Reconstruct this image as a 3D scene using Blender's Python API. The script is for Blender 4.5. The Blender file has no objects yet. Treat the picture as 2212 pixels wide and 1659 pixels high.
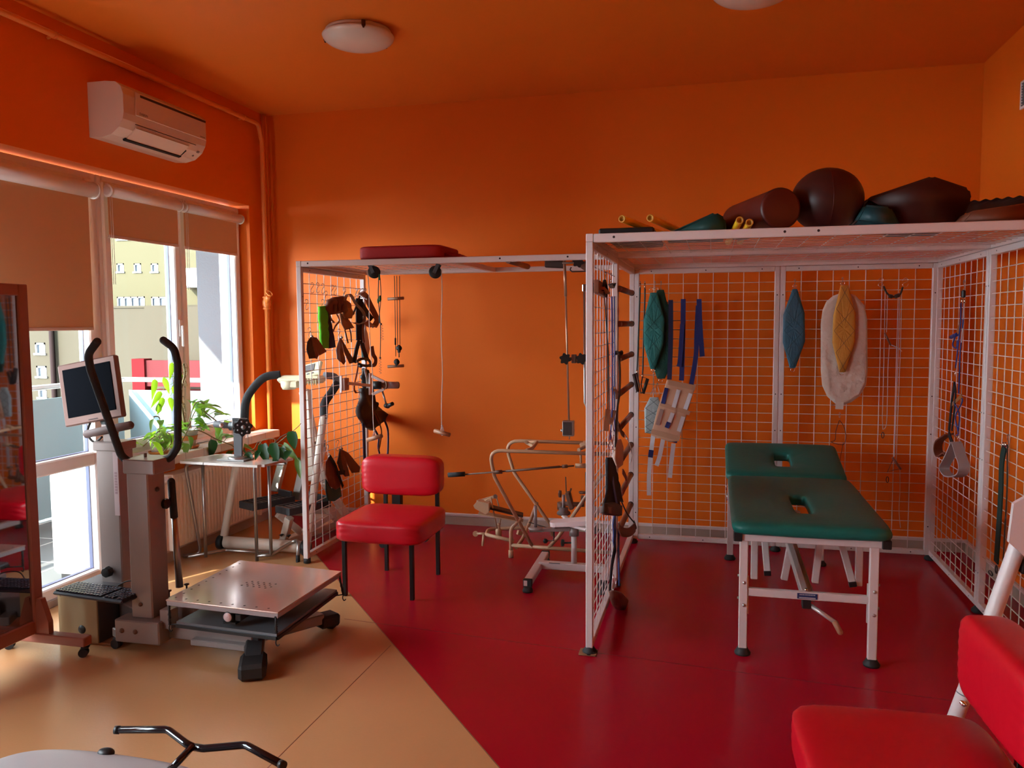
import bpy, bmesh, math, random
from mathutils import Vector, Matrix, noise
random.seed(7)
PI = math.pi
scene = bpy.context.scene
COL = scene.collection

# ---------------------------------------------------------------- camera
F_PX, CX, CY = 1760.0, 1106.0, 829.5
YAW, PITCH, ROLL, CAM_H = -0.241528, -0.0744193, -0.00612931, 1.6
_f = Vector((math.sin(YAW)*math.cos(PITCH), math.cos(YAW)*math.cos(PITCH), math.sin(PITCH)))
_r0 = Vector((math.cos(YAW), -math.sin(YAW), 0)); _u0 = _r0.cross(_f)
_r = _r0*math.cos(ROLL)+_u0*math.sin(ROLL); _u = -_r0*math.sin(ROLL)+_u0*math.cos(ROLL)
CAM = Vector((0, 0, CAM_H))
cam_data = bpy.data.cameras.new('camera'); cam_data.sensor_width = 36.0
cam_data.lens = F_PX/2212*36.0; cam_data.clip_start = 0.05; cam_data.clip_end = 200
cam = bpy.data.objects.new('camera', cam_data); COL.objects.link(cam)
m = Matrix.Identity(4)
for i in range(3):
    m[i][0] = _r[i]; m[i][1] = _u[i]; m[i][2] = -_f[i]; m[i][3] = CAM[i]
cam.matrix_world = m
scene.camera = cam

def P(x, y, **k):
    """world point seen at photo position (x, y) on the plane X=, Y= or Z="""
    d = _f + _r*((x-CX)/F_PX) - _u*((y-CY)/F_PX)
    a, v = list(k.items())[0]; i = 'XYZ'.index(a)
    return CAM + d*((v-CAM[i])/d[i])

# ---------------------------------------------------------------- world, sun, light
scene.view_settings.view_transform = 'Standard'
scene.view_settings.look = 'None'
scene.view_settings.gamma = 1.0
scene.view_settings.exposure = 0.04
SKY_GLOW = 29.0
world = bpy.data.worlds.new('sky_world'); scene.world = world; world.use_nodes = True
wn = world.node_tree.nodes; wl = world.node_tree.links
wn.clear()
wo = wn.new('ShaderNodeOutputWorld'); wb = wn.new('ShaderNodeBackground')
wb.inputs['Color'].default_value = (0.80, 0.90, 1.0, 1); wb.inputs['Strength'].default_value = 2.2
wl.new(wb.outputs[0], wo.inputs[0])
# hazy sky, much brighter round the side the sun stands on
wt = wn.new('ShaderNodeTexCoord'); wd = wn.new('ShaderNodeVectorMath'); wd.operation = 'DOT_PRODUCT'
wd.inputs[1].default_value = Vector((-0.76, -0.63, 0.12)).normalized()
wl.new(wt.outputs['Generated'], wd.inputs[0])
wr = wn.new('ShaderNodeMapRange'); wr.interpolation_type = 'SMOOTHSTEP'
wr.inputs['From Min'].default_value = 0.30; wr.inputs['From Max'].default_value = 0.95
wr.inputs['To Min'].default_value = 0.6; wr.inputs['To Max'].default_value = SKY_GLOW
wl.new(wd.outputs['Value'], wr.inputs['Value']); wl.new(wr.outputs['Result'], wb.inputs['Strength'])
world.cycles.sampling_method = 'MANUAL'; world.cycles.sample_map_resolution = 512
SUN_DIR = Vector((0.42, 0.88, -0.45)).normalized()
sd = bpy.data.lights.new('sun', 'SUN'); sd.energy = 21.0; sd.angle = 0.006; sd.color = (1.0, 0.93, 0.82)
sun = bpy.data.objects.new('sun', sd); COL.objects.link(sun)
sun.location = (-8, -6, 9)
sun.rotation_mode = 'QUATERNION'; sun.rotation_quaternion = SUN_DIR.to_track_quat('-Z', 'Y')

def area(name, loc, to, sx, sy, power, color=(1, 1, 1), portal=False, spread=None):
    d = bpy.data.lights.new(name, 'AREA'); d.shape = 'RECTANGLE'; d.size = sx; d.size_y = sy
    d.energy = power; d.color = color
    if portal: d.cycles.is_portal = True
    if spread: d.spread = spread
    o = bpy.data.objects.new(name, d); COL.objects.link(o); o.location = loc
    o.rotation_mode = 'QUATERNION'
    o.rotation_quaternion = (Vector(to)-Vector(loc)).to_track_quat('-Z', 'Z')
    return o
# added fill lights standing in for daylight from unseen windows along this wall
for yy, hz, zc, pw in ((2.60, 2.2, 1.3, 45), (1.0, 1.5, 1.6, 2.5), (-1.2, 1.5, 1.6, 1.5)):
    area('window_fill_light', (-3.80, yy, zc), (-1.6, 5.6, 1.3) if yy > 2 else (0, yy, zc-.05), 0.8 if yy > 2 else 1.6, hz, pw, (0.95, 0.97, 1.0))
# ---------------------------------------------------------------- materials
MATS = {}
def mat(name, col, rough=0.5, metal=0.0, var=0.0, vscale=8.0, bump=0.0, bscale=60.0, spec=0.5,
        alpha=None, trans=0.0, ior=1.45, emit=None, coat=0.0, bdist=0.01):
    if name in MATS: return MATS[name]
    M = bpy.data.materials.new(name); M.use_nodes = True
    nt = M.node_tree; b = nt.nodes['Principled BSDF']
    b.inputs['Base Color'].default_value = (*col, 1); b.inputs['Roughness'].default_value = rough
    b.inputs['Metallic'].default_value = metal; b.inputs['Specular IOR Level'].default_value = spec
    b.inputs['IOR'].default_value = ior
    if coat: b.inputs['Coat Weight'].default_value = coat; b.inputs['Coat Roughness'].default_value = 0.15
    if trans: b.inputs['Transmission Weight'].default_value = trans
    if alpha is not None: b.inputs['Alpha'].default_value = alpha
    tc = nt.nodes.new('ShaderNodeTexCoord')
    if var:
        n = nt.nodes.new('ShaderNodeTexNoise'); n.inputs['Scale'].default_value = vscale
        n.inputs['Detail'].default_value = 4
        mx = nt.nodes.new('ShaderNodeMix'); mx.data_type = 'RGBA'
        nt.links.new(tc.outputs['Object'], n.inputs['Vector'])
        nt.links.new(n.outputs['Fac'], mx.inputs['Factor'])
        mx.inputs['A'].default_value = (*[min(1, c*(1+var)) for c in col], 1)
        mx.inputs['B'].default_value = (*[c*(1-var) for c in col], 1)
        nt.links.new(mx.outputs['Result'], b.inputs['Base Color'])
    if bump:
        n2 = nt.nodes.new('ShaderNodeTexNoise'); n2.inputs['Scale'].default_value = bscale
        n2.inputs['Detail'].default_value = 3
        bp = nt.nodes.new('ShaderNodeBump'); bp.inputs['Strength'].default_value = bump
        bp.inputs['Distance'].default_value = bdist
        nt.links.new(tc.outputs['Object'], n2.inputs['Vector'])
        nt.links.new(n2.outputs['Fac'], bp.inputs['Height'])
        nt.links.new(bp.outputs['Normal'], b.inputs['Normal'])
    MATS[name] = M
    return M

ORANGE = mat('orange_paint', (0.79, 0.160, 0.009), 0.55, var=0.03, vscale=2.0, bump=0.06, bscale=180, spec=0.3)
CEIL = mat('orange_ceiling_paint', (0.80, 0.205, 0.024), 0.5, var=0.02, vscale=1.5, bump=0.05, bscale=150, spec=0.3)
WHITE = mat('white_enamel', (0.64, 0.55, 0.53), 0.32, var=0.02, vscale=5)
FRAME_WHITE = mat('white_window_plastic', (0.80, 0.76, 0.74), 0.28)
BEIGE = mat('beige_enamel', (0.48, 0.29, 0.17), 0.38, var=0.04, vscale=12)
CREAM = mat('cream_plastic', (0.74, 0.66, 0.45), 0.45)
PALEGREY = mat('pale_grey_steel', (0.28, 0.235, 0.225), 0.35, metal=0.25, var=0.03)
STEEL = mat('brushed_steel', (0.36, 0.345, 0.33), 0.30, metal=0.9)
CHROME = mat('chrome', (0.78, 0.77, 0.75), 0.12, metal=1.0)
DARKSTEEL = mat('dark_grey_steel', (0.055, 0.052, 0.056), 0.38, metal=0.1)
BLACK = mat('black_plastic', (0.012, 0.012, 0.013), 0.42)
BLACKGLOSS = mat('black_gloss_enamel', (0.010, 0.008, 0.010), 0.12, spec=0.7)
FOAM = mat('black_foam_grip', (0.022, 0.023, 0.025), 0.8, bump=0.3, bscale=220)
RUBBER = mat('black_rubber', (0.016, 0.015, 0.015), 0.65)
GREYPLASTIC = mat('grey_plastic', (0.16, 0.16, 0.165), 0.5)
RED = mat('red_vinyl', (0.50, 0.003, 0.013), 0.33, var=0.06, vscale=3, bump=0.10, bscale=14, spec=0.45)
GREENV = mat('green_vinyl', (0.006, 0.130, 0.105), 0.42, var=0.08, vscale=4, bump=0.12, bscale=50, spec=0.4)
DKGREEN = mat('dark_green_vinyl', (0.012, 0.085, 0.078), 0.5, var=0.1, vscale=6)
MAROON = mat('maroon_vinyl', (0.085, 0.012, 0.008), 0.42, var=0.08, vscale=5, bump=0.08, bscale=15)
MAROON2 = mat('dark_maroon_vinyl', (0.045, 0.010, 0.008), 0.42, bump=0.06, bscale=10)
LEATHER = mat('brown_leather', (0.17, 0.046, 0.022), 0.55, var=0.2, vscale=18, bump=0.25, bscale=60)
TAN = mat('tan_leather', (0.26, 0.12, 0.055), 0.6, var=0.15, vscale=20, bump=0.2, bscale=60)
DKLEATHER = mat('dark_leather', (0.035, 0.015, 0.011), 0.6, var=0.15, vscale=20, bump=0.2, bscale=60)
WOOD = mat('varnished_wood', (0.30, 0.13, 0.065), 0.42, var=0.15, vscale=14)
DKWOOD = mat('dark_wooden_rung', (0.19, 0.065, 0.035), 0.40, var=0.2, vscale=9)
WEBBLACK = mat('black_webbing', (0.012, 0.012, 0.016), 0.8, bump=0.3, bscale=150)
WEBNAVY = mat('navy_webbing', (0.012, 0.016, 0.12), 0.75, bump=0.3, bscale=150)
WEBBLUE = mat('blue_webbing', (0.07, 0.13, 0.42), 0.75, bump=0.3, bscale=150)
WEBWHITE = mat('white_velcro', (0.55, 0.50, 0.52), 0.8, var=0.08, vscale=60, bump=0.3, bscale=90)
CORD = mat('pale_cord', (0.55, 0.48, 0.44), 0.7)
BLUECORD = mat('blue_cord', (0.03, 0.04, 0.20), 0.6)
BLACKCORD = mat('black_cord', (0.015, 0.014, 0.014), 0.6)
GREENCLOTH = mat('bright_green_cloth', (0.10, 0.55, 0.015), 0.8, bump=0.2, bscale=120)
PURPLECLOTH = mat('dark_purple_cloth', (0.022, 0.008, 0.05), 0.85)
TEALQ = mat('teal_quilted_fabric', (0.02, 0.17, 0.16), 0.75, bump=0.3, bscale=40)
BLUEQ = mat('dusty_blue_quilted_fabric', (0.035, 0.10, 0.15), 0.75, bump=0.3, bscale=40)
MUSTARD = mat('mustard_quilted_fabric', (0.56, 0.23, 0.03), 0.75, bump=0.3, bscale=40)
IVORY = mat('ivory_crinkled_fabric', (0.60, 0.46, 0.38), 0.75, bump=.8, bscale=16, bdist=.022)
SILVERQ = mat('silver_quilted_fabric', (0.30, 0.36, 0.36), 0.5, bump=0.6, bscale=35)
TANCLOTH = mat('tan_corset_cloth', (0.50, 0.27, 0.17), 0.8, bump=0.2, bscale=80)
YELLOW = mat('yellow_plastic', (0.98, 0.60, 0.02), 0.4)
BROWNTAPE = mat('brown_fittings', (0.16, 0.08, 0.05), 0.5)
LAMINATE = mat('pale_laminate', (0.46, 0.40, 0.36), 0.22, var=0.03)
TILE = mat('sill_tile', (0.70, 0.63, 0.55), 0.25, var=0.03, vscale=6)
LABELBLUE = mat('dark_blue_label', (0.02, 0.03, 0.12), 0.4)
LABELTEXT = mat('pale_label_lettering', (0.45, 0.42, 0.42), 0.5)
GREYTEXT = mat('grey_lettering', (0.20, 0.14, 0.12), 0.5)
LEAF = mat('mid_green_leaf', (0.10, 0.20, 0.035), 0.38, var=0.25, vscale=12)
LEAFLIGHT = mat('light_green_leaf', (0.22, 0.42, 0.03), 0.4, var=0.2, vscale=12)
LEAFDARK = mat('dark_green_leaf', (0.015, 0.065, 0.022), 0.30, var=0.2, vscale=12)
STEM = mat('brown_stem', (0.20, 0.15, 0.06), 0.7)
POT = mat('white_ceramic', (0.75, 0.72, 0.66), 0.3)
TERRA = mat('terracotta', (0.55, 0.17, 0.04), 0.7)
SOIL = mat('potting_soil', (0.03, 0.018, 0.01), 0.95)
for _m in (LEAF, LEAFLIGHT, LEAFDARK):                       # thin leaves let some light through
    nt = _m.node_tree; b = nt.nodes['Principled BSDF']; o = nt.nodes['Material Output']
    tr = nt.nodes.new('ShaderNodeBsdfTranslucent'); mix = nt.nodes.new('ShaderNodeMixShader')
    c = b.inputs['Base Color'].default_value
    tr.inputs['Color'].default_value = (min(1, c[0]*2.2), min(1, c[1]*2.0), c[2], 1)
    mix.inputs[0].default_value = 0.4
    nt.links.new(b.outputs[0], mix.inputs[1]); nt.links.new(tr.outputs[0], mix.inputs[2])
    nt.links.new(mix.outputs[0], o.inputs['Surface'])
# window glass: clear, thin, with a faint mirror
GLASS = bpy.data.materials.new('window_glass'); GLASS.use_nodes = True
nt = GLASS.node_tree; nt.nodes.clear()
o = nt.nodes.new('ShaderNodeOutputMaterial'); tr = nt.nodes.new('ShaderNodeBsdfTransparent')
gl = nt.nodes.new('ShaderNodeBsdfGlossy'); gl.inputs['Roughness'].default_value = 0.02
fr = nt.nodes.new('ShaderNodeMath'); fr.operation = 'POWER'; lw = nt.nodes.new('ShaderNodeLayerWeight')
lw.inputs['Blend'].default_value = 0.5; nt.links.new(lw.outputs['Facing'], fr.inputs[0]); fr.inputs[1].default_value = 5.0
mx = nt.nodes.new('ShaderNodeMixShader'); tr.inputs['Color'].default_value = (0.96, 0.98, 0.97, 1)
nt.links.new(fr.outputs[0], mx.inputs[0]); nt.links.new(tr.outputs[0], mx.inputs[1])
nt.links.new(gl.outputs[0], mx.inputs[2]); nt.links.new(mx.outputs[0], o.inputs['Surface'])
# roller blind cloth: lets a little daylight through
BLIND = mat('orange_beige_blind_cloth', (0.62, 0.36, 0.17), 0.8, bump=0.05, bscale=300)
nt = BLIND.node_tree; b = nt.nodes['Principled BSDF']; o = nt.nodes['Material Output']
tr = nt.nodes.new('ShaderNodeBsdfTranslucent'); tr.inputs['Color'].default_value = (0.62, 0.30, 0.10, 1)
mix = nt.nodes.new('ShaderNodeMixShader'); mix.inputs[0].default_value = 0.06
nt.links.new(b.outputs[0], mix.inputs[1]); nt.links.new(tr.outputs[0], mix.inputs[2])
nt.links.new(mix.outputs[0], o.inputs['Surface'])
# lamp glass
LAMPGLASS = mat('frosted_lamp_glass', (0.72, 0.66, 0.60), 0.25, var=0.05, vscale=9)
# mirror
MIRROR = mat('mirror_glass', (0.46, 0.44, 0.44), 0.03, metal=1.0)

# ---------------------------------------------------------------- mesh builder
class MB:
    def __init__(s): s.bm = bmesh.new(); s.mi = 0
    def _add(s, vs, fs, smooth=False):
        bv = [s.bm.verts.new(v) for v in vs]
        for f in fs:
            try:
                nf = s.bm.faces.new([bv[i] for i in f]); nf.smooth = smooth; nf.material_index = s.mi
            except ValueError: pass
        return s
    def box(s, c, d, bev=0.0, rot=None):
        c = Vector(c); hx, hy, hz = d[0]/2, d[1]/2, d[2]/2
        R = rot if rot is not None else Matrix.Identity(3)
        b = min(bev, hx*.9, hy*.9, hz*.9)
        if b <= 0:
            vs = [c+R@Vector((x*hx, y*hy, z*hz)) for x in (-1, 1) for y in (-1, 1) for z in (-1, 1)]
            fs = [(0,1,3,2),(4,6,7,5),(0,4,5,1),(2,3,7,6),(0,2,6,4),(1,5,7,3)]
            return s._add(vs, fs)
        vs = []; idx = {}
        for x in (-1, 1):
            for y in (-1, 1):
                for z in (-1, 1):
                    for k, (a1, a2, a3) in enumerate(((1,0,0),(0,1,0),(0,0,1))):
                        # vertex on the face normal to axis k
                        p = Vector((x*(hx-(0 if a1 else b)), y*(hy-(0 if a2 else b)), z*(hz-(0 if a3 else b))))
                        idx[(x,y,z,k)] = len(vs); vs.append(c+R@p)
        fs = []
        for sgn in (-1, 1):
            q = [(sgn,-1,-1,0),(sgn,1,-1,0),(sgn,1,1,0),(sgn,-1,1,0)]; fs.append([idx[i] for i in (q if sgn > 0 else q[::-1])])
            q = [(-1,sgn,-1,1),(1,sgn,-1,1),(1,sgn,1,1),(-1,sgn,1,1)]; fs.append([idx[i] for i in (q[::-1] if sgn > 0 else q)])
            q = [(-1,-1,sgn,2),(1,-1,sgn,2),(1,1,sgn,2),(-1,1,sgn,2)]; fs.append([idx[i] for i in (q if sgn > 0 else q[::-1])])
        for a in (-1, 1):
            for b2 in (-1, 1):
                fs.append([idx[(a,b2,-1,0)], idx[(a,b2,1,0)], idx[(a,b2,1,1)], idx[(a,b2,-1,1)]])
                fs.append([idx[(a,-1,b2,0)], idx[(a,1,b2,0)], idx[(a,1,b2,2)], idx[(a,-1,b2,2)]])
                fs.append([idx[(-1,a,b2,1)], idx[(1,a,b2,1)], idx[(1,a,b2,2)], idx[(-1,a,b2,2)]])
        for x in (-1, 1):
            for y in (-1, 1):
                for z in (-1, 1): fs.append([idx[(x,y,z,k)] for k in range(3)])
        s._add(vs, fs)
        return s
    def span(s, a, b, bev=0.0):
        a = Vector(a); b = Vector(b)
        return s.box((a+b)/2, [abs(b[i]-a[i]) for i in range(3)], bev)
    def bar(s, p0, p1, w, h, up=(0,0,1), bev=0.0, ext=0.0):
        p0 = Vector(p0); p1 = Vector(p1); d = p1-p0; L = d.length; d.normalize()
        u = Vector(up); x = d.cross(u)
        if x.length < 1e-4: x = d.cross(Vector((1,0,0)))
        x.normalize(); u = x.cross(d)
        R = Matrix((x, d, u)).transposed()
        return s.box((p0+p1)/2, (w, L+ext, h), bev, R)
    def tube(s, pts, r, n=10, closed=False, cap=True, fillet=0.0, sm=True):
        pts = [Vector(p) for p in pts]
        if fillet > 0: pts, r = fillet_path(pts, fillet, closed, r)
        k = len(pts); rs = r if isinstance(r, (list, tuple)) else [r]*k
        tang = []
        for i in range(k):
            a = pts[i-1] if (i > 0 or closed) else pts[0]; b = pts[(i+1) % k] if (i < k-1 or closed) else pts[-1]
            t = b-a
            if t.length < 1e-9: t = Vector((0,0,1))
            tang.append(t.normalized())
        u = tang[0].orthogonal().normalized(); vs = []
        for i in range(k):
            if i > 0:
                u = u-tang[i]*u.dot(tang[i])
                if u.length < 1e-6: u = tang[i].orthogonal()
                u.normalize()
            v = tang[i].cross(u)
            for j in range(n):
                a = 2*PI*j/n; vs.append(pts[i]+(u*math.cos(a)+v*math.sin(a))*rs[i])
        fs = []
        for i in range(k if closed else k-1):
            i2 = (i+1) % k
            for j in range(n): fs.append((i*n+j, i*n+(j+1) % n, i2*n+(j+1) % n, i2*n+j))
        s._add(vs, fs, sm)
        if cap and not closed:
            s._add([vs[j] for j in range(n)], [tuple(range(n))[::-1]])
            s._add([vs[(k-1)*n+j] for j in range(n)], [tuple(range(n))])
        return s
    def cyl(s, p0, p1, r0, r1=None, n=20):
        r1 = r0 if r1 is None else r1
        return s.tube([p0, p1], [r0, r1], n)
    def lathe(s, prof, c=(0,0,0), axis=(0,0,1), n=32, sm=True):
        c = Vector(c); ax = Vector(axis).normalized(); u = ax.orthogonal().normalized(); v = ax.cross(u)
        vs = []; m_ = len(prof)
        for r, z in prof:
            for j in range(n):
                a = 2*PI*j/n; vs.append(c+ax*z+(u*math.cos(a)+v*math.sin(a))*max(r, 1e-5))
        fs = [(i*n+j, i*n+(j+1) % n, (i+1)*n+(j+1) % n, (i+1)*n+j) for i in range(m_-1) for j in range(n)]
        s._add(vs, fs, sm); return s
    def prism(s, poly, o, ex, ey, t, sm=False):
        """poly in (a,b) coordinates of the plane o + a*ex + b*ey, thickness t along ex x ey"""
        o = Vector(o); ex = Vector(ex).normalized(); ey = Vector(ey).normalized(); nrm = ex.cross(ey).normalized()*t
        base = [o+ex*a+ey*b for a, b in poly]; k = len(base)
        vs = base+[v+nrm for v in base]
        s._add(vs, [tuple(range(k))[::-1], tuple(range(k, 2*k))])
        s._add(vs, [(i, (i+1) % k, k+(i+1) % k, k+i) for i in range(k)], sm)
        return s
    def ribbon(s, pts, w, t, side=(1,0,0), ws=None):
        pts = [Vector(p) for p in pts]; k = len(pts); vs = []
        for i in range(k):
            a = pts[max(0, i-1)]; b = pts[min(k-1, i+1)]; tg = (b-a).normalized()
            sd_ = side[i] if isinstance(side, list) else side
            sv = Vector(sd_); sv = (sv-tg*sv.dot(tg))
            if sv.length < 1e-5: sv = tg.orthogonal()
            sv.normalize(); nn = tg.cross(sv); ww = (ws[i] if ws else w)/2
            vs += [pts[i]+sv*ww+nn*t/2, pts[i]-sv*ww+nn*t/2, pts[i]-sv*ww-nn*t/2, pts[i]+sv*ww-nn*t/2]
        fs = [(i*4+j, i*4+(j+1) % 4, (i+1)*4+(j+1) % 4, (i+1)*4+j) for i in range(k-1) for j in range(4)]
        fs += [(0,1,2,3), tuple(((k-1)*4+j) for j in (3,2,1,0))]
        s._add(vs, fs, False); return s
    def pad(s, c, d, k=5.0, rot=None, n=14, wob=0.0):
        """soft cushion: a superquadric box"""
        c = Vector(c); R = rot if rot is not None else Matrix.Identity(3)
        keys = {}; vs = []; fs = []
        def vid(p):
            q = (round(p[0]*n), round(p[1]*n), round(p[2]*n))
            if q not in keys:
                w = Vector(p); L = (abs(w.x)**k+abs(w.y)**k+abs(w.z)**k)**(1/k); w = w/L
                if wob: w *= 1+wob*noise.noise(w*2.3+c)
                keys[q] = len(vs); vs.append(c+R@Vector((w.x*d[0]/2, w.y*d[1]/2, w.z*d[2]/2)))
            return keys[q]
        g = [-1+2*i/n for i in range(n+1)]
        for ax in range(3):
            for sg in (-1, 1):
                for i in range(n):
                    for j in range(n):
                        q = []
                        for a, b in ((g[i], g[j]), (g[i+1], g[j]), (g[i+1], g[j+1]), (g[i], g[j+1])):
                            p = [0,0,0]; p[ax] = sg; p[(ax+1) % 3] = a; p[(ax+2) % 3] = b; q.append(vid(p))
                        fs.append(q if sg > 0 else q[::-1])
        s._add(vs, fs, True); return s
    def ball(s, c, r, n=16, sc=(1,1,1), rot=None):
        c = Vector(c); R = rot if rot is not None else Matrix.Identity(3); vs = []; m_ = n//2
        for i in range(m_+1):
            th = PI*i/m_
            for j in range(n):
                a = 2*PI*j/n
                p = Vector((math.sin(th)*math.cos(a)*sc[0], math.sin(th)*math.sin(a)*sc[1], math.cos(th)*sc[2]))*r
                vs.append(c+R@p)
        fs = [(i*n+j, (i+1)*n+j, (i+1)*n+(j+1) % n, i*n+(j+1) % n) for i in range(m_) for j in range(n)]
        s._add(vs, fs, True); return s
    def grid(s, fn, nu, nv, sm=True):
        vs = [fn(i/nu, j/nv) for i in range(nu+1) for j in range(nv+1)]
        fs = [(i*(nv+1)+j, (i+1)*(nv+1)+j, (i+1)*(nv+1)+j+1, i*(nv+1)+j+1) for i in range(nu) for j in range(nv)]
        s._add(vs, fs, sm); return s

def fillet_path(pts, rad, closed=False, r=None):
    out = []; k = len(pts); rs = r if isinstance(r, (list, tuple)) else None; ro = []
    for i in range(k):
        if not closed and i in (0, k-1):
            out.append(pts[i]); ro.append(rs[i] if rs else r); continue
        p = pts[i]; a = pts[i-1]-p; b = pts[(i+1) % k]-p
        ang = a.angle(b) if a.length > 0 and b.length > 0 else PI
        if ang > 3.05: out.append(p); ro.append(rs[i] if rs else r); continue
        d = min(rad/max(math.tan(ang/2), 1e-3), a.length*.48, b.length*.48)
        p0 = p+a.normalized()*d; p1 = p+b.normalized()*d
        for q in range(7):
            t = q/6; out.append(p0*(1-t)**2+p*2*t*(1-t)+p1*t*t); ro.append(rs[i] if rs else r)
    return out, ro

def smooth_curve(pts, sub=6):
    pts = [Vector(p) for p in pts]; out = []
    for i in range(len(pts)-1):
        p0 = pts[max(0, i-1)]; p1 = pts[i]; p2 = pts[i+1]; p3 = pts[min(len(pts)-1, i+2)]
        for q in range(sub):
            t = q/sub
            out.append(0.5*((2*p1)+(p2-p0)*t+(2*p0-5*p1+4*p2-p3)*t*t+(3*p1-p0-3*p2+p3)*t**3))
    out.append(pts[-1]); return out

def puffy(mb, poly, t, nrm=None, edge=.25, ridge=0.0, fold=0.0, seed=1):
    """soft flat item with real thickness: outline poly (3-D points), swelling to t in the middle"""
    poly = [Vector(p) for p in poly]; k0 = len(poly); dense = []
    for i in range(k0):
        a = poly[i]; c = poly[(i+1) % k0]; n = max(1, int((c-a).length/.012))
        for j in range(n): dense.append(a.lerp(c, j/n))
    poly = dense; k = len(poly); c = sum(poly, Vector())/k
    if nrm is None:
        nrm = Vector()
        for i in range(k): nrm += (poly[i]-c).cross(poly[(i+1) % k]-c)
    nrm = Vector(nrm).normalized(); vs = []; fs = []
    levels = [(1.0, edge), (.94, .7), (.80, .92), (.62, 1.0), (.42, .98), (.22, 1.0), (.08, 1.0)]
    e1 = nrm.orthogonal(); rr = random.Random(seed); ph = rr.uniform(0, 6)
    for side in (1, -1):
        for (s_, h) in levels:
            for i, p in enumerate(poly):
                q = c+(p-c)*s_; w = 0
                if fold and s_ < .99: a_ = math.atan2((q-c).dot(e1), (q-c).dot(nrm.cross(e1))); w = fold*t*math.sin(a_*7+ph)*(s_ if s_ > .1 else 0)
                if ridge and s_ < .99: w += ridge*t*math.sin((q-c).dot(e1)*260)
                vs.append(q+nrm*(side*t/2*h+w))
    L_ = len(levels)
    for sd_ in (0, 1):
        o_ = sd_*L_*k
        for l in range(L_-1):
            for i in range(k): fs.append((o_+l*k+i, o_+l*k+(i+1) % k, o_+(l+1)*k+(i+1) % k, o_+(l+1)*k+i))
        fs.append(tuple(o_+(L_-1)*k+i for i in range(k)))
    for i in range(k): fs.append((i, (i+1) % k, L_*k+(i+1) % k, L_*k+i))
    mb._add(vs, fs, True); return mb
def s_hook(mb, top, h=.05, r=.011, wire=.0016, ax=(0,1,0)):
    """wire S hook hanging from point top; ax = horizontal direction of its plane"""
    top = Vector(top); ax = Vector(ax).normalized(); z = Vector((0,0,1))
    loc = [(-1,-1),(-.85,-.2),(0,.3),(.85,-.15),(.85,-1.1)]
    pts = [top+ax*(q[0]*r)+z*(q[1]*r) for q in loc]+[top+ax*(-.2*r)-z*(h*.5)]
    pts += [top+ax*(q[0]*r)+z*(-h+q[1]*r) for q in [(-.85,1.1),(-.85,.3),(0,-.2),(.85,.25),(1,1)]]
    mb.tube(smooth_curve(pts, 4), wire, 6); return mb
def worldloc(o):
    v = Vector((0,0,0))
    while o is not None: v = v+o.location; o = o.parent
    return v
def obj(name, mb, material, parent=None, label=None, origin=None, recalc=True):
    bm = mb.bm
    if recalc:
        bmesh.ops.remove_doubles(bm, verts=bm.verts, dist=1e-6)
        bmesh.ops.recalc_face_normals(bm, faces=bm.faces)
    xs = [v.co for v in bm.verts]
    lo = Vector([min(v[i] for v in xs) for i in range(3)]); hi = Vector([max(v[i] for v in xs) for i in range(3)])
    org = Vector(origin) if origin is not None else ((lo+hi)/2 if parent else Vector(((lo.x+hi.x)/2, (lo.y+hi.y)/2, lo.z)))
    bmesh.ops.translate(bm, verts=bm.verts, vec=-org)
    me = bpy.data.meshes.new(name); bm.to_mesh(me); bm.free()
    for mm in (material if isinstance(material, (list, tuple)) else [material]): me.materials.append(mm)
    o = bpy.data.objects.new(name, me); COL.objects.link(o)
    if parent is not None:
        o.parent = parent; o.location = org-worldloc(parent)
    else: o.location = org
    if label: o['label'] = label
    return o
def thing(name, label, cat, loc, group=None):
    o = bpy.data.objects.new(name, None); COL.objects.link(o); o.location = loc
    o.empty_display_size = 0.05
    o['label'] = label; o['category'] = cat
    if group: o['group'] = group
    return o
def tag(o, label, cat, group=None, kind=None):
    o['label'] = label; o['category'] = cat
    if group: o['group'] = group
    if kind: o['kind'] = kind
    return o
def struct(name, mb, material, parent=None):
    o = obj(name, mb, material, parent)
    if parent is None: o['kind'] = 'structure'
    return o
def dup(root, delta, label=None, group=None):
    r = root.copy(); COL.objects.link(r); r.location = root.location+Vector(delta)
    if label: r['label'] = label
    if group: r['group'] = group
    for ch in list(root.children):
        c = ch.copy(); COL.objects.link(c); c.parent = r
        for g in list(ch.children):
            d = g.copy(); COL.objects.link(d); d.parent = c
    return r
def print_marks(o, ex, ez, widths, h, gap, material, name, parent, t=.0006):
    """a line of print too small to read: one short dash per letter"""
    ex = Vector(ex).normalized(); ez = Vector(ez).normalized(); n = ex.cross(ez); R = Matrix((ex, ez, n)).transposed()
    tot = sum(widths)+gap*(len(widths)-1); x = -tot/2; b = MB()
    for w in widths: b.box(Vector(o)+ex*(x+w/2), (w, h, t), 0, R); x += w+gap
    return obj(name, b, material, parent)
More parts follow.
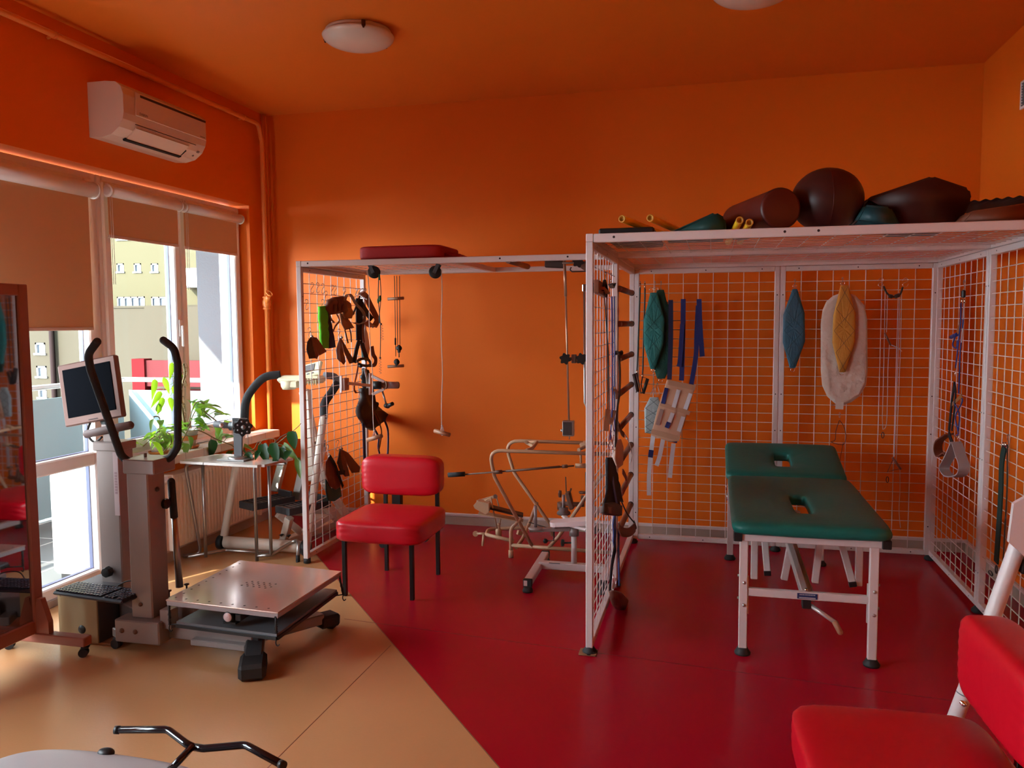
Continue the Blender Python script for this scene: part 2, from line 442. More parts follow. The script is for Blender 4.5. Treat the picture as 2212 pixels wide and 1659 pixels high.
def text_mesh(txt, size, o, ex, ey, material, name, parent, ext=0.0006):
    cu = bpy.data.curves.new(name, 'FONT'); cu.body = txt; cu.size = size; cu.extrude = ext
    cu.align_x = 'CENTER'; cu.align_y = 'CENTER'; cu.resolution_u = 3
    tmp = bpy.data.objects.new('tmp', cu); COL.objects.link(tmp)
    dg = bpy.context.evaluated_depsgraph_get()
    me = bpy.data.meshes.new_from_object(tmp.evaluated_get(dg)); bpy.data.objects.remove(tmp)
    ex = Vector(ex).normalized(); ey = Vector(ey).normalized(); nz = ex.cross(ey); o = Vector(o)
    M = Matrix((ex, ey, nz)).transposed().to_4x4(); M.translation = Vector((0,0,0)); me.transform(M)
    me.materials.clear(); me.materials.append(material)
    ob = bpy.data.objects.new(name, me); COL.objects.link(ob)
    ob.parent = parent; ob.location = o-worldloc(parent)
    return ob
# ================================================================ ROOM SHELL
XL, XR, YB, YF, ZC = -3.57, 1.725, 6.125, -2.6, 3.30
# floor: orange-peach vinyl on the left, red vinyl on the right, meeting on a diagonal
def floor_mat(name, base, rough, seams):
    M = bpy.data.materials.new(name); M.use_nodes = True; nt = M.node_tree; b = nt.nodes['Principled BSDF']
    b.inputs['Roughness'].default_value = rough; b.inputs['Specular IOR Level'].default_value = 0.30 if 'red' in name else 0.5
    tc = nt.nodes.new('ShaderNodeTexCoord'); n = nt.nodes.new('ShaderNodeTexNoise'); n.inputs['Scale'].default_value = 1.6
    n.inputs['Detail'].default_value = 6
    mx = nt.nodes.new('ShaderNodeMix'); mx.data_type = 'RGBA'
    nt.links.new(tc.outputs['Object'], n.inputs['Vector']); nt.links.new(n.outputs['Fac'], mx.inputs['Factor'])
    mx.inputs['A'].default_value = (*[c*1.10 for c in base], 1); mx.inputs['B'].default_value = (*[c*0.88 for c in base], 1)
    nt.links.new(mx.outputs['Result'], b.inputs['Base Color'])
    n2 = nt.nodes.new('ShaderNodeTexNoise'); n2.inputs['Scale'].default_value = 90; n2.inputs['Detail'].default_value = 2
    bp = nt.nodes.new('ShaderNodeBump'); bp.inputs['Strength'].default_value = 0.10; bp.inputs['Distance'].default_value = 0.004
    nt.links.new(tc.outputs['Object'], n2.inputs['Vector']); nt.links.new(n2.outputs['Fac'], bp.inputs['Height'])
    nt.links.new(bp.outputs['Normal'], b.inputs['Normal'])
    return M
FL_OR = floor_mat('peach_vinyl_floor', (0.53, 0.28, 0.125), 0.27, [])
FL_RED = floor_mat('red_vinyl_floor', (0.36, 0.0012, 0.016), 0.26, [])
SEAM = mat('floor_seam', (0.20, 0.07, 0.03), 0.6)
SEAMR = mat('red_floor_seam', (0.16, 0.0, 0.004), 0.6)
# boundary line through (-0.727, 2.734) and (-2.511, 4.897)
BX, BY = -3.524, -0.239
b = MB()
b.prism([(XL-.3, YF), (XR, YF), (XR, BY), (BX, YB), (XL-.3, YB)], (0,0,-.1), (1,0,0), (0,1,0), .1)
b.mi = 1
b.prism([(XR, BY), (XR, YB), (BX, YB)], (0,0,-.1), (1,0,0), (0,1,0), .1)
b.mi = 2
# weld lines between the vinyl sheets
b.bar((-1.543,3.70,.0), (-1.56,YF+.1,.0), .003, .0012)
b.bar((-2.9,5.368,.0), (XR-.05,BY+.06,.0), .004, .0012)
b.mi = 3
b.bar((-1.93,3.985,.0), (XR-.02,3.60,.0), .003, .0012)
struct('floor', b, [FL_OR, FL_RED, SEAM, SEAMR])
b = MB(); b.span((XL-.3,YF-.15,ZC), (XR+.15,YB+.15,ZC+.15)); struct('ceiling', b, CEIL)
b = MB(); b.span((XL-.3,YB,-.1), (XR+.15,YB+.15,ZC)); struct('wall_back', b, ORANGE)
b = MB(); b.span((XR,YF,-.1), (XR+.15,YB,ZC)); struct('wall_right', b, ORANGE)
b = MB(); b.span((XL-.3,YF-.15,-.1), (XR+.15,YF,ZC)); struct('wall_front', b, mat('bounce_damping_brown', (.16,.07,.035), .6, var=.1))  # unseen wall, coloured dark to cut the bounce light
# window wall with its openings: (y0, y1, z0, z1)
XO = -3.83; ZT = 2.54
b = MB()
ops = [(-2.05,-.35,.75,2.4), (.15,1.85,.75,2.4), (2.15,4.29,0,ZT), (4.29,5.84,.70,ZT)]
y = YF
for (a, c, z0, z1) in ops:
    if a > y+1e-4: b.span((XO,y,-.1), (XL,a,ZC))
    b.span((XO,a,z1), (XL,c,ZC))
    if z0 > 0: b.span((XO,a,-.1), (XL,c,z0))
    else: b.span((XO,a,-.1), (XL-.1,c,-.001))
    y = c
b.span((XO,y,-.1), (XL,YB,ZC))
struct('wall_left', b, ORANGE)

# baseboards: a pale lip over a grey-beige strip
BASEB = mat('grey_beige_baseboard', (0.42, 0.33, 0.26), 0.5); LIP = mat('pale_baseboard_lip', (0.66, 0.58, 0.56), 0.4)
def baseboard(name, a, c, n):
    a = Vector(a); c = Vector(c); n = Vector(n)
    b = MB(); b.bar(a+n*.009+Vector((0,0,.036)), c+n*.009+Vector((0,0,.036)), .018, .072); 
    b.mi = 1; b.bar(a+n*.012+Vector((0,0,.080)), c+n*.012+Vector((0,0,.080)), .024, .022, bev=.004)
    struct(name, b, [BASEB, LIP])
baseboard('baseboard_back', (XL,YB,0), (XR,YB,0), (0,-1,0))
baseboard('baseboard_right', (XR,YF,0), (XR,YB-.02,0), (-1,0,0))
baseboard('baseboard_left', (XL,4.31,0), (XL,YB-.02,0), (1,0,0))

# ---------------------------------------------------------------- door, windows
XF0, XF1, XG = -3.74, -3.66, -3.705       # frame depth range, glass plane
def rect_frame(b, y0, y1, z0, z1, w, x0=XF0, x1=XF1, bev=.006, bottom=True):
    b.span((x0,y0,z0), (x1,y0+w,z1), bev); b.span((x0,y1-w,z0), (x1,y1,z1), bev)
    b.span((x0,y0+w,z1-w), (x1,y1-w,z1), bev)
    if bottom: b.span((x0,y0+w,z0), (x1,y1-w,z0+w), bev)
def door_or_window(root_name, idx, y0, y1, z0, z1, sashes, transom=None, sash_w=.06, fw=.05, xs=.022):
    b = MB(); rect_frame(b, y0, y1, z0, z1, fw)
    root = struct('%s_%d' % (root_name, idx), b, FRAME_WHITE)
    for (a, c) in sashes:
        b = MB(); rect_frame(b, a, c, z0+fw*.7, z1-fw*.7, sash_w, XF0+.006, XF1+xs-.006, .008)
        if transom: b.span((XF0+.006, a+sash_w, transom[0]), (XF1+xs-.006, c-sash_w, transom[1]), .008)
        sash = struct('window_sash', b, FRAME_WHITE, root)
        zz = [(z0+fw*.7+sash_w, z1-fw*.7-sash_w)]
        if transom: zz = [(z0+fw*.7+sash_w, transom[0]), (transom[1], z1-fw*.7-sash_w)]
        for (p, q) in zz:
            g = MB(); g.span((XG-.003, a+sash_w-.01, p-.01), (XG+.003, c-sash_w+.01, q+.01)); struct('pane', g, GLASS, sash)
            # dark rubber gasket round the pane
            k = MB(); rect_frame(k, a+sash_w-.004, c-sash_w+.004, p-.004, q+.004, .008, XG-.012, XG+.012, 0)
            struct('gasket', k, mat('blue_grey_gasket', (0.16,0.17,0.28), .5), sash)
    return root
door = door_or_window('door', 1, 3.17, 4.285, 0.0, 2.52, [(3.22, 4.245)], (.755,.835), .075, .05)
b = MB(); b.span((XF0,3.20,0.0), (XF1+.03,4.27,.045), .004); struct('threshold', b, mat('worn_aluminium', (.35,.33,.32), .4, .6, var=.3), door)
door_or_window('window', 3, 2.16, 3.165, 0.0, 2.52, [(2.20, 3.13)], (.755,.835), .075, .05)
w1 = door_or_window('window', 1, 4.29, 5.835, .765, 2.52, [(4.325, 5.058), (5.066, 5.80)], None, .060, .045)
b = MB()
for yy in (5.03,): b.span((XF1+.016,yy-.018,1.52), (XF1+.026,yy+.018,1.64), .004); b.span((XF1+.026,yy-.010,1.45), (XF1+.046,yy+.010,1.60), .006)
struct('window_handle', b, FRAME_WHITE, w1)
door_or_window('window', 4, .15, 1.85, .78, 2.4, [(.19,.99), (1.01,1.81)], None, .06, .05)
door_or_window('window', 5, -2.05, -.35, .78, 2.4, [(-2.01,-1.21), (-1.19,-.39)], None, .06, .05)
# white render lining the outer reveal
b = MB(); b.span((-3.842,5.822,.69), (-3.742,5.846,2.56)); b.span((-3.842,4.29,.69), (-3.742,5.83,.762)); struct('trim_8', b, FRAME_WHITE)
# window sill of pale tiles
b = MB(); b.span((-3.66,4.30,.735), (-3.57,5.83,.752)); b.span((-3.60,4.31,.694), (-3.405,5.93,.752), .005)
SILL = struct('trim_1', b, TILE)
b = MB()
for i in range(1, 9): 
    yy = 4.31+i*.2; b.span((-3.601,yy-.0012,.6935), (-3.4043,yy+.0012,.7525))
struct('tile_joint', b, mat('tile_joint', (.35,.30,.27), .8), SILL)

# ---------------------------------------------------------------- roller blinds
def blind(y0, y1, ztop, r, zb, clothy, xc, label, flap=True):
    t = thing('roller_blind', label, 'blind', (xc, (y0+y1)/2, zb), None)
    b = MB(); n = 20
    b.tube([(xc,y0+.012,ztop-r), (xc,y1-.012,ztop-r)], r, 24)
    b.tube([(xc,y0,ztop-r), (xc,y0+.012,ztop-r)], r*1.12, 24); b.tube([(xc,y1-.012,ztop-r), (xc,y1,ztop-r)], r*1.12, 24)
    obj('cassette', b, FRAME_WHITE, t)
    b = MB(); b.span((xc-.004,clothy[0],zb), (xc-.0025,clothy[1],ztop-r)); obj('cloth', b, BLIND, t)
    b = MB(); b.span((xc-.010,clothy[0],zb-.012), (xc+.002,clothy[1],zb+.008), .003); obj('bottom_bar', b, mat('blind_bar', (.60,.42,.33), .4), t)
    b = MB(); b.tube([(xc+.012,y0+.010,ztop-.02), (xc+.012,y0+.010,zb-.30 if flap else zb-.1)], .0016, 6)
    b.tube([(xc+.026,y0+.010,ztop-.02), (xc+.026,y0+.010,zb-.30 if flap else zb-.1)], .0016, 6)
    obj('bead_chain', b, WHITE, t)
    b = MB(); b.cyl((xc,y0-.006,ztop-r), (xc,y0+.016,ztop-r), r*.75, n=16); b.span((xc-.012,y0-.004,ztop-r), (xc+.012,y0+.012,ztop+.012), .003)
    obj('chain_wheel', b, WHITE, t)
    return t
blind(3.25, 4.225, 2.455, .046, 1.585, (3.29,4.175), -3.618, 'large orange-beige roller blind pulled halfway down the balcony door')
blind(4.34, 5.045, 2.462, .034, 2.155, (4.345,5.020), -3.624, 'short orange-beige roller blind on the left sash of the window above the plants')
blind(5.085, 5.80, 2.462, .034, 2.150, (5.088,5.745), -3.624, 'short orange-beige roller blind on the right sash, nearest the room corner')

# ================================================================ OUTSIDE
def ext(*a, **k): return obj(*a, **k)
BALC = mat('grey_balcony_tile', (0.17,0.175,0.175), .6, var=.12, vscale=3)
WHITESTUC = mat('white_render', (0.105,0.110,0.120), .85, spec=.1, bump=.3, bscale=60)
FROST = mat('frosted_blue_glass', (0.24,0.37,0.42), .55, var=.04, vscale=2)
ZBAL = -.13
b = MB(); b.span((-6.0,-3,ZBAL-.15), (-3.83,7.6,ZBAL))
b.mi = 1
for k in range(18): b.span((-6.0,-2.4+k*.56,ZBAL-.001), (-3.83,-2.385+k*.56,ZBAL+.0015))
for k in range(4): b.span((-5.7+k*.56,-3,ZBAL-.001), (-5.685+k*.56,7.6,ZBAL+.0015))
ob = struct('trim_2', b, [BALC, mat('pale_tile_joint', (.50,.51,.50), .7)])
b = MB(); b.span((-4.50,6.47,-1.2), (-3.83,7.1,5.2)); struct('trim_3', b, WHITESTUC)      # white wing wall at the end of the balcony
# unseen slotted wall added to block the sun; floor slab of the balcony above
b = MB()
holed = [(-5.25,-4.80,None), (-4.80,-4.75,(1.95,2.40)), (-4.75,-4.71,None), (-4.71,-4.64,(1.9,2.46)), (-4.64,-4.405,None), (-4.405,-4.365,(1.02,1.34)), (-4.365,-4.350,None), (-4.350,-4.305,(1.02,1.55)), (-4.305,-3.83,None)]  # slots shaped to let narrow sun stripes into the room
for (a, c, h) in holed:
    if h is None: b.span((a,2.0,ZBAL), (c,2.03,4.6))
    else: b.span((a,2.0,ZBAL), (c,2.03,h[0])); b.span((a,2.0,h[1]), (c,2.03,4.6))
struct('sun_blocker_slotted', b, WHITESTUC)
b = MB(); b.span((-6.1,-2.9,-8), (-3.83,-2.62,9)); struct('sun_blocker_wall', b, WHITESTUC)  # unseen wall added to keep the sun out of the rear windows
b = MB(); b.span((-5.95,2.0,3.05), (-3.83,7.1,3.3)); struct('trim_5', b, WHITESTUC)
r = thing('balcony_railing', 'balcony railing of pale blue frosted glass panels under a metal handrail', 'railing', (-5.75,5,ZBAL))
b = MB(); b.tube([(-5.75,2.26,1.06), (-5.75,7.02,1.06), (-4.50,7.02,1.06)], .024, 12, fillet=.03); obj('handrail', b, mat('satin_handrail', (.62,.66,.66), .3, .5), r)
for i in range(4):
    b = MB(); b.span((-5.756,2.30+i*1.18,ZBAL+.02), (-5.744,3.44+i*1.18,.955)); obj('glass_panel', b, FROST, r)
b = MB(); b.span((-5.70,7.014,ZBAL+.02), (-4.52,7.026,.955)); obj('glass_panel', b, FROST, r)
for i in range(5):
    b = MB(); b.span((-5.79,2.27+i*1.18-.02,ZBAL), (-5.765,2.27+i*1.18+.02,1.05)); obj('post', b, mat('pale_post', (.6,.62,.62), .4, .3), r)
# outdoor unit standing on the balcony
t = thing('outdoor_air_conditioner', 'white outdoor air conditioning unit standing on the balcony tiles beyond the door', 'air conditioner', (-4.17,4.9,ZBAL))
b = MB(); b.box((-4.17,4.92,.27), (.34,.82,.70), .03); obj('body', b, mat('white_unit_enamel', (.4,.4,.4), .4), t)
b = MB(); b.lathe([(.02,0),(.25,0),(.26,.006),(.27,0)], (-3.999,4.92,.27), (1,0,0)); obj('fan_grille', b, mat('grille_grey', (.35,.35,.35), .5), t)
for s_ in (4.62,5.22):
    b = MB(); b.span((-4.33,s_-.03,ZBAL), (-4.01,s_+.03,-.07)); obj('foot', b, BLACK, t)
# buildings across the yard
YEL = mat('pale_yellow_facade', (0.078,0.071,0.043), .9, spec=.08, var=.05, vscale=.6)
TANF = mat('tan_facade', (0.053,0.046,0.034), .9, spec=.08, var=.05, vscale=.6)
WINF = mat('white_window_frames', (.36,.37,.38), .5); WING = mat('reflecting_panes', (.12,.16,.22), .3, spec=.5)
def bwindow(parent, cx_, y, cz, w, h, n):
    b = MB(); x0, x1, z0, z1 = cx_-w/2, cx_+w/2, cz-h/2, cz+h/2; f = .035
    b.span((x0,y,z0), (x0+f,y+.1,z1)); b.span((x1-f,y,z0), (x1,y+.1,z1)); b.span((x0,y,z1-f), (x1,y+.1,z1)); b.span((x0-.03,y-.03,z0-.02), (x1+.03,y+.1,z0+f*.7))
    for i in range(1, n): b.span((x0+w*i/n-f*.6,y,z0), (x0+w*i/n+f*.6,y+.1,z1))
    wf = obj('window', b, WINF, parent)
    g = MB(); g.span((x0+.02,y+.05,z0+.02), (x1-.02,y+.09,z1-.02)); obj('pane', g, WING, wf)
def holed_wall(b, x0, x1, y0, y1, z0, z1, holes):
    """wall slab in the xz plane with window recesses: columns between sorted x cuts"""
    xs = sorted(set([x0, x1]+[v for h in holes for v in (h[0]-h[2]/2, h[0]+h[2]/2)]))
    for a, c in zip(xs[:-1], xs[1:]):
        mid = (a+c)/2; hs = sorted([(h[1]-h[3]/2, h[1]+h[3]/2) for h in holes if abs(mid-h[0]) < h[2]/2])
        z = z0
        for (p, q) in hs: b.span((a,y0,z), (c,y1,p)); z = q
        b.span((a,y0,z), (c,y1,z1))
Y1 = 21.0
far = thing('apartment_building', 'tall pale yellow building with rows of white windows seen over the lower block', 'building', (-14,Y1+2,-8))
# photo windows: position on the far facade plane
fw_ = []
for (px, py, pw, ph, n) in ((274,498,46,40,3), (341,498,50,40,3), (260,579,17,20,1), (297,579,17,20,1), (334,579,17,20,1), (283,654,62,26,4), (352,654,52,26,3), (420,735-30,1,1,1)):
    c = P(px, py, Y=Y1); e = P(px+pw, py+ph, Y=Y1)
    if pw > 1: fw_.append((c.x, c.z, (e.x-c.x), (c.z-e.z), n))
b = MB(); holed_wall(b, -30, 4, Y1, Y1+.4, -8, 12, fw_); b.span((-30,Y1+.4,-8), (4,Y1+8,12)); obj('wall', b, YEL, far)
for w in fw_: bwindow(far, w[0], Y1-.005, w[1], w[2]-.02, w[3]-.02, w[4])
u = P(410, 600, Y=Y1-.5)
b = MB(); b.box((u.x,Y1-.28,u.z), (.8,.45,.55), .04); obj('wall_air_conditioner', b, WINF, far)
Y2 = 16.0
low = thing('low_building', 'lower tan annex building with a flat roof in front of the yellow one', 'building', (-12,Y2+2,-8))
zt = 2.0; lw = []
for (px, py, pw, ph, n) in ((359,733,26,46,2), (415,730,22,44,2), (87,753,24,26,1), (90,803,24,26,1), (92,850,20,22,1)):
    c = P(px, py, Y=Y2); e = P(px+pw, py+ph, Y=Y2); lw.append((c.x, c.z, (e.x-c.x), (c.z-e.z), n))
b = MB(); holed_wall(b, -26, -7, Y2, Y2+.3, -8, zt, lw); b.span((-26,Y2+.3,-8), (-7,Y1-.6,zt-.2)); b.span((-26,Y2-.03,zt), (-7,Y2+.33,zt+.05)); obj('wall', b, TANF, low)
for w in lw: bwindow(low, w[0], Y2-.005, w[1], w[2]-.02, w[3]-.02, w[4])
u = P(120, 780, Y=Y2)
b = MB(); b.tube([(u.x,Y2-.08,-8), (u.x,Y2-.08,zt)], .06, 8); obj('drainpipe', b, mat('drain_brown', (.022,.014,.014), .8, spec=.05), low)
u0 = P(345, 700, Y=Y2); 
b = MB(); b.span((u0.x,Y2-.5,-8), (-7,Y2-.0,zt-.0)); obj('projecting_wing', b, TANF, low)
# red balcony front in the yard
a0 = P(291,800,Y=14.6); a1 = P(440,790,Y=14.6); RS = 14.6/12.2
low_ = None
t = thing('red_balcony', 'red painted balcony front across the yard, seen above the handrail', 'balcony', (a0.x+1,14.8,-.2))
REDP = mat('red_paint_outdoors', (.085,.006,.008), .8, spec=.06); REDG = mat('red_translucent_panel', (.075,.016,.018), .8, spec=.06)
b = MB(); b.span((a0.x,14.6,.34), (a1.x+1.2,14.7,.88)); obj('panel', b, REDG, t)
b = MB(); b.span((a0.x-.03,14.55,-.13), (a0.x+.27,14.8,.91)); obj('post', b, REDP, t)
b = MB(); b.span((a0.x-.1,14.55,.02), (a1.x+1.2,15.5,.21)); obj('slab', b, REDP, t)
b = MB(); b.span((-60,-30,-8.2), (20,60,-8.0)); g = obj('yard_ground', b, mat('pale_paving', (.62,.60,.56), .9, var=.2, vscale=.3)); g['kind'] = 'structure'; g.name = 'trim_6'

# ================================================================ FIXTURES ON THE SHELL
def ceiling_lamp(c, label):
    t = thing('ceiling_lamp', label, 'lamp', c, 'round ceiling lamps')
    x, y, z = c
    b = MB(); b.lathe([(.001,0),(.185,0),(.190,-.008),(.190,-.028),(.17,-.032)], (x,y,z), n=48); obj('base_plate', b, mat('lamp_plate', (.66,.55,.48), .35), t)
    b = MB(); pr = [(.205,-.030),(.208,-.034)]+[(.206*math.cos(a), -.034-.068*math.sin(a)) for a in [i*PI/2/14 for i in range(1, 15)]]
    b.lathe(pr, (x,y,z), n=64); obj('glass_dish', b, LAMPGLASS, t)
    for k in range(3):
        a = math.radians(62+120*k); p = Vector((x+.203*math.cos(a), y+.203*math.sin(a), z-.030)); o_ = Vector((math.cos(a), math.sin(a), 0))
        b = MB(); b.box(p+o_*.006+Vector((0,0,.004)), (.012,.022,.034), .003, Matrix.Rotation(a, 3, 'Z')); b.ball(p+o_*.004+Vector((0,0,-.016)), .007, 10)
        obj('clip', b, mat('lamp_clip', (.10,.04,.02), .25, .8), t)
    return t
ceiling_lamp((-2.02,4.52,ZC), 'frosted glass dish lamp on the ceiling toward the window side')
ceiling_lamp((.178,4.40,ZC), 'frosted glass dish lamp cut by the top edge, above the right-hand cage')

# air conditioner
t = thing('air_conditioner', 'white wall-mounted split air conditioner above the balcony door', 'air conditioner', (XL,4.54,2.72))
y0, y1 = 4.15, 4.945; ACW = mat('white_air_conditioner_plastic', (.66,.52,.42), .35)
prof = [(0,2.705),(.08,2.700),(.15,2.715),(.205,2.755),(.232,2.800),(.240,2.835),(.240,2.94),(.225,2.985),(.19,3.012),(.12,3.02),(0,3.02)]
b = MB(); b.prism([(p[0], p[1]) for p in prof], (XL,y1,0), (1,0,0), (0,0,1), (y1-y0)); obj('body', b, ACW, t)
b = MB(); b.span((XL+.2385,y0+.10,2.838), (XL+.246,y1-.006,2.975), .003); obj('front_panel', b, ACW, t)
b = MB(); b.span((XL+.2,y0+.14,2.952), (XL+.2475,y1-.01,2.966)); obj('intake_slot', b, mat('dark_intake', (.06,.025,.02), .6), t)
d0 = Vector((.08,0,2.700)); 
b = MB(); b.bar((XL+.222,y0+.11,2.776), (XL+.222,y1-.16,2.776), .075, .004, up=(.72,0,-.60)); 
b2 = MB(); b2.bar((XL+.190,(y0+.12),2.742), (XL+.190,y1-.17,2.742), .09, .006, up=(.62,0,-.78)); obj('air_flap', b2, ACW, t)
b = MB(); b.bar((XL+.148,y0+.11,2.7085), (XL+.148,y1-.16,2.7085), .020, .012, up=(.3,0,-.95)); obj('air_outlet', b, mat('dark_outlet', (.015,.008,.006), .8), t)
b = MB(); b.bar((XL+.229,y0+.11,2.790), (XL+.229,y1-.10,2.790), .003, .003); b.bar((XL+.20,y1-.165,2.744), (XL+.16,y1-.165,2.716), .0025, .008); obj('panel_line', b, mat('dark_seam', (.05,.02,.015), .7), t)
b = MB(); b.bar((XL+.213,y1-.05,2.760), (XL+.203,y1-.05,2.751), .02, .006); b.bar((XL+.180,y1-.06,2.735), (XL+.172,y1-.06,2.729), .012, .006); obj('indicator', b, GREYTEXT, t)
text_mesh('DAIKIN', .022, (XL+.2467,y0+.165,2.855), (0,1,0), (0,0,1), GREYTEXT, 'lettering', t)
print_marks((XL+.2467,y1-.05,2.852), (0,1,0), (0,0,1), [.006]*7, .006, .002, GREYTEXT, 'print', t)

# heating pipe: along the wall under the ceiling, then down the corner
t = thing('heating_pipe', 'orange-painted heating pipe running under the ceiling and down the corner', 'pipe', (-3.51,5.9,0))
PIPEO = mat('orange_pipe_paint', (.82,.24,.05), .35)
b = MB(); b.tube([(-3.52,YF+.05,3.19), (-3.52,5.93,3.19), (-3.505,5.95,3.05), (-3.505,5.95,.03)], .0175, 14, fillet=.05); obj('pipe', b, PIPEO, t)
for yy in (3.86, 5.72):
    b = MB(); b.tube([(-3.52,yy-.008,3.19), (-3.52,yy+.008,3.19)], .022, 14); b.bar((-3.565,yy,3.175), (-3.52,yy,3.19), .012, .012); obj('bracket', b, PIPEO, t)
v = MB(); v.lathe([(.022,-.05),(.030,-.045),(.030,-.035),(.024,-.03),(.034,-.01),(.034,.02),(.024,.04),(.030,.045),(.030,.055),(.022,.06)], (-3.505,5.95,1.77), n=16)
v.tube([(-3.505,5.95,1.775), (-3.455,5.90,1.83)], [.024,.018], 12); vb = obj('valve', v, PIPEO, t)
v = MB(); v.tube([(-3.455,5.90,1.83), (-3.445,5.89,1.845)], .008, 8)
pts = [Vector((-3.44,5.885,1.85))+Vector((.026*math.cos(a), .02*math.sin(a), -.018*math.cos(a)+.012*math.sin(a))) for a in [i*2*PI/16 for i in range(16)]]
v.tube(pts, .0045, 8, closed=True); obj('hand_wheel', v, PIPEO, vb)
t = thing('thin_pipe', 'thin orange-painted pipe beside the thicker heating pipe in the corner', 'pipe', (-3.545,6.03,0))
b = MB(); b.tube([(-3.545,6.04,ZC-.01), (-3.545,6.04,.02)], .012, 10); obj('pipe', b, PIPEO, t)

# radiator
t = thing('radiator', 'white ribbed panel radiator under the window sill', 'radiator', (-3.50,5.2,.1))
RAD = mat('cream_radiator_enamel', (.80,.72,.62), .3)
ry0, ry1 = 4.62, 5.70
b = MB(); b.span((-3.545,ry0+.02,.115), (-3.46,ry1-.02,.60), .004)
n = 27
def rad(u_, v_):
    yy = ry0+.03+(ry1-ry0-.06)*u_; zz = .12+.475*v_
    ph = (u_*n) % 1; w_ = min(1, max(0, (min(ph, 1-ph)-.12)/.13)); e = min(1, v_/.06, (1-v_)/.06)
    return Vector((-3.459+.010*w_*e, yy, zz))
b.grid(rad, n*8, 14, sm=False); obj('ribbed_panel', b, RAD, t, recalc=False)
b = MB(); b.span((-3.555,ry0,.10), (-3.445,ry0+.022,.615), .006); obj('side_cover', b, RAD, t)
b = MB(); b.span((-3.555,ry1-.022,.10), (-3.445,ry1,.615), .006); obj('side_cover', b, RAD, t)
b = MB(); b.span((-3.555,ry0+.02,.598), (-3.447,ry1-.02,.612), .003); obj('top_grille', b, RAD, t)
b = MB(); b.tube([(-3.50,ry0+.01,.57), (-3.50,ry0-.06,.57), (-3.50,ry0-.06,.02)], .010, 10, fillet=.02); b.cyl((-3.50,ry0-.015,.57), (-3.46,ry0-.05,.60), .020, .016, 14); obj('valve', b, WHITE, t)

# ventilation grille on the right wall
t = thing('ventilation_grille', 'pale slatted ventilation grille high on the right-hand wall', 'vent', (XR,5.33,2.82))
b = MB(); rect_frame(b, 5.24, 5.40, 2.815, 2.975, .014, XR-.012, XR, .002); obj('frame', b, FRAME_WHITE, t)
b = MB(); 
for k in range(9): b.box((XR-.005,5.32,2.834+k*.0155), (.012,.135,.003), 0, Matrix.Rotation(.6, 3, 'Y'))
obj('slats', b, GREYPLASTIC, t)
# ================================================================ WIRE CAGES
WIREM = WHITE
def frame_panel(root, o, ex, w, h, nv, ys, tube=.034, dep=.034, holes=True, ez=(0,0,1), name='panel_frame', wr=.0025):
    """framed wire panel: corner o, width w along ex, height h along ez; nv verticals; ys = heights of the cross wires"""
    o = Vector(o); ex = Vector(ex).normalized(); ez = Vector(ez).normalized(); nr = ex.cross(ez).normalized()
    b = MB(); t = tube
    for a in (t/2, w-t/2): b.bar(o+ex*a, o+ex*a+ez*h, t, dep, up=nr, bev=.003)
    for a in (t/2, h-t/2): b.bar(o+ez*a+ex*t, o+ez*a+ex*(w-t), t, dep, up=nr, bev=.003)
    fr = obj(name, b, WHITE, root)
    if holes:
        b = MB()
        for a in (t/2, w-t/2):
            for q in ((.10,.42,.55,.90) if h > 1.5 else (.1,.9)):
                c = o+ex*a+ez*(h*q); b.cyl(c+nr*(dep/2+.0006), c-nr*(dep/2+.0006), .0042, n=10)
        for q in (.12,.5,.88):
            for zz in (t/2, h-t/2):
                c = o+ex*(w*q)+ez*zz; b.cyl(c+nr*(dep/2+.0006), c-nr*(dep/2+.0006), .0042, n=10)
        obj('screw_hole', b, mat('dark_hole', (.03,.012,.01), .9), fr)
    b = MB(); r = wr
    for i in range(1, nv+1):
        a = t+(w-2*t)*i/(nv+1); b.tube([o+ex*a+ez*(t*.8)+nr*r, o+ex*a+ez*(h-t*.8)+nr*r], r, 6, cap=False)
    for z in ys: b.tube([o+ex*(t*.6)+ez*z-nr*r, o+ex*(w-t*.6)+ez*z-nr*r], r, 6, cap=False)
    g = obj('wire_grid', b, WIREM, fr)
    return fr
ROWS = [1.87-.0645*i for i in range(28)]
CX0, CX1, CY0, CYM, CY1, CH = -.578, 1.452, 3.80, 4.855, 5.895, 2.012
big = thing('wire_therapy_cage', 'large white wire mesh therapy cage around the green treatment couch', 'cage', ((CX0+CX1)/2,(CY0+CY1)/2,0))
H = CH-.071; Z0 = .035; RW = .0019
R0 = [z-Z0 for z in ROWS]
T_ = .034
# back panels
frame_panel(big, (CX0+T_,CY1-.02,Z0), (1,0,0), .985, H, 8, R0)
frame_panel(big, (CX0+T_+.988,CY1-.02,Z0), (1,0,0), .985-.003, H, 8, R0)
# right side panels
frame_panel(big, (CX1-.017,CY0,Z0), (0,1,0), 1.045, H, 8, R0)
frame_panel(big, (CX1-.017,CYM-.005,Z0), (0,1,0), 1.045-.005, H, 8, R0)
# left side front panel
frame_panel(big, (CX0+.017,CY0,Z0), (0,1,0), 1.05, H, 8, R0)
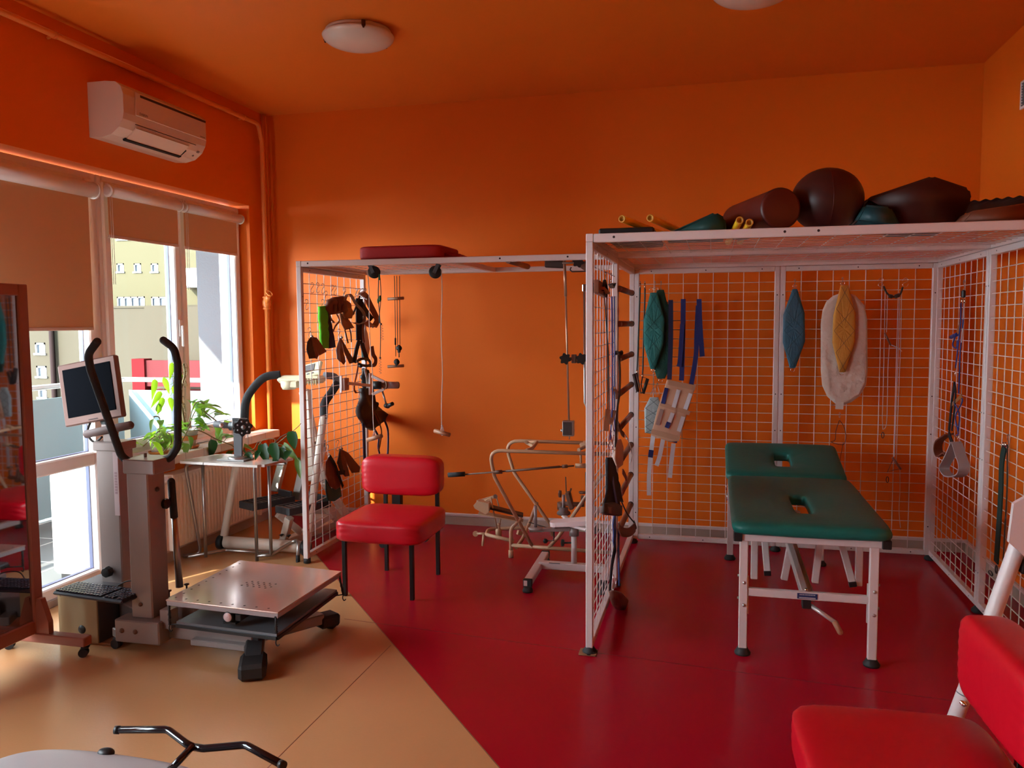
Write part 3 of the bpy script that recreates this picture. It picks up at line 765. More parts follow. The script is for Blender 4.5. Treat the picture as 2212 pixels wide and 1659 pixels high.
# top panels (wires seen from below)
zt = CH-.017
TR = [.12+.062*i for i in range(30)]
b = MB(); b.span((CX0,CY0-.001,CH-.036), (CX0+.034,CY0+.034,CH+.001), .002); obj('post_top', b, WHITE, big)
frame_panel(big, (CX0+.001,CY0+.035,zt), (0,1,0), 1.015, CX1-CX0-.002, 11, [.11+.113*i for i in range(17)], ez=(1,0,0), holes=False, name='roof_panel_frame', wr=.0018)
frame_panel(big, (CX0+.001,CY0+1.053,zt), (0,1,0), 1.03, CX1-CX0-.002, 11, [.11+.113*i for i in range(17)], ez=(1,0,0), holes=False, name='roof_panel_frame', wr=.0018)
b = MB(); b.span((CX0+.036,CY0-.001,CH-.040), (CX1,CY0+.033,CH), .003); rl = obj('front_rail', b, WHITE, big)
b = MB()
for x in (CX0+.13, CX0+.88, CX0+1.02, CX1-.1): b.cyl((x,CY0-.0016,CH-.018), (x,CY0+.01,CH-.018), .006, n=10)
obj('screw_hole', b, MATS['dark_hole'], rl)
# ladder rails and round wooden rungs in the rear half of the left side
for yy in (CYM+.01, CY1-.02):
    b = MB(); b.bar((CX0+.017,yy,Z0), (CX0+.017,yy,CH-.036), .034, .036, up=(0,1,0), bev=.003); obj('ladder_post', b, WHITE, big)
zr = P(1340, 630, X=-.56)
for k, z in enumerate([1.80-.208*i for i in range(8)]):
    b = MB(); b.tube([(CX0+.04,4.84,z), (CX0+.04,5.60,z)], .018, 14); rg = obj('wooden_rung', b, DKWOOD, big)
    b = MB(); b.tube([(CX0+.04,5.585,z), (CX0+.04,5.602,z)], .0205, 14); obj('end_ring', b, BLACK, rg)
for z in (.05, CH-.053):
    b = MB(); b.bar((CX0+.017,CYM,z), (CX0+.017,CY1-.03,z), .034, .034, bev=.003); obj('side_rail', b, WHITE, big)
# feet
for (x, y) in ((CX0+.017,CY0+.02), (CX1-.017,CY0+.02), (CX1-.017,CYM), (CX0+.03,CY1-.02), (CX1-.02,CY1-.02), (CX0+1.02,CY1-.02), (CX0+.017,CYM+.01)):
    b = MB(); b.lathe([(.004,0),(.030,0),(.036,.006),(.036,.016),(.024,.030),(.020,.038),(.004,.038)], (x,y,0), n=20); obj('rubber_foot', b, RUBBER, big)
b = MB(); b.box((CX0+.010,CY0+.02,.006), (.085,.07,.010), .002); obj('cork_pad', b, TAN, big)

small = thing('wire_frame_cage', 'white wire frame hung with straps and pulleys, left of the big cage', 'cage', (-1.62,5.39,0))
SX0, SX1, SY0, SY1 = -2.645, CX0-.003, 4.865, 5.89
frame_panel(small, (SX0+.017,SY0,Z0), (0,1,0), SY1-SY0, H, 8, R0)
b = MB(); b.lathe([(.004,0),(.024,0),(.024,.03),(.004,.03)], (SX0+.017,SY0+.02,0.004), n=16); obj('rubber_foot', b, RUBBER, small)
b = MB(); b.lathe([(.004,0),(.024,0),(.024,.03),(.004,.03)], (SX0+.017,SY1-.02,0.004), n=16); obj('rubber_foot', b, RUBBER, small)
b = MB(); b.span((SX0,SY0-.001,CH-.036), (SX0+.034,SY0+.033,CH+.001), .002); b.span((SX0,SY1-.033,CH-.036), (SX0+.034,SY1,CH+.001), .002); b.span((SX0+.002,SY0+.033,CH-.035), (SX0+.032,SY1-.033,CH), .002); obj('side_rail', b, WHITE, small)
b = MB(); b.span((SX0+.036,SY0-.001,CH-.036), (SX1,SY0+.034,CH), .003); rl = obj('front_rail', b, WHITE, small)
b = MB()
for x in (SX0+.085, -1.27, -.85): b.cyl((x,SY0-.0016,CH-.016), (x,SY0+.01,CH-.016), .006, n=10)
obj('screw_hole', b, MATS['dark_hole'], rl)
b = MB(); b.span((SX0+.036,SY1-.034,CH-.036), (SX1,SY1,CH), .003); obj('rear_rail', b, WHITE, small)
frame_panel(small, (SX0+.034,SY0+.034,CH-.018), (0,1,0), SY1-SY0-.068, 1.05, 10, [.10+.105*i for i in range(9)], ez=(1,0,0), holes=False, name='roof_panel_frame', wr=.0018)
# ================================================================ POSTURE MACHINE BY THE DOOR
PG = PALEGREY
def bolt(b, c, ax, r=.010, h=.010):
    c = Vector(c); ax = Vector(ax).normalized(); b.lathe([(.001,h),(r*.6,h),(r*.62,.004),(r,.004),(r,0)], c, ax, 12)
m_ = thing('posture_training_machine', 'grey posture machine with curved black arms and a low perforated platform', 'exercise machine', (-2.68,3.4,0))
# rear column with its padded bar
b = MB(); b.span((-3.10,3.55,.19), (-2.97,3.67,.965), .006); obj('rear_column', b, PG, m_)
b = MB(); b.span((-3.112,3.54,.955), (-2.955,3.68,1.0), .004); obj('column_cap', b, PG, m_)
b = MB(); b.span((-2.995,3.546,.62), (-2.966,3.552,.95)); lab = obj('label', b, mat('lilac_label', (.48,.38,.40), .5), m_, 'faded vertical label')
print_marks((-2.981,3.5455,.79), (0,0,1), (-1,0,0), [.012,.010,.012,.009,.011,.010,.012,.010], .014, .004, mat('faded_print', (.33,.22,.25), .6), 'print', lab)
p0 = P(186, 938, Y=3.56); p1 = P(283, 918, Y=3.56)
b = MB(); b.tube([p0-Vector((.01,0,0)), p0, p1, p1+Vector((.01,0,0))], [.012,.021,.021,.012], 16); obj('padded_bar', b, mat('brown_grey_foam', (.13,.085,.08), .7), m_)
b = MB(); b.span((-3.075,3.575,.99), (-3.02,3.63,p0.z+.02), .004); b.bar((-3.05,3.60,1.06), (-3.05,3.56,1.075), .04, .03); obj('bar_support', b, PG, m_)
b = MB(); b.tube(smooth_curve([(-3.10,3.6,1.02),(-3.15,3.6,.99),(-3.19,3.6,1.04),(-3.17,3.62,1.12),(-3.14,3.64,1.2)]), .006, 6); b.tube(smooth_curve([(-3.04,3.62,.99),(-3.07,3.62,1.06),(-3.09,3.64,1.14)]), .005, 6); obj('cable', b, BLACKCORD, m_)
kn = P(226, 1238, Y=3.50)
b = MB(); b.lathe([(.001,0),(.024,.002),(.028,.012),(.028,.032),(.024,.038),(.001,.038)], kn, (0,1,0), 8, sm=False); b.cyl(kn, (kn.x,3.56,kn.z), .009, n=10); obj('clamp_knob', b, BLACK, m_)
# front column
b = MB(); b.span((-2.755,3.345,.17), (-2.635,3.475,.895), .006); obj('front_column', b, PG, m_)
b = MB(); b.span((-2.765,3.335,.885), (-2.59,3.50,.955), .005); hb = obj('handle_block', b, PG, m_)
b = MB()
for (yy, zz) in ((3.38,.90),(3.45,.91),(3.41,.80)): bolt(b, (-2.634,yy,zz), (1,0,0), .012)
obj('bolt', b, DARKSTEEL, m_)
b = MB(); b.box((-2.70,3.42,.965), (.012,.012,.02), .002); obj('pin', b, BROWNTAPE, m_)
def arm(pts):
    b = MB(); b.tube([Vector(p) for p in pts], .0185, 16, fillet=.07)
    e = Vector(pts[0]); b.ball(e, .0185, 12); return b
L = [P(210,738,Y=3.22), P(190,765,Y=3.26), P(196,800,Y=3.28), P(262,985,Y=3.36), P(285,1003,Y=3.38), P(330,997,Y=3.42)]
obj('curved_arm', arm(L), FOAM, m_)
Rr = [P(353,735,Y=3.44), P(376,752,Y=3.45), P(384,785,Y=3.45), P(384,965,Y=3.45), P(368,990,Y=3.45), P(340,998,Y=3.45)]
obj('curved_arm', arm(Rr), FOAM, m_)
# base beams and casters
b = MB(); b.bar((-3.02,3.60,.115), (-2.63,3.415,.115), .10, .11, bev=.006); b.span((-2.82,3.30,.06), (-2.57,3.40,.172), .006); obj('base_beam', b, PG, m_)
b = MB(); b.span((-2.59,3.335,.13), (-2.53,3.40,.225), .004); obj('bracket', b, PG, m_)
b = MB()
for x in (-2.775,-2.70): bolt(b, (x,3.299,.12), (0,-1,0), .012)
bolt(b, (-2.70,3.344,.24), (0,-1,0), .010); obj('bolt', b, BROWNTAPE, m_)
b = MB(); b.bar((-2.87,3.36,.075), (-2.72,3.66,.075), .06, .045, bev=.004); obj('foot_beam', b, PG, m_)
def caster(parent, c, r=.022, yaw=0):
    c = Vector(c); R = Matrix.Rotation(yaw, 3, 'Z')
    b = MB()
    for s_ in (-1, 1):
        q = c+R@Vector((0, s_*.011, r)); b.tube([q-R@Vector((0,.006,0)), q+R@Vector((0,.006,0))], r, 18)
    w = obj('caster_wheel', b, RUBBER, parent)
    b = MB(); b.box(c+R@Vector((.008,0,r*2+.004)), (.036,.036,.010), .003, R); b.cyl(c+Vector((0,0,r*2)), c+Vector((0,0,r*2+.016)), .007, n=10)
    b.bar(c+R@Vector((0,0,r)), c+R@Vector((.012,0,r*2+.004)), .006, .012); obj('fork', b, DARKSTEEL, w)
caster(m_, (-2.865,3.365,0), .023); caster(m_, (-2.72,3.66,0), .023)
# long lever at the right of the column
lt = P(370,1040,Y=3.50); lb = P(388,1268,Y=3.50)
b = MB(); b.tube([lt.lerp(lb,.30), lb], [.0135,.0185], 14); lv = obj('lever', b, STEEL, m_)
b = MB(); b.tube([lt, lt.lerp(lb,.34)], .0185, 14); b.ball(lt, .0185, 12); obj('grip', b, FOAM, lv)
kn = P(358,1088,Y=3.46)
b = MB(); b.lathe([(.001,-.018),(.020,-.016),(.026,-.006),(.026,.008),(.018,.016),(.001,.018)], kn, (1,0,0), 10, sm=False); b.cyl((-2.635,kn.y,kn.z), kn, .008, n=10); obj('clamp_knob', b, BLACK, m_)
for (px, py) in ((365,1277),(403,1263)):
    q = P(px,py,Y=3.52); b = MB(); b.lathe([(.001,.008),(.012,.006),(.013,0),(.005,-.004),(.004,-.035)], q, (0,0,1), 12); obj('thumb_screw', b, DARKSTEEL, m_)
b = MB(); b.span((-2.64,3.46,.10), (-2.50,3.62,.24), .006); obj('lever_mount', b, PG, m_)

# balance platform
pf = m_
A = Vector((-2.483,3.244,.315)); B_ = Vector((-1.875,3.205,.315)); C_ = Vector((-1.865,3.835,.315)); D_ = Vector((-2.500,3.895,.315))
PLATE = mat('shiny_perforated_plate', (.56,.40,.35), .13, metal=.35, var=.06, vscale=3, bump=.04, bscale=25, spec=.8)
def quad_slab(q, t, mb=None):
    b = mb or MB(); vs = list(q)+[v-Vector((0,0,t)) for v in q]
    b._add(vs, [(0,1,2,3), (7,6,5,4)]+[(i, 4+i, 4+(i+1) % 4, (i+1) % 4) for i in range(4)]); return b
b = quad_slab([A,B_,C_,D_], .008); bmesh.ops.bevel(b.bm, geom=[e for e in b.bm.edges], offset=.0025, segments=2, affect='EDGES'); tp = obj('top_plate', b, PLATE, pf)
inn = [v.lerp((A+B_+C_+D_)/4, .012) for v in (A,B_,C_,D_)]
b = quad_slab([v-Vector((0,0,.008)) for v in inn], .020); obj('plate_edge', b, mat('grey_plate_edge', (.33,.29,.30), .4, .3), pf)
def pp(u, v, dz=0): return (A*(1-u)+B_*u)*(1-v)+(D_*(1-u)+C_*u)*v+Vector((0,0,dz))
b = MB()
uv = [(.05,.06+.095*i) for i in range(10)]+[(.15+.105*i,.055) for i in range(8)]
uv += [(.5+.055*i+.03*(j%2),.44+.035*j) for i in range(-2,3) for j in range(4)]
for (u_, v_) in uv: b.lathe([(.0001,.0007),(.0055,.0007),(.0056,-.002)], pp(u_, v_), (0,0,1), 10)
h_ = obj('plate_hole', b, mat('dark_plate_hole', (.05,.025,.02), .7), tp); h_['kind'] = 'stuff'
# lower tray
low_ = [pp(.07,.03,-.108), pp(.985,.0,-.100), pp(.985,.93,-.085), pp(.15,.96,-.10)]
b = quad_slab(low_, .012); obj('lower_tray', b, mat('blue_grey_tray', (.16,.17,.19), .3, .5), pf)
b = MB()
for i in range(4):
    b.bar(low_[i]-Vector((0,0,.02)), low_[(i+1) % 4]-Vector((0,0,.02)), .014, .014)
obj('tray_frame', b, BLACK, pf)
dg = P(492, 1333, Y=3.225)
b = MB(); b.lathe([(.001,-.002),(.021,-.002),(.025,0),(.025,.03),(.001,.03)], dg, (0,1,0), 28); b.span((dg.x-.03,dg.y+.005,dg.z-.035), (dg.x+.035,dg.y+.05,dg.z-.026)); dial = obj('dial_gauge', b, BLACK, pf)
b = MB(); b.lathe([(.001,0),(.0205,0),(.021,.002)], dg-Vector((0,.0035,0)), (0,1,0), 28); obj('dial_face', b, mat('pale_dial', (.62,.45,.45), .4), dial)
b = MB(); b.span((dg.x+.03,dg.y+.01,dg.z-.02), (dg.x+.06,dg.y+.12,dg.z+.012), .003); obj('sensor_block', b, BLACK, pf)
def spring(u_, v_, out):
    a = pp(u_, v_, -.02); e = a+Vector((out[0],out[1],-.105)); b = MB()
    n = 44; pts = [a.lerp(e, i/n)+Vector((.0065*math.cos(i*1.9), .0065*math.sin(i*1.9), 0)) for i in range(n+1)]
    b.tube([a, e], .0055, 8); b.tube(pts, .0022, 5)
    b.tube(smooth_curve([e, e+Vector((-.004,0,-.02)), e+Vector((.004,0,-.032)), e+Vector((.014,0,-.024))]), .0028, 6)
    tgt = pp(min(.93, max(.14, u_)), min(.9, max(.06, v_)), -.12)
    b.tube([e, tgt], .003, 6); obj('corner_spring', b, BLACK, pf)
spring(.015,.02,(0,0)); spring(.975,.01,(0,0)); spring(.99,.97,(.01,.02)); spring(.02,.98,(0,0))
b = MB(); b.bar((-2.70,3.43,.105), (-2.10,3.40,.105), .09, .070, bev=.005); b.bar((-2.42,3.36,.08), (-2.12,3.35,.08), .06, .03, bev=.004); obj('centre_beam', b, PG, pf)
b = MB(); b.bar((-2.13,3.44,.10), (-2.03,3.24,.055), .085, .05, bev=.008); b.span((-2.17,3.36,.09), (-2.07,3.50,.20), .004); obj('front_leg', b, DARKSTEEL, pf)
b = MB(); b.bar((-2.06,3.30,.047), (-1.985,3.155,.042), .120, .076, bev=.016); obj('foot_block', b, RUBBER, pf)
b = MB(); b.bar((-2.16,3.46,.085), (-1.97,3.79,.075), .075, .055, bev=.005); obj('rear_leg', b, PG, pf)
b = MB(); b.bar((-1.985,3.775,.055), (-1.925,3.875,.050), .10, .065, bev=.012); b.box((-1.94,3.85,.012), (.04,.04,.024), .004); obj('foot_block', b, RUBBER, pf)
b = MB(); b.lathe([(.001,0),(.03,0),(.032,.006),(.03,.028)], (-2.02,3.22,0), n=14); obj('foot_pad', b, RUBBER, pf)

# monitor
mo = thing('computer_monitor', 'tilted flat computer monitor with a black screen, mounted on the rear column', 'monitor', (-3.15,3.62,1.1))
q = [P(110,787,Y=3.60), P(245,778,Y=3.66), P(272,893,Y=3.60), P(144,922,Y=3.54)]    # tl tr br bl
ex = ((q[1]-q[0])+(q[2]-q[3])).normalized(); ez = ((q[0]-q[3])+(q[1]-q[2])).normalized(); ez = (ez-ex*ez.dot(ex)).normalized(); nn = ex.cross(ez)  # toward viewer
cc = sum(q, Vector())/4; W_ = ((q[1]-q[0]).length+(q[2]-q[3]).length)/2; H_ = ((q[0]-q[3]).length+(q[1]-q[2]).length)/2
if nn.y > 0: nn = -nn
_a = math.radians(10.5); ex = Vector((math.cos(_a), .10, math.sin(_a))).normalized(); ez = Vector((-math.sin(_a), .10, math.cos(_a))); ez = (ez-ex*ez.dot(ex)).normalized()
nn = ex.cross(ez); nn = -nn if nn.y > 0 else nn
Rm = Matrix((ex, ez, ex.cross(ez))).transposed()
dpt = -nn
MONC = mat('brown_silver_bezel', (.17,.09,.075), .35, .2)
b = MB(); b.box(cc+dpt*.022, (W_,H_,.040), .006, Rm); hs = obj('housing', b, MONC, mo)
b = MB(); b.box(cc+dpt*.004-ez*-.006, (W_-.058,H_-.072,.012), .001, Rm); obj('screen', b, mat('black_screen', (.003,.004,.007), .6, spec=.02), mo)
b = MB(); b.box(cc+dpt*.045, (W_*.6,H_*.6,.03), .01, Rm); b.bar(cc+dpt*.06-ez*.05, Vector((-3.05,3.62,1.02)), .05, .03); obj('mount', b, BLACK, mo)
print_marks(cc-ez*(H_/2-.015)-dpt*.0008, ex, ez, [.007]*6, .006, .002, mat('monitor_lettering', (.08,.04,.04), .5), 'print', hs)

# pc case and keyboard
pc = thing('computer_case', 'squat black-sided computer case with a pale front panel, under the keyboard', 'computer', (-3.05,3.5,0))
b = MB(); b.span((-3.205,3.375,.008), (-2.972,3.66,.262), .003); obj('case', b, DARKSTEEL, pc)
b = MB(); b.span((-3.207,3.366,.010), (-2.975,3.376,.262), .002); fp = obj('front_panel', b, mat('khaki_panel', (.40,.31,.17), .45), pc)
b = MB(); b.lathe([(.0001,0),(.021,0),(.022,.002)], (-3.068,3.3635,.075), (0,1,0), 20); obj('round_vent', b, BLACK, fp)
b = MB(); b.lathe([(.0001,0),(.005,0),(.006,.002)], (-3.188,3.3635,.243), (0,1,0), 12); b.lathe([(.0001,0),(.005,0),(.006,.002)], (-2.995,3.3635,.243), (0,1,0), 12); obj('screw', b, BLACK, fp)
b = MB(); b.span((-3.19,3.38,0), (-2.90,3.64,.010)); obj('base_plate', b, BEIGE, pc)
kb = thing('computer_keyboard', 'black computer keyboard lying across the computer case', 'keyboard', (-2.92,3.32,.262))
K0 = P(112,1278,Z=.285); K1 = P(262,1299,Z=.285); K3 = P(165,1257,Z=.285)
ex = (K1-K0).normalized(); ey = (K3-K0); ey = (ey-ex*ey.dot(ex)).normalized(); KW, KD = .445, .175
Rk = Matrix((ex, ey, Vector((0,0,1)))).transposed(); kc = K0+ex*KW/2+ey*KD/2
b = MB(); b.box(Vector((kc.x,kc.y,.276)), (KW,KD,.020), .008, Rk); obj('body', b, mat('black_keyboard', (.015,.016,.030), .35), kb)
KEYM = mat('black_keys', (.03,.033,.05), .25)
b = MB()
for r_ in range(6):
    for c_ in range(22):
        if c_ in (15, 19) and r_ in (0,): continue
        if c_ == 15: continue
        w = .0165; p = K0+ex*(.018+c_*.0196)+ey*(.022+r_*.0235)
        b.box(Vector((p.x,p.y,.2895)), (w,.0185,.008), .002, Rk)
ks = obj('keys', b, KEYM, kb); ks['kind'] = 'stuff'
b = MB(); b.tube(smooth_curve([kc+ey*.09+Vector((0,0,-.01)), kc+ey*.12+ex*.06+Vector((0,0,.02)), kc+ey*.13+ex*.16+Vector((0,0,.01)), kc+ey*.11+ex*.22+Vector((0,0,-.03))]), .003, 6); obj('cable', b, BLACKCORD, kb)

# mirror on casters
mi = thing('rolling_mirror', 'tall pinkish-brown framed mirror on a caster foot at the left edge', 'mirror', (-3.2,2.8,0))
MF = mat('pinkish_brown_frame', (.30,.10,.07), .45, var=.05)
my0, my1 = 2.35, 3.265
b = MB(); b.span((-3.235,my1-.055,.10), (-3.195,my1,1.80), .004); obj('frame_post', b, MF, mi)
b = MB(); b.span((-3.235,my0,.10), (-3.195,my0+.055,1.80), .004); obj('frame_post', b, MF, mi)
b = MB(); b.span((-3.235,my0+.055,1.745), (-3.195,my1-.055,1.80), .004); obj('frame_rail', b, MF, mi)
b = MB(); b.span((-3.235,my0+.055,.10), (-3.195,my1-.055,.165), .004); obj('frame_rail', b, MF, mi)
b = MB(); b.span((-3.222,my0+.05,.16), (-3.208,my1-.05,1.75)); obj('mirror_glass', b, MIRROR, mi)
b = MB(); b.prism([(-.04,.102),(.052,.102),(.052,.16),(.012,.275),(-.012,.275)], (-3.175,my1-.02,0), (1,0,0), (0,0,1), .03); obj('brace', b, MF, mi)
for yy in (my1-.03, my0+.03):
    b = MB(); b.span((-3.42,yy-.03,.058), (-2.915,yy+.025,.103), .004); obj('foot_bar', b, MF, mi)
    for xx in (-2.945, -3.38): caster(mi, (xx,yy,0), .022, .5)
# ================================================================ STEEL TUBE TABLE WITH HAND EXERCISER
tb = thing('tubular_table', 'small laminate table on bent steel tube legs in front of the radiator', 'table', (-3.0,4.78,0))
zt = .715
q = [Vector((-3.40,4.60,zt)), Vector((-2.755,4.56,zt)), Vector((-2.70,4.90,zt)), Vector((-3.30,4.93,zt))]
b = quad_slab(q, .016); bmesh.ops.bevel(b.bm, geom=[e for e in b.bm.edges if abs(e.verts[0].co.z-e.verts[1].co.z) > .01], offset=.03, segments=5, affect='EDGES'); obj('table_top', b, LAMINATE, tb)
b = MB(); b.bar((-3.19,4.585,zt-.008), (-3.19,4.93,zt-.0078), .003, .0165); obj('joint_line', b, DARKSTEEL, tb)
def ttube(pts, name='tube_leg', f=.06, r=.0115): 
    b = MB(); b.tube([Vector(p) for p in pts], r, 12, fillet=f); return obj(name, b, STEEL, tb)
ttube([(-2.99,4.86,.0), (-2.99,4.86,zt-.04), (-2.745,4.83,zt-.035), (-2.74,4.83,zt-.03)])
ttube([(-2.905,4.90,.035), (-2.905,4.90,zt-.025)], f=0)
ttube([(-3.52,4.80,.02), (-3.42,4.86,.02), (-3.42,4.72,zt-.04), (-3.25,4.72,zt-.03)], f=.05)
ttube([(-3.30,4.74,.04), (-3.30,4.74,zt-.025)], f=0)
ttube([(-3.44,4.74,.035), (-3.28,4.94,.035), (-2.90,4.93,.04)], 'base_tube', .04)
ttube([(-2.99,4.86,.035), (-2.905,4.90,.035), (-2.78,5.02,.12), (-2.715,4.93,.12), (-2.705,4.90,.035)], 'base_tube', .05)
b = MB(); b.tube([(-2.705,4.90,.0), (-2.706,4.902,.045)], .0145, 12); obj('rubber_tip', b, RUBBER, tb)
# hand exerciser clamped on the table
hx = thing('wrist_exerciser', 'black geared wrist exerciser on a flat post at the edge of the tube table', 'exercise device', (-3.02,4.74,zt))
c0 = P(515, 984, Y=4.72); c0.z = zt
b = MB(); b.box((c0.x-.02,c0.y,zt+.006), (.20,.13,.012), .003); b.lathe([(.001,.026),(.055,.026),(.062,.018),(.062,.012)], (c0.x-.005,c0.y,zt), n=28); obj('base_plate', b, mat('dull_aluminium', (.35,.34,.34), .35, .7), hx)
b = MB(); b.prism([(-.028,.02),(.026,.02),(.030,.14),(.040,.20),(-.030,.20),(-.028,.12)], (c0.x,c0.y+.008,zt), (1,0,0), (0,0,1), .014); obj('post', b, DARKSTEEL, hx)
hc = Vector((c0.x+.010,c0.y-.01,zt+.225))
b = MB(); b.cyl(hc+Vector((-.055,0,.0)), hc+Vector((.02,0,0)), .030, n=18); b.box(hc+Vector((.015,.0,.045)), (.10,.03,.016), .003); b.box(hc+Vector((.0,.0,0)), (.05,.045,.085), .004); obj('hub', b, BLACK, hx)
gear = MB(); gc = hc+Vector((.052,-.004,-.002))
gp = []
for i in range(28):
    a = 2*PI*i/28; r_ = .060 if i % 4 in (0, 1) else .050; gp.append((r_*math.cos(a), r_*math.sin(a)))
gear.prism(gp, gc+Vector((-.006,-.010,0)), (.83,.55,0), (0,0,1), .022); obj('toothed_disc', gear, BLACK, hx)
b = MB()
for i in range(7):
    a = 2*PI*i/7; b.ball(gc+Vector((.83*.038*math.cos(a)+.008,.55*.038*math.cos(a)-.029,.038*math.sin(a))), .0068, 8)
b.ball(gc+Vector((.008,-.030,0)), .015, 12); obj('stud', b, mat('grey_studs', (.25,.24,.24), .4, .4), hx)['kind'] = 'stuff'
b = MB(); b.tube([hc+Vector((-.05,0,.0)), hc+Vector((-.175,.01,.008))], [.019,.022], 16); obj('handle', b, mat('dark_grey_grip', (.07,.065,.07), .6), hx)
b = MB(); b.cyl(hc+Vector((-.115,-.018,.0)), hc+Vector((-.10,-.024,.01)), .012, n=12); obj('label', b, mat('pinkish_sticker', (.60,.38,.32), .5), hx)
b = MB(); b.tube([hc+Vector((.075,-.01,.03)), hc+Vector((.077,-.01,-.12))], .0022, 6); b.tube([hc+Vector((-.02,-.03,.06)), hc+Vector((-.022,-.035,-.06))], .0022, 6); obj('wire_pin', b, STEEL, hx)

# ================================================================ STEPPER / CROSS TRAINER
st = thing('stepping_machine', 'white stepping machine with black foam arms, behind the left mesh panel', 'exercise machine', (-3.0,5.3,0))
CR = mat('cream_white_machine_enamel', (.72,.64,.55), .35)
b = MB(); b.tube([(-3.34,5.03,.065), (-2.70,5.03,.065)], .042, 18); obj('base_tube', b, CR, st)
for x in (-3.37, -2.715):
    b = MB(); b.tube([(x-.02,5.03,.062), (x+.02,5.03,.062)], .050, 18); obj('end_cap', b, RUBBER, st)
def upright(px0, px1, y0, y1, name='upright_tube', r=.027):
    a = P(*px0, Y=y0); e = P(*px1, Y=y1); b = MB(); b.tube([a, e], r, 16); return obj(name, b, CR, st), a, e
u1, a1, e1 = upright((481,1176), (528,905), 5.03, 5.22)
u2, a2, e2 = upright((662,1186), (699,900), 5.04, 5.36)
armp = [P(528,908,Y=5.22), P(531,868,Y=5.24), P(546,840,Y=5.28), P(572,815,Y=5.34), P(606,809,Y=5.40), P(640,812,Y=5.45)]
b = MB(); b.tube(smooth_curve(armp[:-1]), .030, 16); b.ball(armp[0], .031, 12, sc=(1,1,.6)); obj('foam_arm', b, FOAM, st)
armr = [P(699,903,Y=5.36), P(701,872,Y=5.42), P(716,848,Y=5.50), P(729,828,Y=5.56), P(723,814,Y=5.58), P(700,811,Y=5.52)]
b = MB(); b.tube(smooth_curve(armr[:4]), .030, 16); b.ball(armr[0], .031, 12, sc=(1,1,.6)); obj('foam_arm', b, FOAM, st)
b = MB(); b.tube(smooth_curve(armr[3:]), .026, 16); obj('arm_tube', b, mat('grey_foam', (.16,.17,.20), .7), st)
# console tray
k0 = P(603,808,Y=5.42); k1 = P(700,838,Y=5.44)
b = MB(); kc_ = (k0+k1)/2
b.box(kc_+Vector((.0,0,.012)), (abs(k1.x-k0.x),.12,.055), .02); 
b.lathe([(.001,-.03),(.045,-.03),(.056,-.01),(.060,.035),(.052,.035),(.045,0),(.001,-.005)], P(624,832,Y=5.38), n=20)
b.box(kc_+Vector((-.035,-.06,-.02)), (.10,.07,.05), .008); obj('console_tray', b, CREAM, st)
b = MB()
for i in range(5): b.box(kc_+Vector((.07+.02*i,-.062,.0)), (.006,.01,.05), .001)
obj('tray_ribs', b, mat('cream_shade_plastic', (.45,.38,.22), .5), st)
kc2 = P(672,800,Y=5.46); Rc = Matrix.Rotation(-.25, 3, 'Y') @ Matrix.Rotation(-.75, 3, 'X')
b = MB(); b.box(kc2, (.17,.028,.13), .008, Rc); con = obj('console', b, CREAM, st)
b = MB(); b.box(kc2+Rc@Vector((-.012,-.0155,.01)), (.095,.004,.07), .001, Rc); obj('display', b, mat('grey_display', (.16,.15,.15), .3), con)
b = MB()
for i in range(3): b.box(kc2+Rc@Vector((-.045+.035*i,-.0155,-.045)), (.02,.005,.012), .001, Rc)
obj('buttons', b, GREYPLASTIC, con)
# central mast
b = MB(); b.bar(P(662,842,Y=5.46), P(688,1010,Y=5.30)+Vector((-.05,0,-.1)), .055, .06, up=(0,1,0), bev=.005); b.bar(P(655,845,Y=5.5), P(700,1040,Y=5.62), .06, .04, up=(0,1,0), bev=.005); obj('mast', b, CR, st)
b = MB(); b.bar(P(700,1040,Y=5.62), (-2.75,5.80,.07), .06, .05, bev=.004); obj('mast', b, CR, st)
# shock absorbers
pS = P(700,905+20,Y=5.25)
b = MB(); b.tube([P(699,965,Y=5.38), P(672,1075,Y=5.28)], .024, 14); ab = obj('damper', b, mat('bright_alloy', (.72,.72,.74), .2, .6), st)
b = MB(); b.tube([P(675,1062,Y=5.29), P(668,1092,Y=5.26)], .027, 14); obj('damper_cap', b, DARKSTEEL, ab)
b = MB(); b.tube([P(662,955,Y=5.40), P(700,958,Y=5.38)], .010, 10); b.tube([P(700,950,Y=5.38), P(700,966,Y=5.38)], .012, 10); obj('cross_pin', b, STEEL, st)
# pedals and pedal arms
def pedal(c, yaw, armpts, lab):
    R = Matrix.Rotation(yaw, 3, 'Z')
    b = MB(); c = Vector(c); L_, W2, t_ = .34, .155, .050
    for s_ in (-1, 1): b.box(c+R@Vector((s_*W2/2,0,0)), (.012,L_,t_), .004, R)
    for s_ in (-1, 1): b.box(c+R@Vector((0,s_*L_/2,0)), (W2+.012,.014,t_), .004, R)
    b.box(c+R@Vector((0,0,-.010)), (W2,L_,.016), .002, R)
    for i in range(9): b.box(c+R@Vector((0,-L_/2+.03+i*.035,.012)), (W2-.02,.016,.012), .002, R)
    b.box(c+R@Vector((0,L_/2-.02,.035)), (W2,.02,.05), .004, R)
    obj('pedal', b, mat('dark_grey_pedal', (.035,.036,.04), .5), st)
    b = MB(); b.bar(armpts[0], armpts[1], .045, .06, up=(1,0,0), bev=.004); obj('pedal_arm', b, CR if lab else STEEL, st)
pc1 = P(556,1090,Y=5.05); pc2 = P(632,1100,Y=5.05)
pedal(pc1+Vector((.02,.10,.0)), -.45, (P(594,1062,Y=5.33), P(612,992,Y=5.42)), 0)
pedal(pc2+Vector((.03,.10,.0)), -.45, (P(640,1080,Y=5.40), P(655,1010,Y=5.46)), 0)
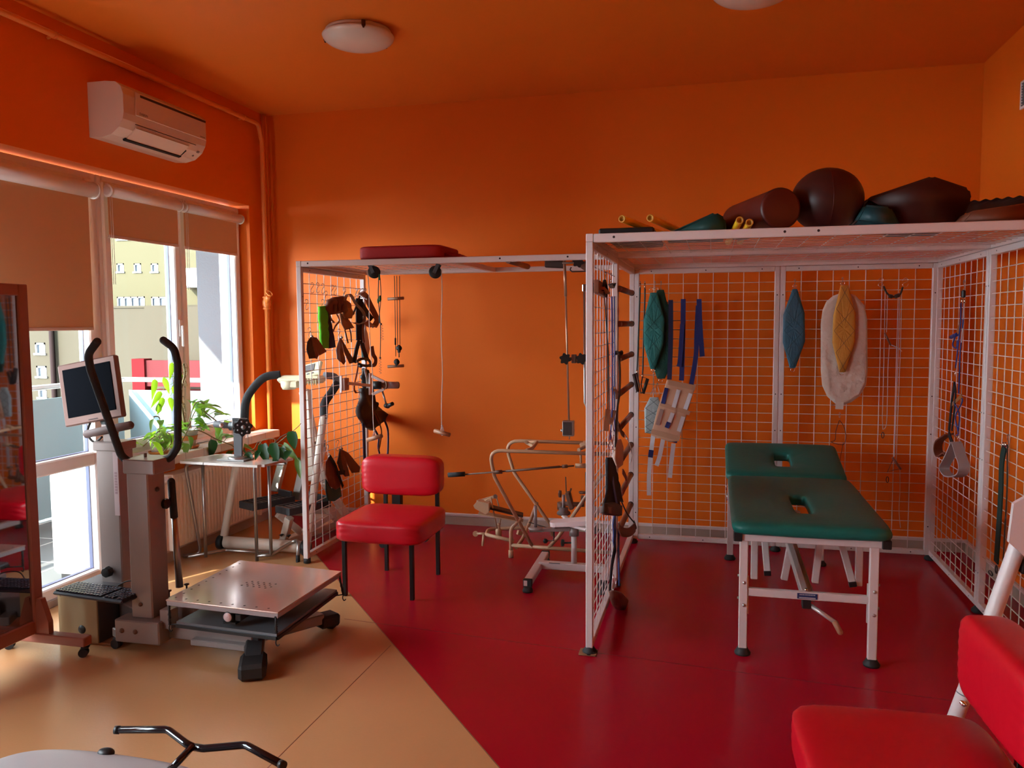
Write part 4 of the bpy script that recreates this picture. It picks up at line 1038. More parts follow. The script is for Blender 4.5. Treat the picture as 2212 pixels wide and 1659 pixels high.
b = MB(); b.bar(P(625,1118,Y=5.1), P(612,1170,Y=5.2), .05, .05, up=(0,1,0), bev=.004); b.bar(P(600,1110,Y=5.2), P(650,1150,Y=5.35), .045, .05, bev=.004); b.bar(P(570,1187,Y=5.08), P(735,1125,Y=5.78), .07, .05, bev=.004); obj('base_beam', b, CR, st)
b = MB(); b.bar(P(690,1075,Y=5.35), P(742,1135,Y=5.62), .05, .06, bev=.004); b.bar(P(655,1150,Y=5.3), P(720,1110,Y=5.5), .04, .04, bev=.003); obj('link_beam', b, CR, st)
b = MB(); b.cyl(P(606,1156,Y=5.14), P(612,1154,Y=5.12), .014, .004, 3); b.cyl(P(622,1158,Y=5.14), P(628,1155,Y=5.12), .014, .004, 3); obj('foot_stop', b, BLACK, st)
b = MB(); b.tube([(-3.05,5.82,.06), (-2.70,5.82,.06)], .04, 16); obj('rear_base_tube', b, CR, st)
b = MB(); b.tube(smooth_curve([P(655,1200,Y=4.95), P(650,1185,Y=4.93), P(645,1205,Y=4.9), P(640,1218,Y=4.88)]), .004, 6); obj('cable', b, DARKSTEEL, st)

# ================================================================ PLANTS
def leaf(mb, base, dirv, L_, W2, droop=.3, heart=False, up=(0,0,1)):
    """one curved leaf blade starting at base"""
    base = Vector(base); d = Vector(dirv).normalized(); u = Vector(up); sd_ = d.cross(u)
    if sd_.length < .05: sd_ = d.cross(Vector((.3,1,.2)))
    sd_.normalize(); nz = sd_.cross(d); n = 8; vs = []
    for i in range(n+1):
        t = i/n
        w = W2*(math.sin(PI*min(1, t**.62))**.85)*(1-.25*t) if not heart else W2*1.05*(math.sin(PI*(.12+.88*t)**.75)**.8)*(1-.15*t)
        c = base+d*(L_*t)+nz*(-droop*L_*t*t)
        if heart and t < .15: c = c-d*(L_*.02)
        fold = .22*w
        vs += [c+sd_*w/2+nz*fold, c, c-sd_*w/2+nz*fold]
    fs = []
    for i in range(n):
        for j in range(2): fs.append((i*3+j, i*3+j+1, (i+1)*3+j+1, (i+1)*3+j))
    mb._add(vs, fs, True)
def pot(root, c, r, h, matl=POT, saucer=True, band=None):
    c = Vector(c)
    b = MB(); b.lathe([(.001,.006),(r*.72,.006),(r*.98,h*.9),(r*1.06,h*.9),(r*1.08,h),(r*.95,h),(r*.93,h*.9),(.001,h*.88)], c, n=28); p_ = obj('pot', b, matl, root)
    b = MB(); b.lathe([(.001,h*.90),(r*.92,h*.90)], c, n=20); obj('soil', b, SOIL, p_)
    if band: b = MB(); b.lathe([(r*.86,h*.42),(r*.93,h*.62)], c+Vector((0,0,0)), n=28); b2 = MB(); b2.lathe([(r*.885,h*.45),(r*.975,h*.72)], c, n=28); obj('orange_band', b2, TERRA, p_)
    if saucer: b = MB(); b.lathe([(.001,.0),(r*.95,.0),(r*1.12,.016),(r*1.08,.018),(r*.9,.006),(.001,.006)], c, n=28); obj('saucer', b, TERRA, p_)
ZS = .753; LS = 1.38
def vine(root, pts, nleaf, L_, W2, ml, rng, stem_r=.004, heart=False, name='vine', matlist=None):
    pc_ = smooth_curve(pts, 6); b = MB(); b.tube(pc_, stem_r, 6); sm = obj(name, b, STEM, root)
    for i in range(nleaf):
        t = (i+.6)/nleaf; k = min(len(pc_)-2, int(t*(len(pc_)-1))); p = pc_[k]; tg = (pc_[k+1]-p).normalized()
        a = rng.uniform(0, 2*PI); o_ = tg.orthogonal().normalized(); o_ = (o_*math.cos(a)+tg.cross(o_)*math.sin(a))
        o_.z = o_.z*.6+.12; pet = p+o_*rng.uniform(.02,.045)
        m2 = MB(); m2.tube([p, pet], stem_r*.5, 5)
        dr = (o_+tg*.4+Vector((0,0,-.25))).normalized()
        leaf(m2, pet, dr, LS*L_*rng.uniform(.75,1.2), LS*W2*rng.uniform(.85,1.2), rng.uniform(.15,.5), heart)
        obj('leaf', m2, (matlist[i % len(matlist)] if matlist else ml), root, recalc=False)
rng = random.Random(5)
# big plant with the bare knotted stem on the sill
pl = thing('potted_climbing_plant', 'tall climbing plant with a bare knotted stem in a white and orange pot', 'plant', (-3.52,4.92,ZS))
pc0 = P(403, 975, Y=4.92); pc0 = Vector((-3.53,4.90,ZS))
pot(pl, pc0, .075, .125, band=True)
def S(px, py, x=-3.53): return P(px, py, X=x)
trunk = [pc0+Vector((0,0,.10)), S(393,880,-3.55), S(392,840,-3.55), S(399,810,-3.55), S(397,785,-3.55)]
b = MB(); tp_ = smooth_curve(trunk, 8); b.tube(tp_, [.009-.003*i/len(tp_) for i in range(len(tp_))], 8)
for i in range(26):
    k = rng.randrange(4, len(tp_)-1); p = tp_[k]; a = rng.uniform(0, 2*PI); b.tube(smooth_curve([p, p+Vector((.018*math.cos(a),.018*math.sin(a),.006)), p+Vector((.024*math.cos(a+.5),.024*math.sin(a+.5),-.03))], 3), .0022, 4)
obj('knotted_stem', b, STEM, pl)
for (x0_, y0_, x1_, y1_) in ((372,783,368,815),(352,815,366,848),(335,818,330,858),(352,858,342,890),(366,858,372,885),(348,845,330,875),(372,835,385,862)):
    m2 = MB(); p = S(x0_, y0_, -3.50); e = S(x1_, y1_, -3.47); m2.tube([S(395,812,-3.55), p], .0016, 4); leaf(m2, p, (e-p), (e-p).length*1.15, .042, .1, up=(.7,-.5,.4)); obj('leaf', m2, LEAFLIGHT, pl, recalc=False)
vine(pl, [pc0+Vector((0,0,.11)), S(425,885,-3.46), S(455,900,-3.44), S(485,925,-3.42)], 13, .095, .055, LEAF, rng, matlist=[LEAF, LEAF, LEAFLIGHT])
vine(pl, [pc0+Vector((0,0,.11)), S(418,878,-3.48), S(432,868,-3.45), S(450,880,-3.43)], 9, .085, .05, LEAF, rng, matlist=[LEAFLIGHT, LEAF])
vine(pl, [pc0+Vector((.02,0,.11)), S(430,930,-3.42), S(470,950,-3.40), S(505,965,-3.38), S(515,990,-3.36)], 11, .09, .055, LEAF, rng, matlist=[LEAF, LEAFDARK, LEAF])
vine(pl, [pc0+Vector((0,0,.11)), S(410,920,-3.44), S(395,950,-3.42), S(385,975,-3.41)], 6, .075, .045, LEAF, rng)
# small plant on the left end of the sill
p2 = thing('trailing_potted_plant', 'small pale green trailing plant spilling over the left end of the sill', 'plant', (-3.55,4.62,ZS))
c2 = Vector((-3.56,4.64,ZS)); pot(p2, c2, .058, .09, POT, True)
vine(p2, [c2+Vector((0,0,.08)), S(350,925,-3.50), S(330,945,-3.48), S(308,965,-3.46)], 12, .085, .042, LEAFLIGHT, rng, matlist=[LEAFLIGHT, LEAF, LEAFLIGHT])
vine(p2, [c2+Vector((0,0,.08)), S(362,935,-3.48), S(370,955,-3.44), S(352,978,-3.42)], 9, .07, .04, LEAFLIGHT, rng, matlist=[LEAF, LEAFLIGHT])
vine(p2, [c2+Vector((0,0,.08)), S(345,905,-3.52), S(332,900,-3.50)], 5, .08, .03, LEAF, rng)
# dark heart-leaved plant on the tube table
p3 = thing('heart_leaf_plant', 'dark glossy heart-leaved plant trailing over the right end of the tube table', 'plant', (-2.85,4.84,zt))
c3 = Vector((-2.86,4.83,zt)); pot(p3, c3, .035, .05, TERRA, False)
def T(px, py, y=4.80): return P(px, py, Y=y)
for (x0_, y0_, x1_, y1_, w, mm) in ((568,960,577,998,.075,LEAFDARK), (592,958,598,998,.07,LEAFDARK), (545,982,522,998,.060,LEAFDARK), (632,932,636,968,.075,LEAFDARK), (655-30,975,618,990,.05,LEAFDARK),
        (604,985,590,998,.05,LEAFDARK), (585,965,600,990,.06,LEAFDARK), (612,962,640,990,.06,LEAF), (560,975,552,992,.04,LEAFDARK), (643,990,648,1030,.045,LEAF), (608,968,616,992,.06,LEAFDARK)):
    m2 = MB(); p = T(x0_, y0_, 4.72+rng.uniform(0,.1)); e = T(x1_, y1_, 4.70+rng.uniform(0,.08)); m2.tube(smooth_curve([c3+Vector((0,0,.045)), (c3+p)/2+Vector((0,0,.05)), p], 4), .0022, 5); leaf(m2, p, (e-p), (e-p).length*1.1, w, .06, True, up=(.1,-1,.3)); obj('leaf', m2, mm, p3, recalc=False)
for pts in ([c3+Vector((0,0,.04)), T(560,955), T(550,968), T(541,972)], [c3+Vector((0,0,.05)), T(615,945), T(640,925), T(650,915)], [c3+Vector((0,0,.05)), T(595,950), T(570,950), T(558,962)]):
    b = MB(); b.tube(smooth_curve(pts), .0028, 6); obj('stem', b, STEM, p3)
# ================================================================ RED CHAIRS AND MIDDLE OF THE ROOM
def cushion(mb, c, d, k, wr=0.006, n=26, rot=None):
    """stuffed cushion with gathered corners"""
    c = Vector(c); R = rot if rot is not None else Matrix.Identity(3); st0 = len(mb.bm.verts)
    mb.pad((0,0,0), d, k, n=n)
    mb.bm.verts.ensure_lookup_table()
    for v in list(mb.bm.verts)[st0:]:
        p = v.co; u = Vector((p.x/(d[0]/2), p.y/(d[1]/2), p.z/(d[2]/2)))
        e = max(0, abs(u.x)-.55)*max(0, abs(u.y)-.55)*8+max(0, abs(u.x)-.8)*1.5
        w = wr*e*math.sin((p.y+p.z*1.3)*150)*.5+wr*.5*noise.noise(p*7)
        v.co = c+R@(p*(1+w/ max(.05, p.length)))
    return mb
def vinyl_chair(label, loc, rot):
    ch = thing('vinyl_chair', label, 'chair', (0,0,0))
    b = MB(); cushion(b, (0,0,.405), (.545,.53,.135), 7, .003); obj('seat', b, RED, ch)
    b = MB(); cushion(b, (-.035,.270,.650), (.525,.150,.245), 5.5, .003); obj('backrest', b, RED, ch)
    fl, frr, bl, brr = (-.235,-.17), (.18,-.155), (-.185,.345), (.17,.335)
    for (x, y, z1) in ((*fl,.345), (*frr,.345), (*bl,.60), (*brr,.60)):
        b = MB(); b.span((x-.012,y-.012,0), (x+.012,y+.012,z1), .002); obj('leg', b, SQ, ch)
    b = MB()
    for a_, c_ in ((fl,frr), (frr,brr), (brr,bl), (bl,fl)): b.bar((*a_,.338), (*c_,.338), .022, .016, bev=.002)
    obj('seat_frame', b, SQ, ch)
    b = MB(); b.bar((*bl,.58), (*brr,.58), .02, .02); obj('back_rail', b, SQ, ch)
    ch.location = loc; ch.rotation_euler = (0,0,rot)
    return ch
SQ = mat('black_square_tube', (.010,.009,.009), .35)
vinyl_chair('whole red vinyl chair with black square legs, by the left wire frame', (-1.857,4.51,0), 0)
vinyl_chair('red vinyl padded chair cut off by the bottom right corner, turned to face left', (.508,2.25,0), -PI/2+.05)

# something on casters behind the chair: only its wheels and post show
t = thing('medicine_trolley', 'dark post on black casters, partly hidden behind the red vinyl chair', 'stand', (-2.08,5.50,0))
b = MB(); b.span((-2.30,5.58,.05), (-2.23,5.63,.62), .004); obj('post', b, BLACK, t)
b = MB(); b.bar((-2.27,5.60,.065), (-2.05,5.58,.065), .03, .03); b.bar((-2.27,5.60,.065), (-2.28,5.38,.065), .03, .03); obj('base', b, BLACK, t)
for c in ((-2.04,5.585,0), (-2.28,5.36,0)): caster(t, c, .024)

# beige tubular leg exerciser
ex_ = thing('leg_traction_frame', 'beige bent-tube leg exerciser against the back wall, left of the big cage', 'exercise frame', (-1.1,5.5,0))
def bt(pts, f=.09, r=.0125, name='bent_tube', m0=BEIGE):
    b = MB(); b.tube([Vector(p) for p in pts], r, 12, fillet=f); return obj(name, b, m0, ex_)
yf, yb = 5.32, 5.66
bt([(-.63,yf,.735), (-1.475,yf,.735), P(1068,1030,Y=yf), (-1.17,yf,.075)], .10)
bt([(-.63,yb,.755), (-1.455,yb,.755), P(1110,1020,Y=yb), P(1190,1135,Y=yb), (-1.10,yb,.075)], .10)
bt([(-.62,yf,.075), (-1.32,yf,.085)], 0)
bt([(-1.325,yf,.0), (-1.325,yf,.20), P(1127,1120,Y=yf)], .06)
bt([P(1113,1185,Y=yf)+Vector((0,.02,0)), P(1128,1165,Y=5.45), P(1142,1135,Y=yb), P(1160,1085,Y=yb)], .05)
bt([(-1.07,yf,.075), P(1206,1160,Y=yf), P(1278,1055,Y=yf), (-.70,yf,.60)], .05)
bt([P(1108,1168,Y=yf), P(1050,1155,Y=5.42), P(1055,1143,Y=5.62), P(1130,1140,Y=5.68), P(1190,1142,Y=5.68)], .07)
bt([P(1045,1153,Y=5.46), P(1043,1179,Y=5.46)], 0, .010)
bt([P(1050,1153,Y=5.46), P(1030,1152,Y=5.46)], 0, .009)
b = MB(); b.cyl(P(1027,1153,Y=5.45), P(1027,1153,Y=5.48), .020, n=18); b.cyl(P(1136,1155,Y=5.56), P(1136,1155,Y=5.59), .018, n=18); b.bar(P(1118,1150,Y=5.5), P(1138,1154,Y=5.56), .02, .03); obj('end_disc', b, BEIGE, ex_)
bt([(-1.325,yf-.002,.0), (-1.325,yf-.002,.05)], 0, .017, 'leg_sleeve')
bt([P(1137,953,Y=yb)+Vector((0,0,-.01)), P(1160,955,Y=5.5), P(1150,968,Y=5.42), P(1137,973,Y=yf)], .02, .012, 'cross_tube')
bt([P(1263,955,Y=yb), P(1268,962,Y=5.5), P(1250,972,Y=yf)], .02, .012, 'cross_tube')
b = MB(); b.bar(P(1136,955,Y=5.50), P(1152,964,Y=5.44), .018, .022, bev=.004); b.cyl(P(1136,955,Y=5.5), P(1136,955,Y=5.46), .012, n=14); b.bar(P(1253,962,Y=5.45), P(1275,957,Y=5.45), .03, .03, bev=.006); obj('joint_plate', b, BEIGE, ex_)
b = MB(); b.cyl(P(1254,975,Y=5.4), P(1255,1000,Y=5.4), .008, n=10); b.tube([P(1243,1006,Y=5.4), P(1266,1006,Y=5.4)], .016, 14); obj('weight_block', b, BEIGE, ex_)
# long pull rod with a black grip
a = P(968,1026,Y=5.25); e = P(1240,1006,Y=5.38)
b = MB(); b.tube([P(1003,1025,Y=5.26), e], .0055, 10); b.tube([P(1070,1020,Y=5.29), P(1085,1019,Y=5.30)], .013, 12); b.tube([P(1093,1018,Y=5.3), P(1210,1008,Y=5.36)], .008, 10); b.tube([P(1214,1008,Y=5.36), P(1226,1007,Y=5.37)], .012, 12); rod = obj('pull_rod', b, BROWNTAPE, ex_)
b = MB(); b.tube([a, P(1004,1024,Y=5.26)], .0165, 14); obj('rod_grip', b, FOAM, rod)
# foot rest with straps
b = MB(); b.bar(P(1046,1092,Y=5.5), P(1130,1113,Y=5.56), .10, .016, up=(0,0,1), bev=.004); obj('footrest_pad', b, mat('dark_footrest_pad', (.05,.028,.022), .5), ex_)
b = MB(); b.prism([(0,0),(.075,-.035),(.10,-.015),(.10,.045),(.02,.055),(-.01,.02)], P(1030,1093,Y=5.48), (1,.1,-.08), (0,0,1), .08); b.bar(P(1034,1107,Y=5.5), P(1130,1125,Y=5.56), .09, .008); b.bar(P(1025,1093,Y=5.47), P(1062,1077,Y=5.47), .012, .022, bev=.003); b.bar(P(1030,1084,Y=5.58), P(1072,1072,Y=5.58), .012, .022, bev=.003); obj('footrest', b, BEIGE, ex_)
b = MB(); b.cyl(P(1070,1072,Y=5.56), P(1071,1073,Y=5.60), .014, n=14); obj('pivot', b, STEEL, ex_)
b = MB(); b.tube([P(1061,1080,Y=5.46), P(1074,1142,Y=5.5)], .0055, 8); b.tube([P(1073,1076,Y=5.57), P(1079,1100,Y=5.57)], .0055, 8); b.tube([P(1082,1118,Y=5.55), P(1078,1135,Y=5.54)], .006, 8); obj('strut', b, BEIGE, ex_)
b = MB(); b.lathe([(.014,-.05),(.022,-.045),(.022,.02),(.012,.03),(.012,.055),(.018,.06),(.001,.07)], P(1077,1150,Y=5.54), n=16); obj('pivot_post', b, BEIGE, ex_)
b = MB(); b.tube([P(1142,1128,Y=5.6), P(1200,1145,Y=5.5)], .003, 6); obj('cable', b, BLACKCORD, ex_)
# clamp cluster above the seat
b = MB(); b.tube([P(1213,1100,Y=5.42), P(1213,1085,Y=5.42)], .03, 14); b.tube([P(1210,1088,Y=5.42), P(1262,1090,Y=5.42)], .016, 12); b.bar(P(1236,1100,Y=5.42), P(1226,1062,Y=5.42), .05, .035, bev=.008); b.bar(P(1229,1070,Y=5.42), P(1234,1055,Y=5.42), .010, .01); b.bar(P(1258,1090,Y=5.42), P(1258,1070,Y=5.42), .02, .02, bev=.004); obj('clamp_block', b, BROWNTAPE, ex_)
b = MB(); b.lathe([(.001,.0),(.022,0),(.028,.008),(.024,.014),(.001,.014)], P(1258,1066,Y=5.42), n=6, sm=False); b.lathe([(.001,.0),(.026,0),(.028,.01),(.024,.016),(.001,.016)], P(1212,1067,Y=5.42), (-1,0,0), n=6, sm=False); obj('star_knob', b, BROWNTAPE, ex_)
b = MB(); b.tube([P(1223,1062,Y=5.38), P(1222,1030,Y=5.38)], .0035, 8); obj('rod', b, DARKSTEEL, ex_)
b = MB(); b.tube([P(1268,1020,Y=5.30), P(1270,1130,Y=5.30)], .013, 10); obj('black_tube', b, BLACK, ex_)

# weight machine: white swivel seat on an H base
ws = thing('quadriceps_bench', 'small pink-white swivel seat with upright weight pegs on a white H-shaped base', 'exercise bench', (-.84,5.0,0))
b = MB(); b.bar((-1.055,4.63,.055), (-1.072,5.27,.055), .05, .04, bev=.004); obj('base_foot', b, WHITE, ws)
b = MB(); b.bar((-.615,4.70,.055), (-.63,5.25,.055), .045, .04, bev=.004); obj('base_foot', b, WHITE, ws)
b = MB(); b.bar((-1.06,5.0,.062), (-.63,5.0,.062), .05, .045, bev=.004); bb = obj('cross_beam', b, WHITE, ws)
b = MB(); b.bar((-.99,4.972,.0845), (-.92,4.972,.0845), .010, .002); obj('slot', b, DARKSTEEL, bb)
for (x, y) in ((-1.055,4.645), (-1.072,5.26), (-.615,4.71), (-.63,5.24)):
    b = MB(); b.box((x,y,.055), (.054,.03,.045), .003); b.lathe([(.001,0),(.030,0),(.032,.008),(.022,.032),(.001,.034)], (x,y,0), n=16); obj('rubber_foot', b, RUBBER, ws)
b = MB(); b.tube([(-.835,5.0,.08), (-.835,5.0,.27)], .018, 16); obj('seat_post', b, WHITE, ws)
b = MB(); b.tube([(-.835,5.0,.262), (-.835,5.0,.315)], .030, 18); obj('collar', b, PALEGREY, ws)
b = MB(); 
out = [(-.145,-.028),(-.12,-.05),(-.02,-.062),(.09,-.066),(.13,-.05),(.13,.05),(.09,.066),(-.02,.062),(-.12,.05),(-.145,.028)]
b.prism(out, (-.84,5.0,.335), (1,.10,.10), (-.1,1,0), .028); bmesh.ops.bevel(b.bm, geom=b.bm.edges[:], offset=.007, segments=3, affect='EDGES'); obj('seat', b, mat('pinkish_white_seat', (.74,.60,.58), .4), ws)
b = MB(); b.bar((-1.115,4.96,.292), (-.855,4.99,.305), .035, .022, bev=.003); b.bar((-.96,4.96,.31), (-.955,4.96,.345), .02, .02, bev=.003); obj('arm_bar', b, PALEGREY, ws)
def peg(x, y, z, h, disc=True):
    b = MB(); b.tube([(x,y,z), (x,y,z+h)], .010, 14); pg_ = obj('weight_peg', b, mat('grey_peg', (.24,.19,.19), .4, .3), ws)
    b = MB(); b.lathe([(.001,0),(.047,0),(.048,.005),(.040,.012),(.001,.012)] if not disc else [(.001,-.03),(.040,-.03),(.046,-.024),(.042,-.012),(.030,-.004),(.030,.016),(.001,.016)], (x,y,z), n=24); obj('weight_disc', b, mat('brownish_grey_disc', (.12,.08,.075), .5) if disc else PALEGREY, pg_)
peg(-1.075,4.965,.30,.15, False); peg(-.93,5.16,.385,.10); peg(-.705,4.90,.345,.115)
b = MB(); b.bar((-.93,5.14,.355), (-.85,5.02,.33), .028, .016, bev=.002); b.bar((-.85,4.98,.33), (-.705,4.90,.325), .028, .016, bev=.002); obj('peg_arm', b, WHITE, ws)
b = MB(); b.tube([(-.96,4.985,.295), (-.962,4.985,.225), (-1.0,4.98,.225)], .004, 8); b.ball((-1.015,4.98,.222), .016, 12); obj('pin_knob', b, BLACK, ws)
b = MB(); b.lathe([(.001,-.012),(.022,-.008),(.026,0),(.022,.008),(.001,.012)], (-.905,4.985,.215), (1,0,0), 6, sm=False); b.cyl((-.905,4.985,.215), (-.85,4.997,.215), .005, n=8); obj('star_knob', b, BLACK, ws)
b = MB(); b.lathe([(.001,-.012),(.036,-.012),(.04,0),(.036,.012),(.001,.012)], (-.725,5.08,.40), (.4,-1,0), 28); obj('round_pad', b, WHITE, ws)

# ================================================================ ON AND UNDER THE LEFT FRAME
b = MB()
rm = thing('red_mat', 'folded red cloth mat lying on top of the left wire frame', 'mat', (-1.86,5.2,CH))
b.pad((-1.95,5.12,CH+.045), (.57,.42,.090), 9); obj('mat', b, mat('red_cloth_mat', (.36,.010,.010), .7, bump=.2), rm)
b = MB(); b.pad((-1.665,5.14,CH+.022), (.14,.30,.044), 3, wob=.3); obj('loose_fold', b, MATS['red_cloth_mat'], rm)
def pulley(c, lab, tilt):
    t = thing('rope_pulley', lab, 'pulley', c)
    c = Vector(c); ax = Vector((.25,-1,0)).normalized()
    b = MB(); b.lathe([(.001,-.013),(.036,-.013),(.040,-.010),(.034,0),(.040,.010),(.036,.013),(.001,.013)], c, ax, 28); obj('wheel', b, BLACK, t)
    b = MB(); b.box(c+ax*-.001+Vector((tilt*.012,-.018,.022)), (.024,.004,.062), .001, Matrix.Rotation(tilt*.45, 3, 'Y')); b.box(c+Vector((tilt*.012,.018,.022)), (.024,.004,.062), .001, Matrix.Rotation(tilt*.45, 3, 'Y')); b.cyl(c+ax*.02, c-ax*.02, .006, n=10); obj('bracket', b, DARKSTEEL, t)
    b = MB(); b.tube([c+Vector((tilt*.02,0,.05)), c+Vector((tilt*.028,0,.075)), c+Vector((tilt*.02,0,CH-.03-c.z))], .0022, 6); obj('hook', b, STEEL, t)
    return t
pc_a = P(808,588,Y=4.93); pc_b = P(940,588,Y=4.93)
pulley(pc_a, 'black rope pulley under the left frame, nearest the mesh panel', -1)
pulley(pc_b, 'black rope pulley under the left frame, carrying the single hanging cord', 1)
def handle_cord(top, bot, tilt, lab, cm=CORD, L_=.115):
    t = thing('pulley_rope', lab, 'cord handle', bot)
    top = Vector(top); bot = Vector(bot); n = 18
    b = MB(); b.tube([top.lerp(bot, i/n)+Vector((.004*math.sin(i*.7),0,0)) for i in range(n)]+[bot], .0028, 6); b.ball(bot+Vector((0,0,.045)), .007, 8); b.tube([bot+Vector((-.003,0,.04)), bot+Vector((-.016,.0,.0)), bot+Vector((0,0,-.018)), bot+Vector((.016,0,0)), bot+Vector((.003,0,.04))], .002, 6); obj('cord', b, cm, t)
    d = Vector((math.cos(tilt), -.25, math.sin(tilt))).normalized(); b = MB(); b.tube([bot-d*L_/2, bot+d*L_/2], .0135, 14); obj('wooden_handle', b, WOOD, t)
    return t
handle_cord(pc_b+Vector((.042,0,.01)), P(955,935,Y=4.93), -.18, 'wooden handle on a long pale cord hanging from the right-hand pulley')
handle_cord(pc_a+Vector((-.036,-.02,.01))+Vector((.0,0,0)), P(809,946,Y=4.80), .30, 'wooden handle on a long cord hanging from the left-hand pulley, above the red chair', L_=.12)
t = thing('green_knotted_cord', 'dark cord with green knots and a coiled wire end hanging from the left-hand pulley', 'cord', P(822,800,Y=4.93))
def pl_(pts, y): return [P(a, b_, Y=y) for a, b_ in pts]
b = MB(); b.tube(smooth_curve(pl_([(818,600),(817,640),(820,680),(822,720),(821,775)], 4.93)), .0030, 6); b.tube(smooth_curve(pl_([(821,600),(823,640),(819,690),(823,700)], 4.93)), .0026, 6); obj('cord', b, BLACKCORD, t)
b = MB(); b.tube(pl_([(819,592),(820,605)], 4.93), .006, 8); b.ball(P(821,645,Y=4.93), .012, 10, sc=(.8,.8,1.8)); b.ball(P(817,650,Y=4.93), .010, 10, sc=(.8,.8,1.8)); obj('knot', b, mat('green_cord', (.02,.12,.04), .7), t)
b = MB(); n = 40
b.tube([P(824,702,Y=4.93)+Vector((.010*math.sin(i*.9)+.004*i/n, 0, -.10*i/n)) for i in range(n)], .0012, 5); b.tube([P(821,775,Y=4.93)+Vector((.008*math.sin(i*.9), 0, -.10*i/n)) for i in range(n)], .0012, 5); b.ball(P(823,700,Y=4.93), .008, 8); b.ball(P(821,773,Y=4.93), .008, 8); obj('coiled_wire', b, BROWNTAPE, t)
# triple pulley cord with two dowels further back
t = thing('double_handle_pulley', 'dark cords with small pulleys and two wooden dowels hanging near the back wall', 'pulley cord', P(855,790,Y=5.84))
b = MB()
for (x0, x1, y1) in ((852,855,770),(857,859,745),(863,864,745)): b.tube([P(x0,596,Y=5.84), P(x1,y1,Y=5.84)], .0028, 6)
obj('cord', b, BLACKCORD, t)
for (py, xa, xb) in ((645,838,872), (791,838,872)):
    b = MB(); b.tube([P(xa,py+1,Y=5.83), P(xb,py-1,Y=5.83)], .0115, 12); obj('wooden_dowel', b, WOOD, t)
for (px, py) in ((862,752), (857,782)):
    b = MB(); c = P(px,py,Y=5.83); b.lathe([(.001,-.008),(.022,-.008),(.018,0),(.022,.008),(.001,.008)], c, (.3,-1,.2), 18); b.box(c+Vector((0,0,-.005)), (.018,.026,.06), .004); obj('small_pulley', b, BLACK, t)
b = MB(); b.tube([P(862,760,Y=5.83), P(862,772,Y=5.83)], .004, 8); b.tube([P(854,730,Y=5.83), P(854,745,Y=5.83)], .007, 8); obj('cord_end', b, BLACK, t)

# bits fixed at the top right of the frame
t = thing('clamped_bar_set', 'brown bars and star knobs clamped under the top right of the left frame', 'clamp', P(1240,565,Y=5.1))
b = MB(); b.tube([P(1098,563,Y=4.88), P(1140,576,Y=5.28)], .018, 14); obj('wooden_bar', b, DKWOOD, t)
b = MB(); b.box(P(1199,571,Y=5.05), (.125,.05,.045), .006, Matrix.Rotation(.06, 3, 'Y')); obj('grip', b, DKLEATHER, t)
def star(c, ax, r, nm='star_knob', par=None):
    b = MB(); c = Vector(c); ax = Vector(ax).normalized(); u = ax.orthogonal().normalized(); v = ax.cross(u); pts = []
    for i in range(48):
        a = 2*PI*i/48; rr = r*(.86+.14*math.cos(a*6)); pts.append((rr*math.cos(a), rr*math.sin(a)))
    b.prism(pts, c-ax*r*.35, u, v, r*.7, sm=True); b.ball(c-ax*r*.3, r*.5, 12); return obj(nm, b, BLACK, par)
star(P(1249,565,Y=4.98), (.2,-1,0), .038, par=t)
b = MB(); b.tube([P(1215,568,Y=5.0), P(1268,567,Y=5.0)], .007, 8); b.prism([(0,0),(.085,.03),(.085,-.06)], P(1245,572,Y=5.05), (1,0,0), (0,0,1), .03); obj('clamp_arm', b, BROWNTAPE, t)
b = MB(); b.tube([Vector(v) for v in (P(1234,577,Y=5.1), P(1231,583,Y=5.1), P(1236,587,Y=5.1), P(1268,586,Y=5.1))], .004, 8, fillet=.01); obj('wire_hook', b, DARKSTEEL, t)
t = thing('hanging_rod', 'long thin hanging rod with a small brown box at its lower end', 'rod', P(1229,940,Y=5.02))
b = MB(); b.tube([P(1220,556,Y=5.02), P(1229,912,Y=5.02)], .0062, 10); b.tube([P(1219,560,Y=5.02), P(1222,640,Y=5.02)], .009, 10); b.tube([P(1230,938,Y=5.02), P(1230,949,Y=5.02)], .004, 8); obj('rod', b, mat('coppery_steel', (.42,.25,.17), .3, .6), t)
c = P(1228,925,Y=5.02)
b = MB(); b.box(c, (.072,.04,.098), .004); bx_ = obj('end_box', b, STEEL, t)
b = MB(); b.box(c+Vector((-.004,-.021,0)), (.056,.004,.082), .002); obj('box_front', b, DKLEATHER, bx_)
b = MB(); b.cyl(c+Vector((-.036,0,-.015)), c+Vector((-.048,0,-.015)), .010, n=12); obj('side_button', b, STEEL, bx_)
t = thing('clamped_u_bar', 'thin steel U-shaped bar clamped with two black star knobs to the big cage side', 'clamp', P(1262,880,Y=4.98))
b = MB(); b.tube([Vector(v) for v in (P(1262,622,Y=4.98), P(1263,870,Y=4.98), P(1270,884,Y=4.98), P(1285,884,Y=4.98))], .0065, 10, fillet=.025); obj('bar', b, STEEL, t)
b = MB(); b.box(P(1268,622,Y=4.98), (.055,.02,.045), .003); obj('alloy_block', b, CHROME, t)
star(P(1221,775,Y=4.97), (.15,-1,0), .037, par=t); star(P(1256,775,Y=4.96), (.15,-1,0), .037, par=t)
b = MB(); b.tube([P(1225,775,Y=5.0), P(1275,775,Y=5.0)], .010, 10); b.box(P(1240,775,Y=5.0), (.03,.03,.055), .004); obj('clamp_block', b, BROWNTAPE, t)
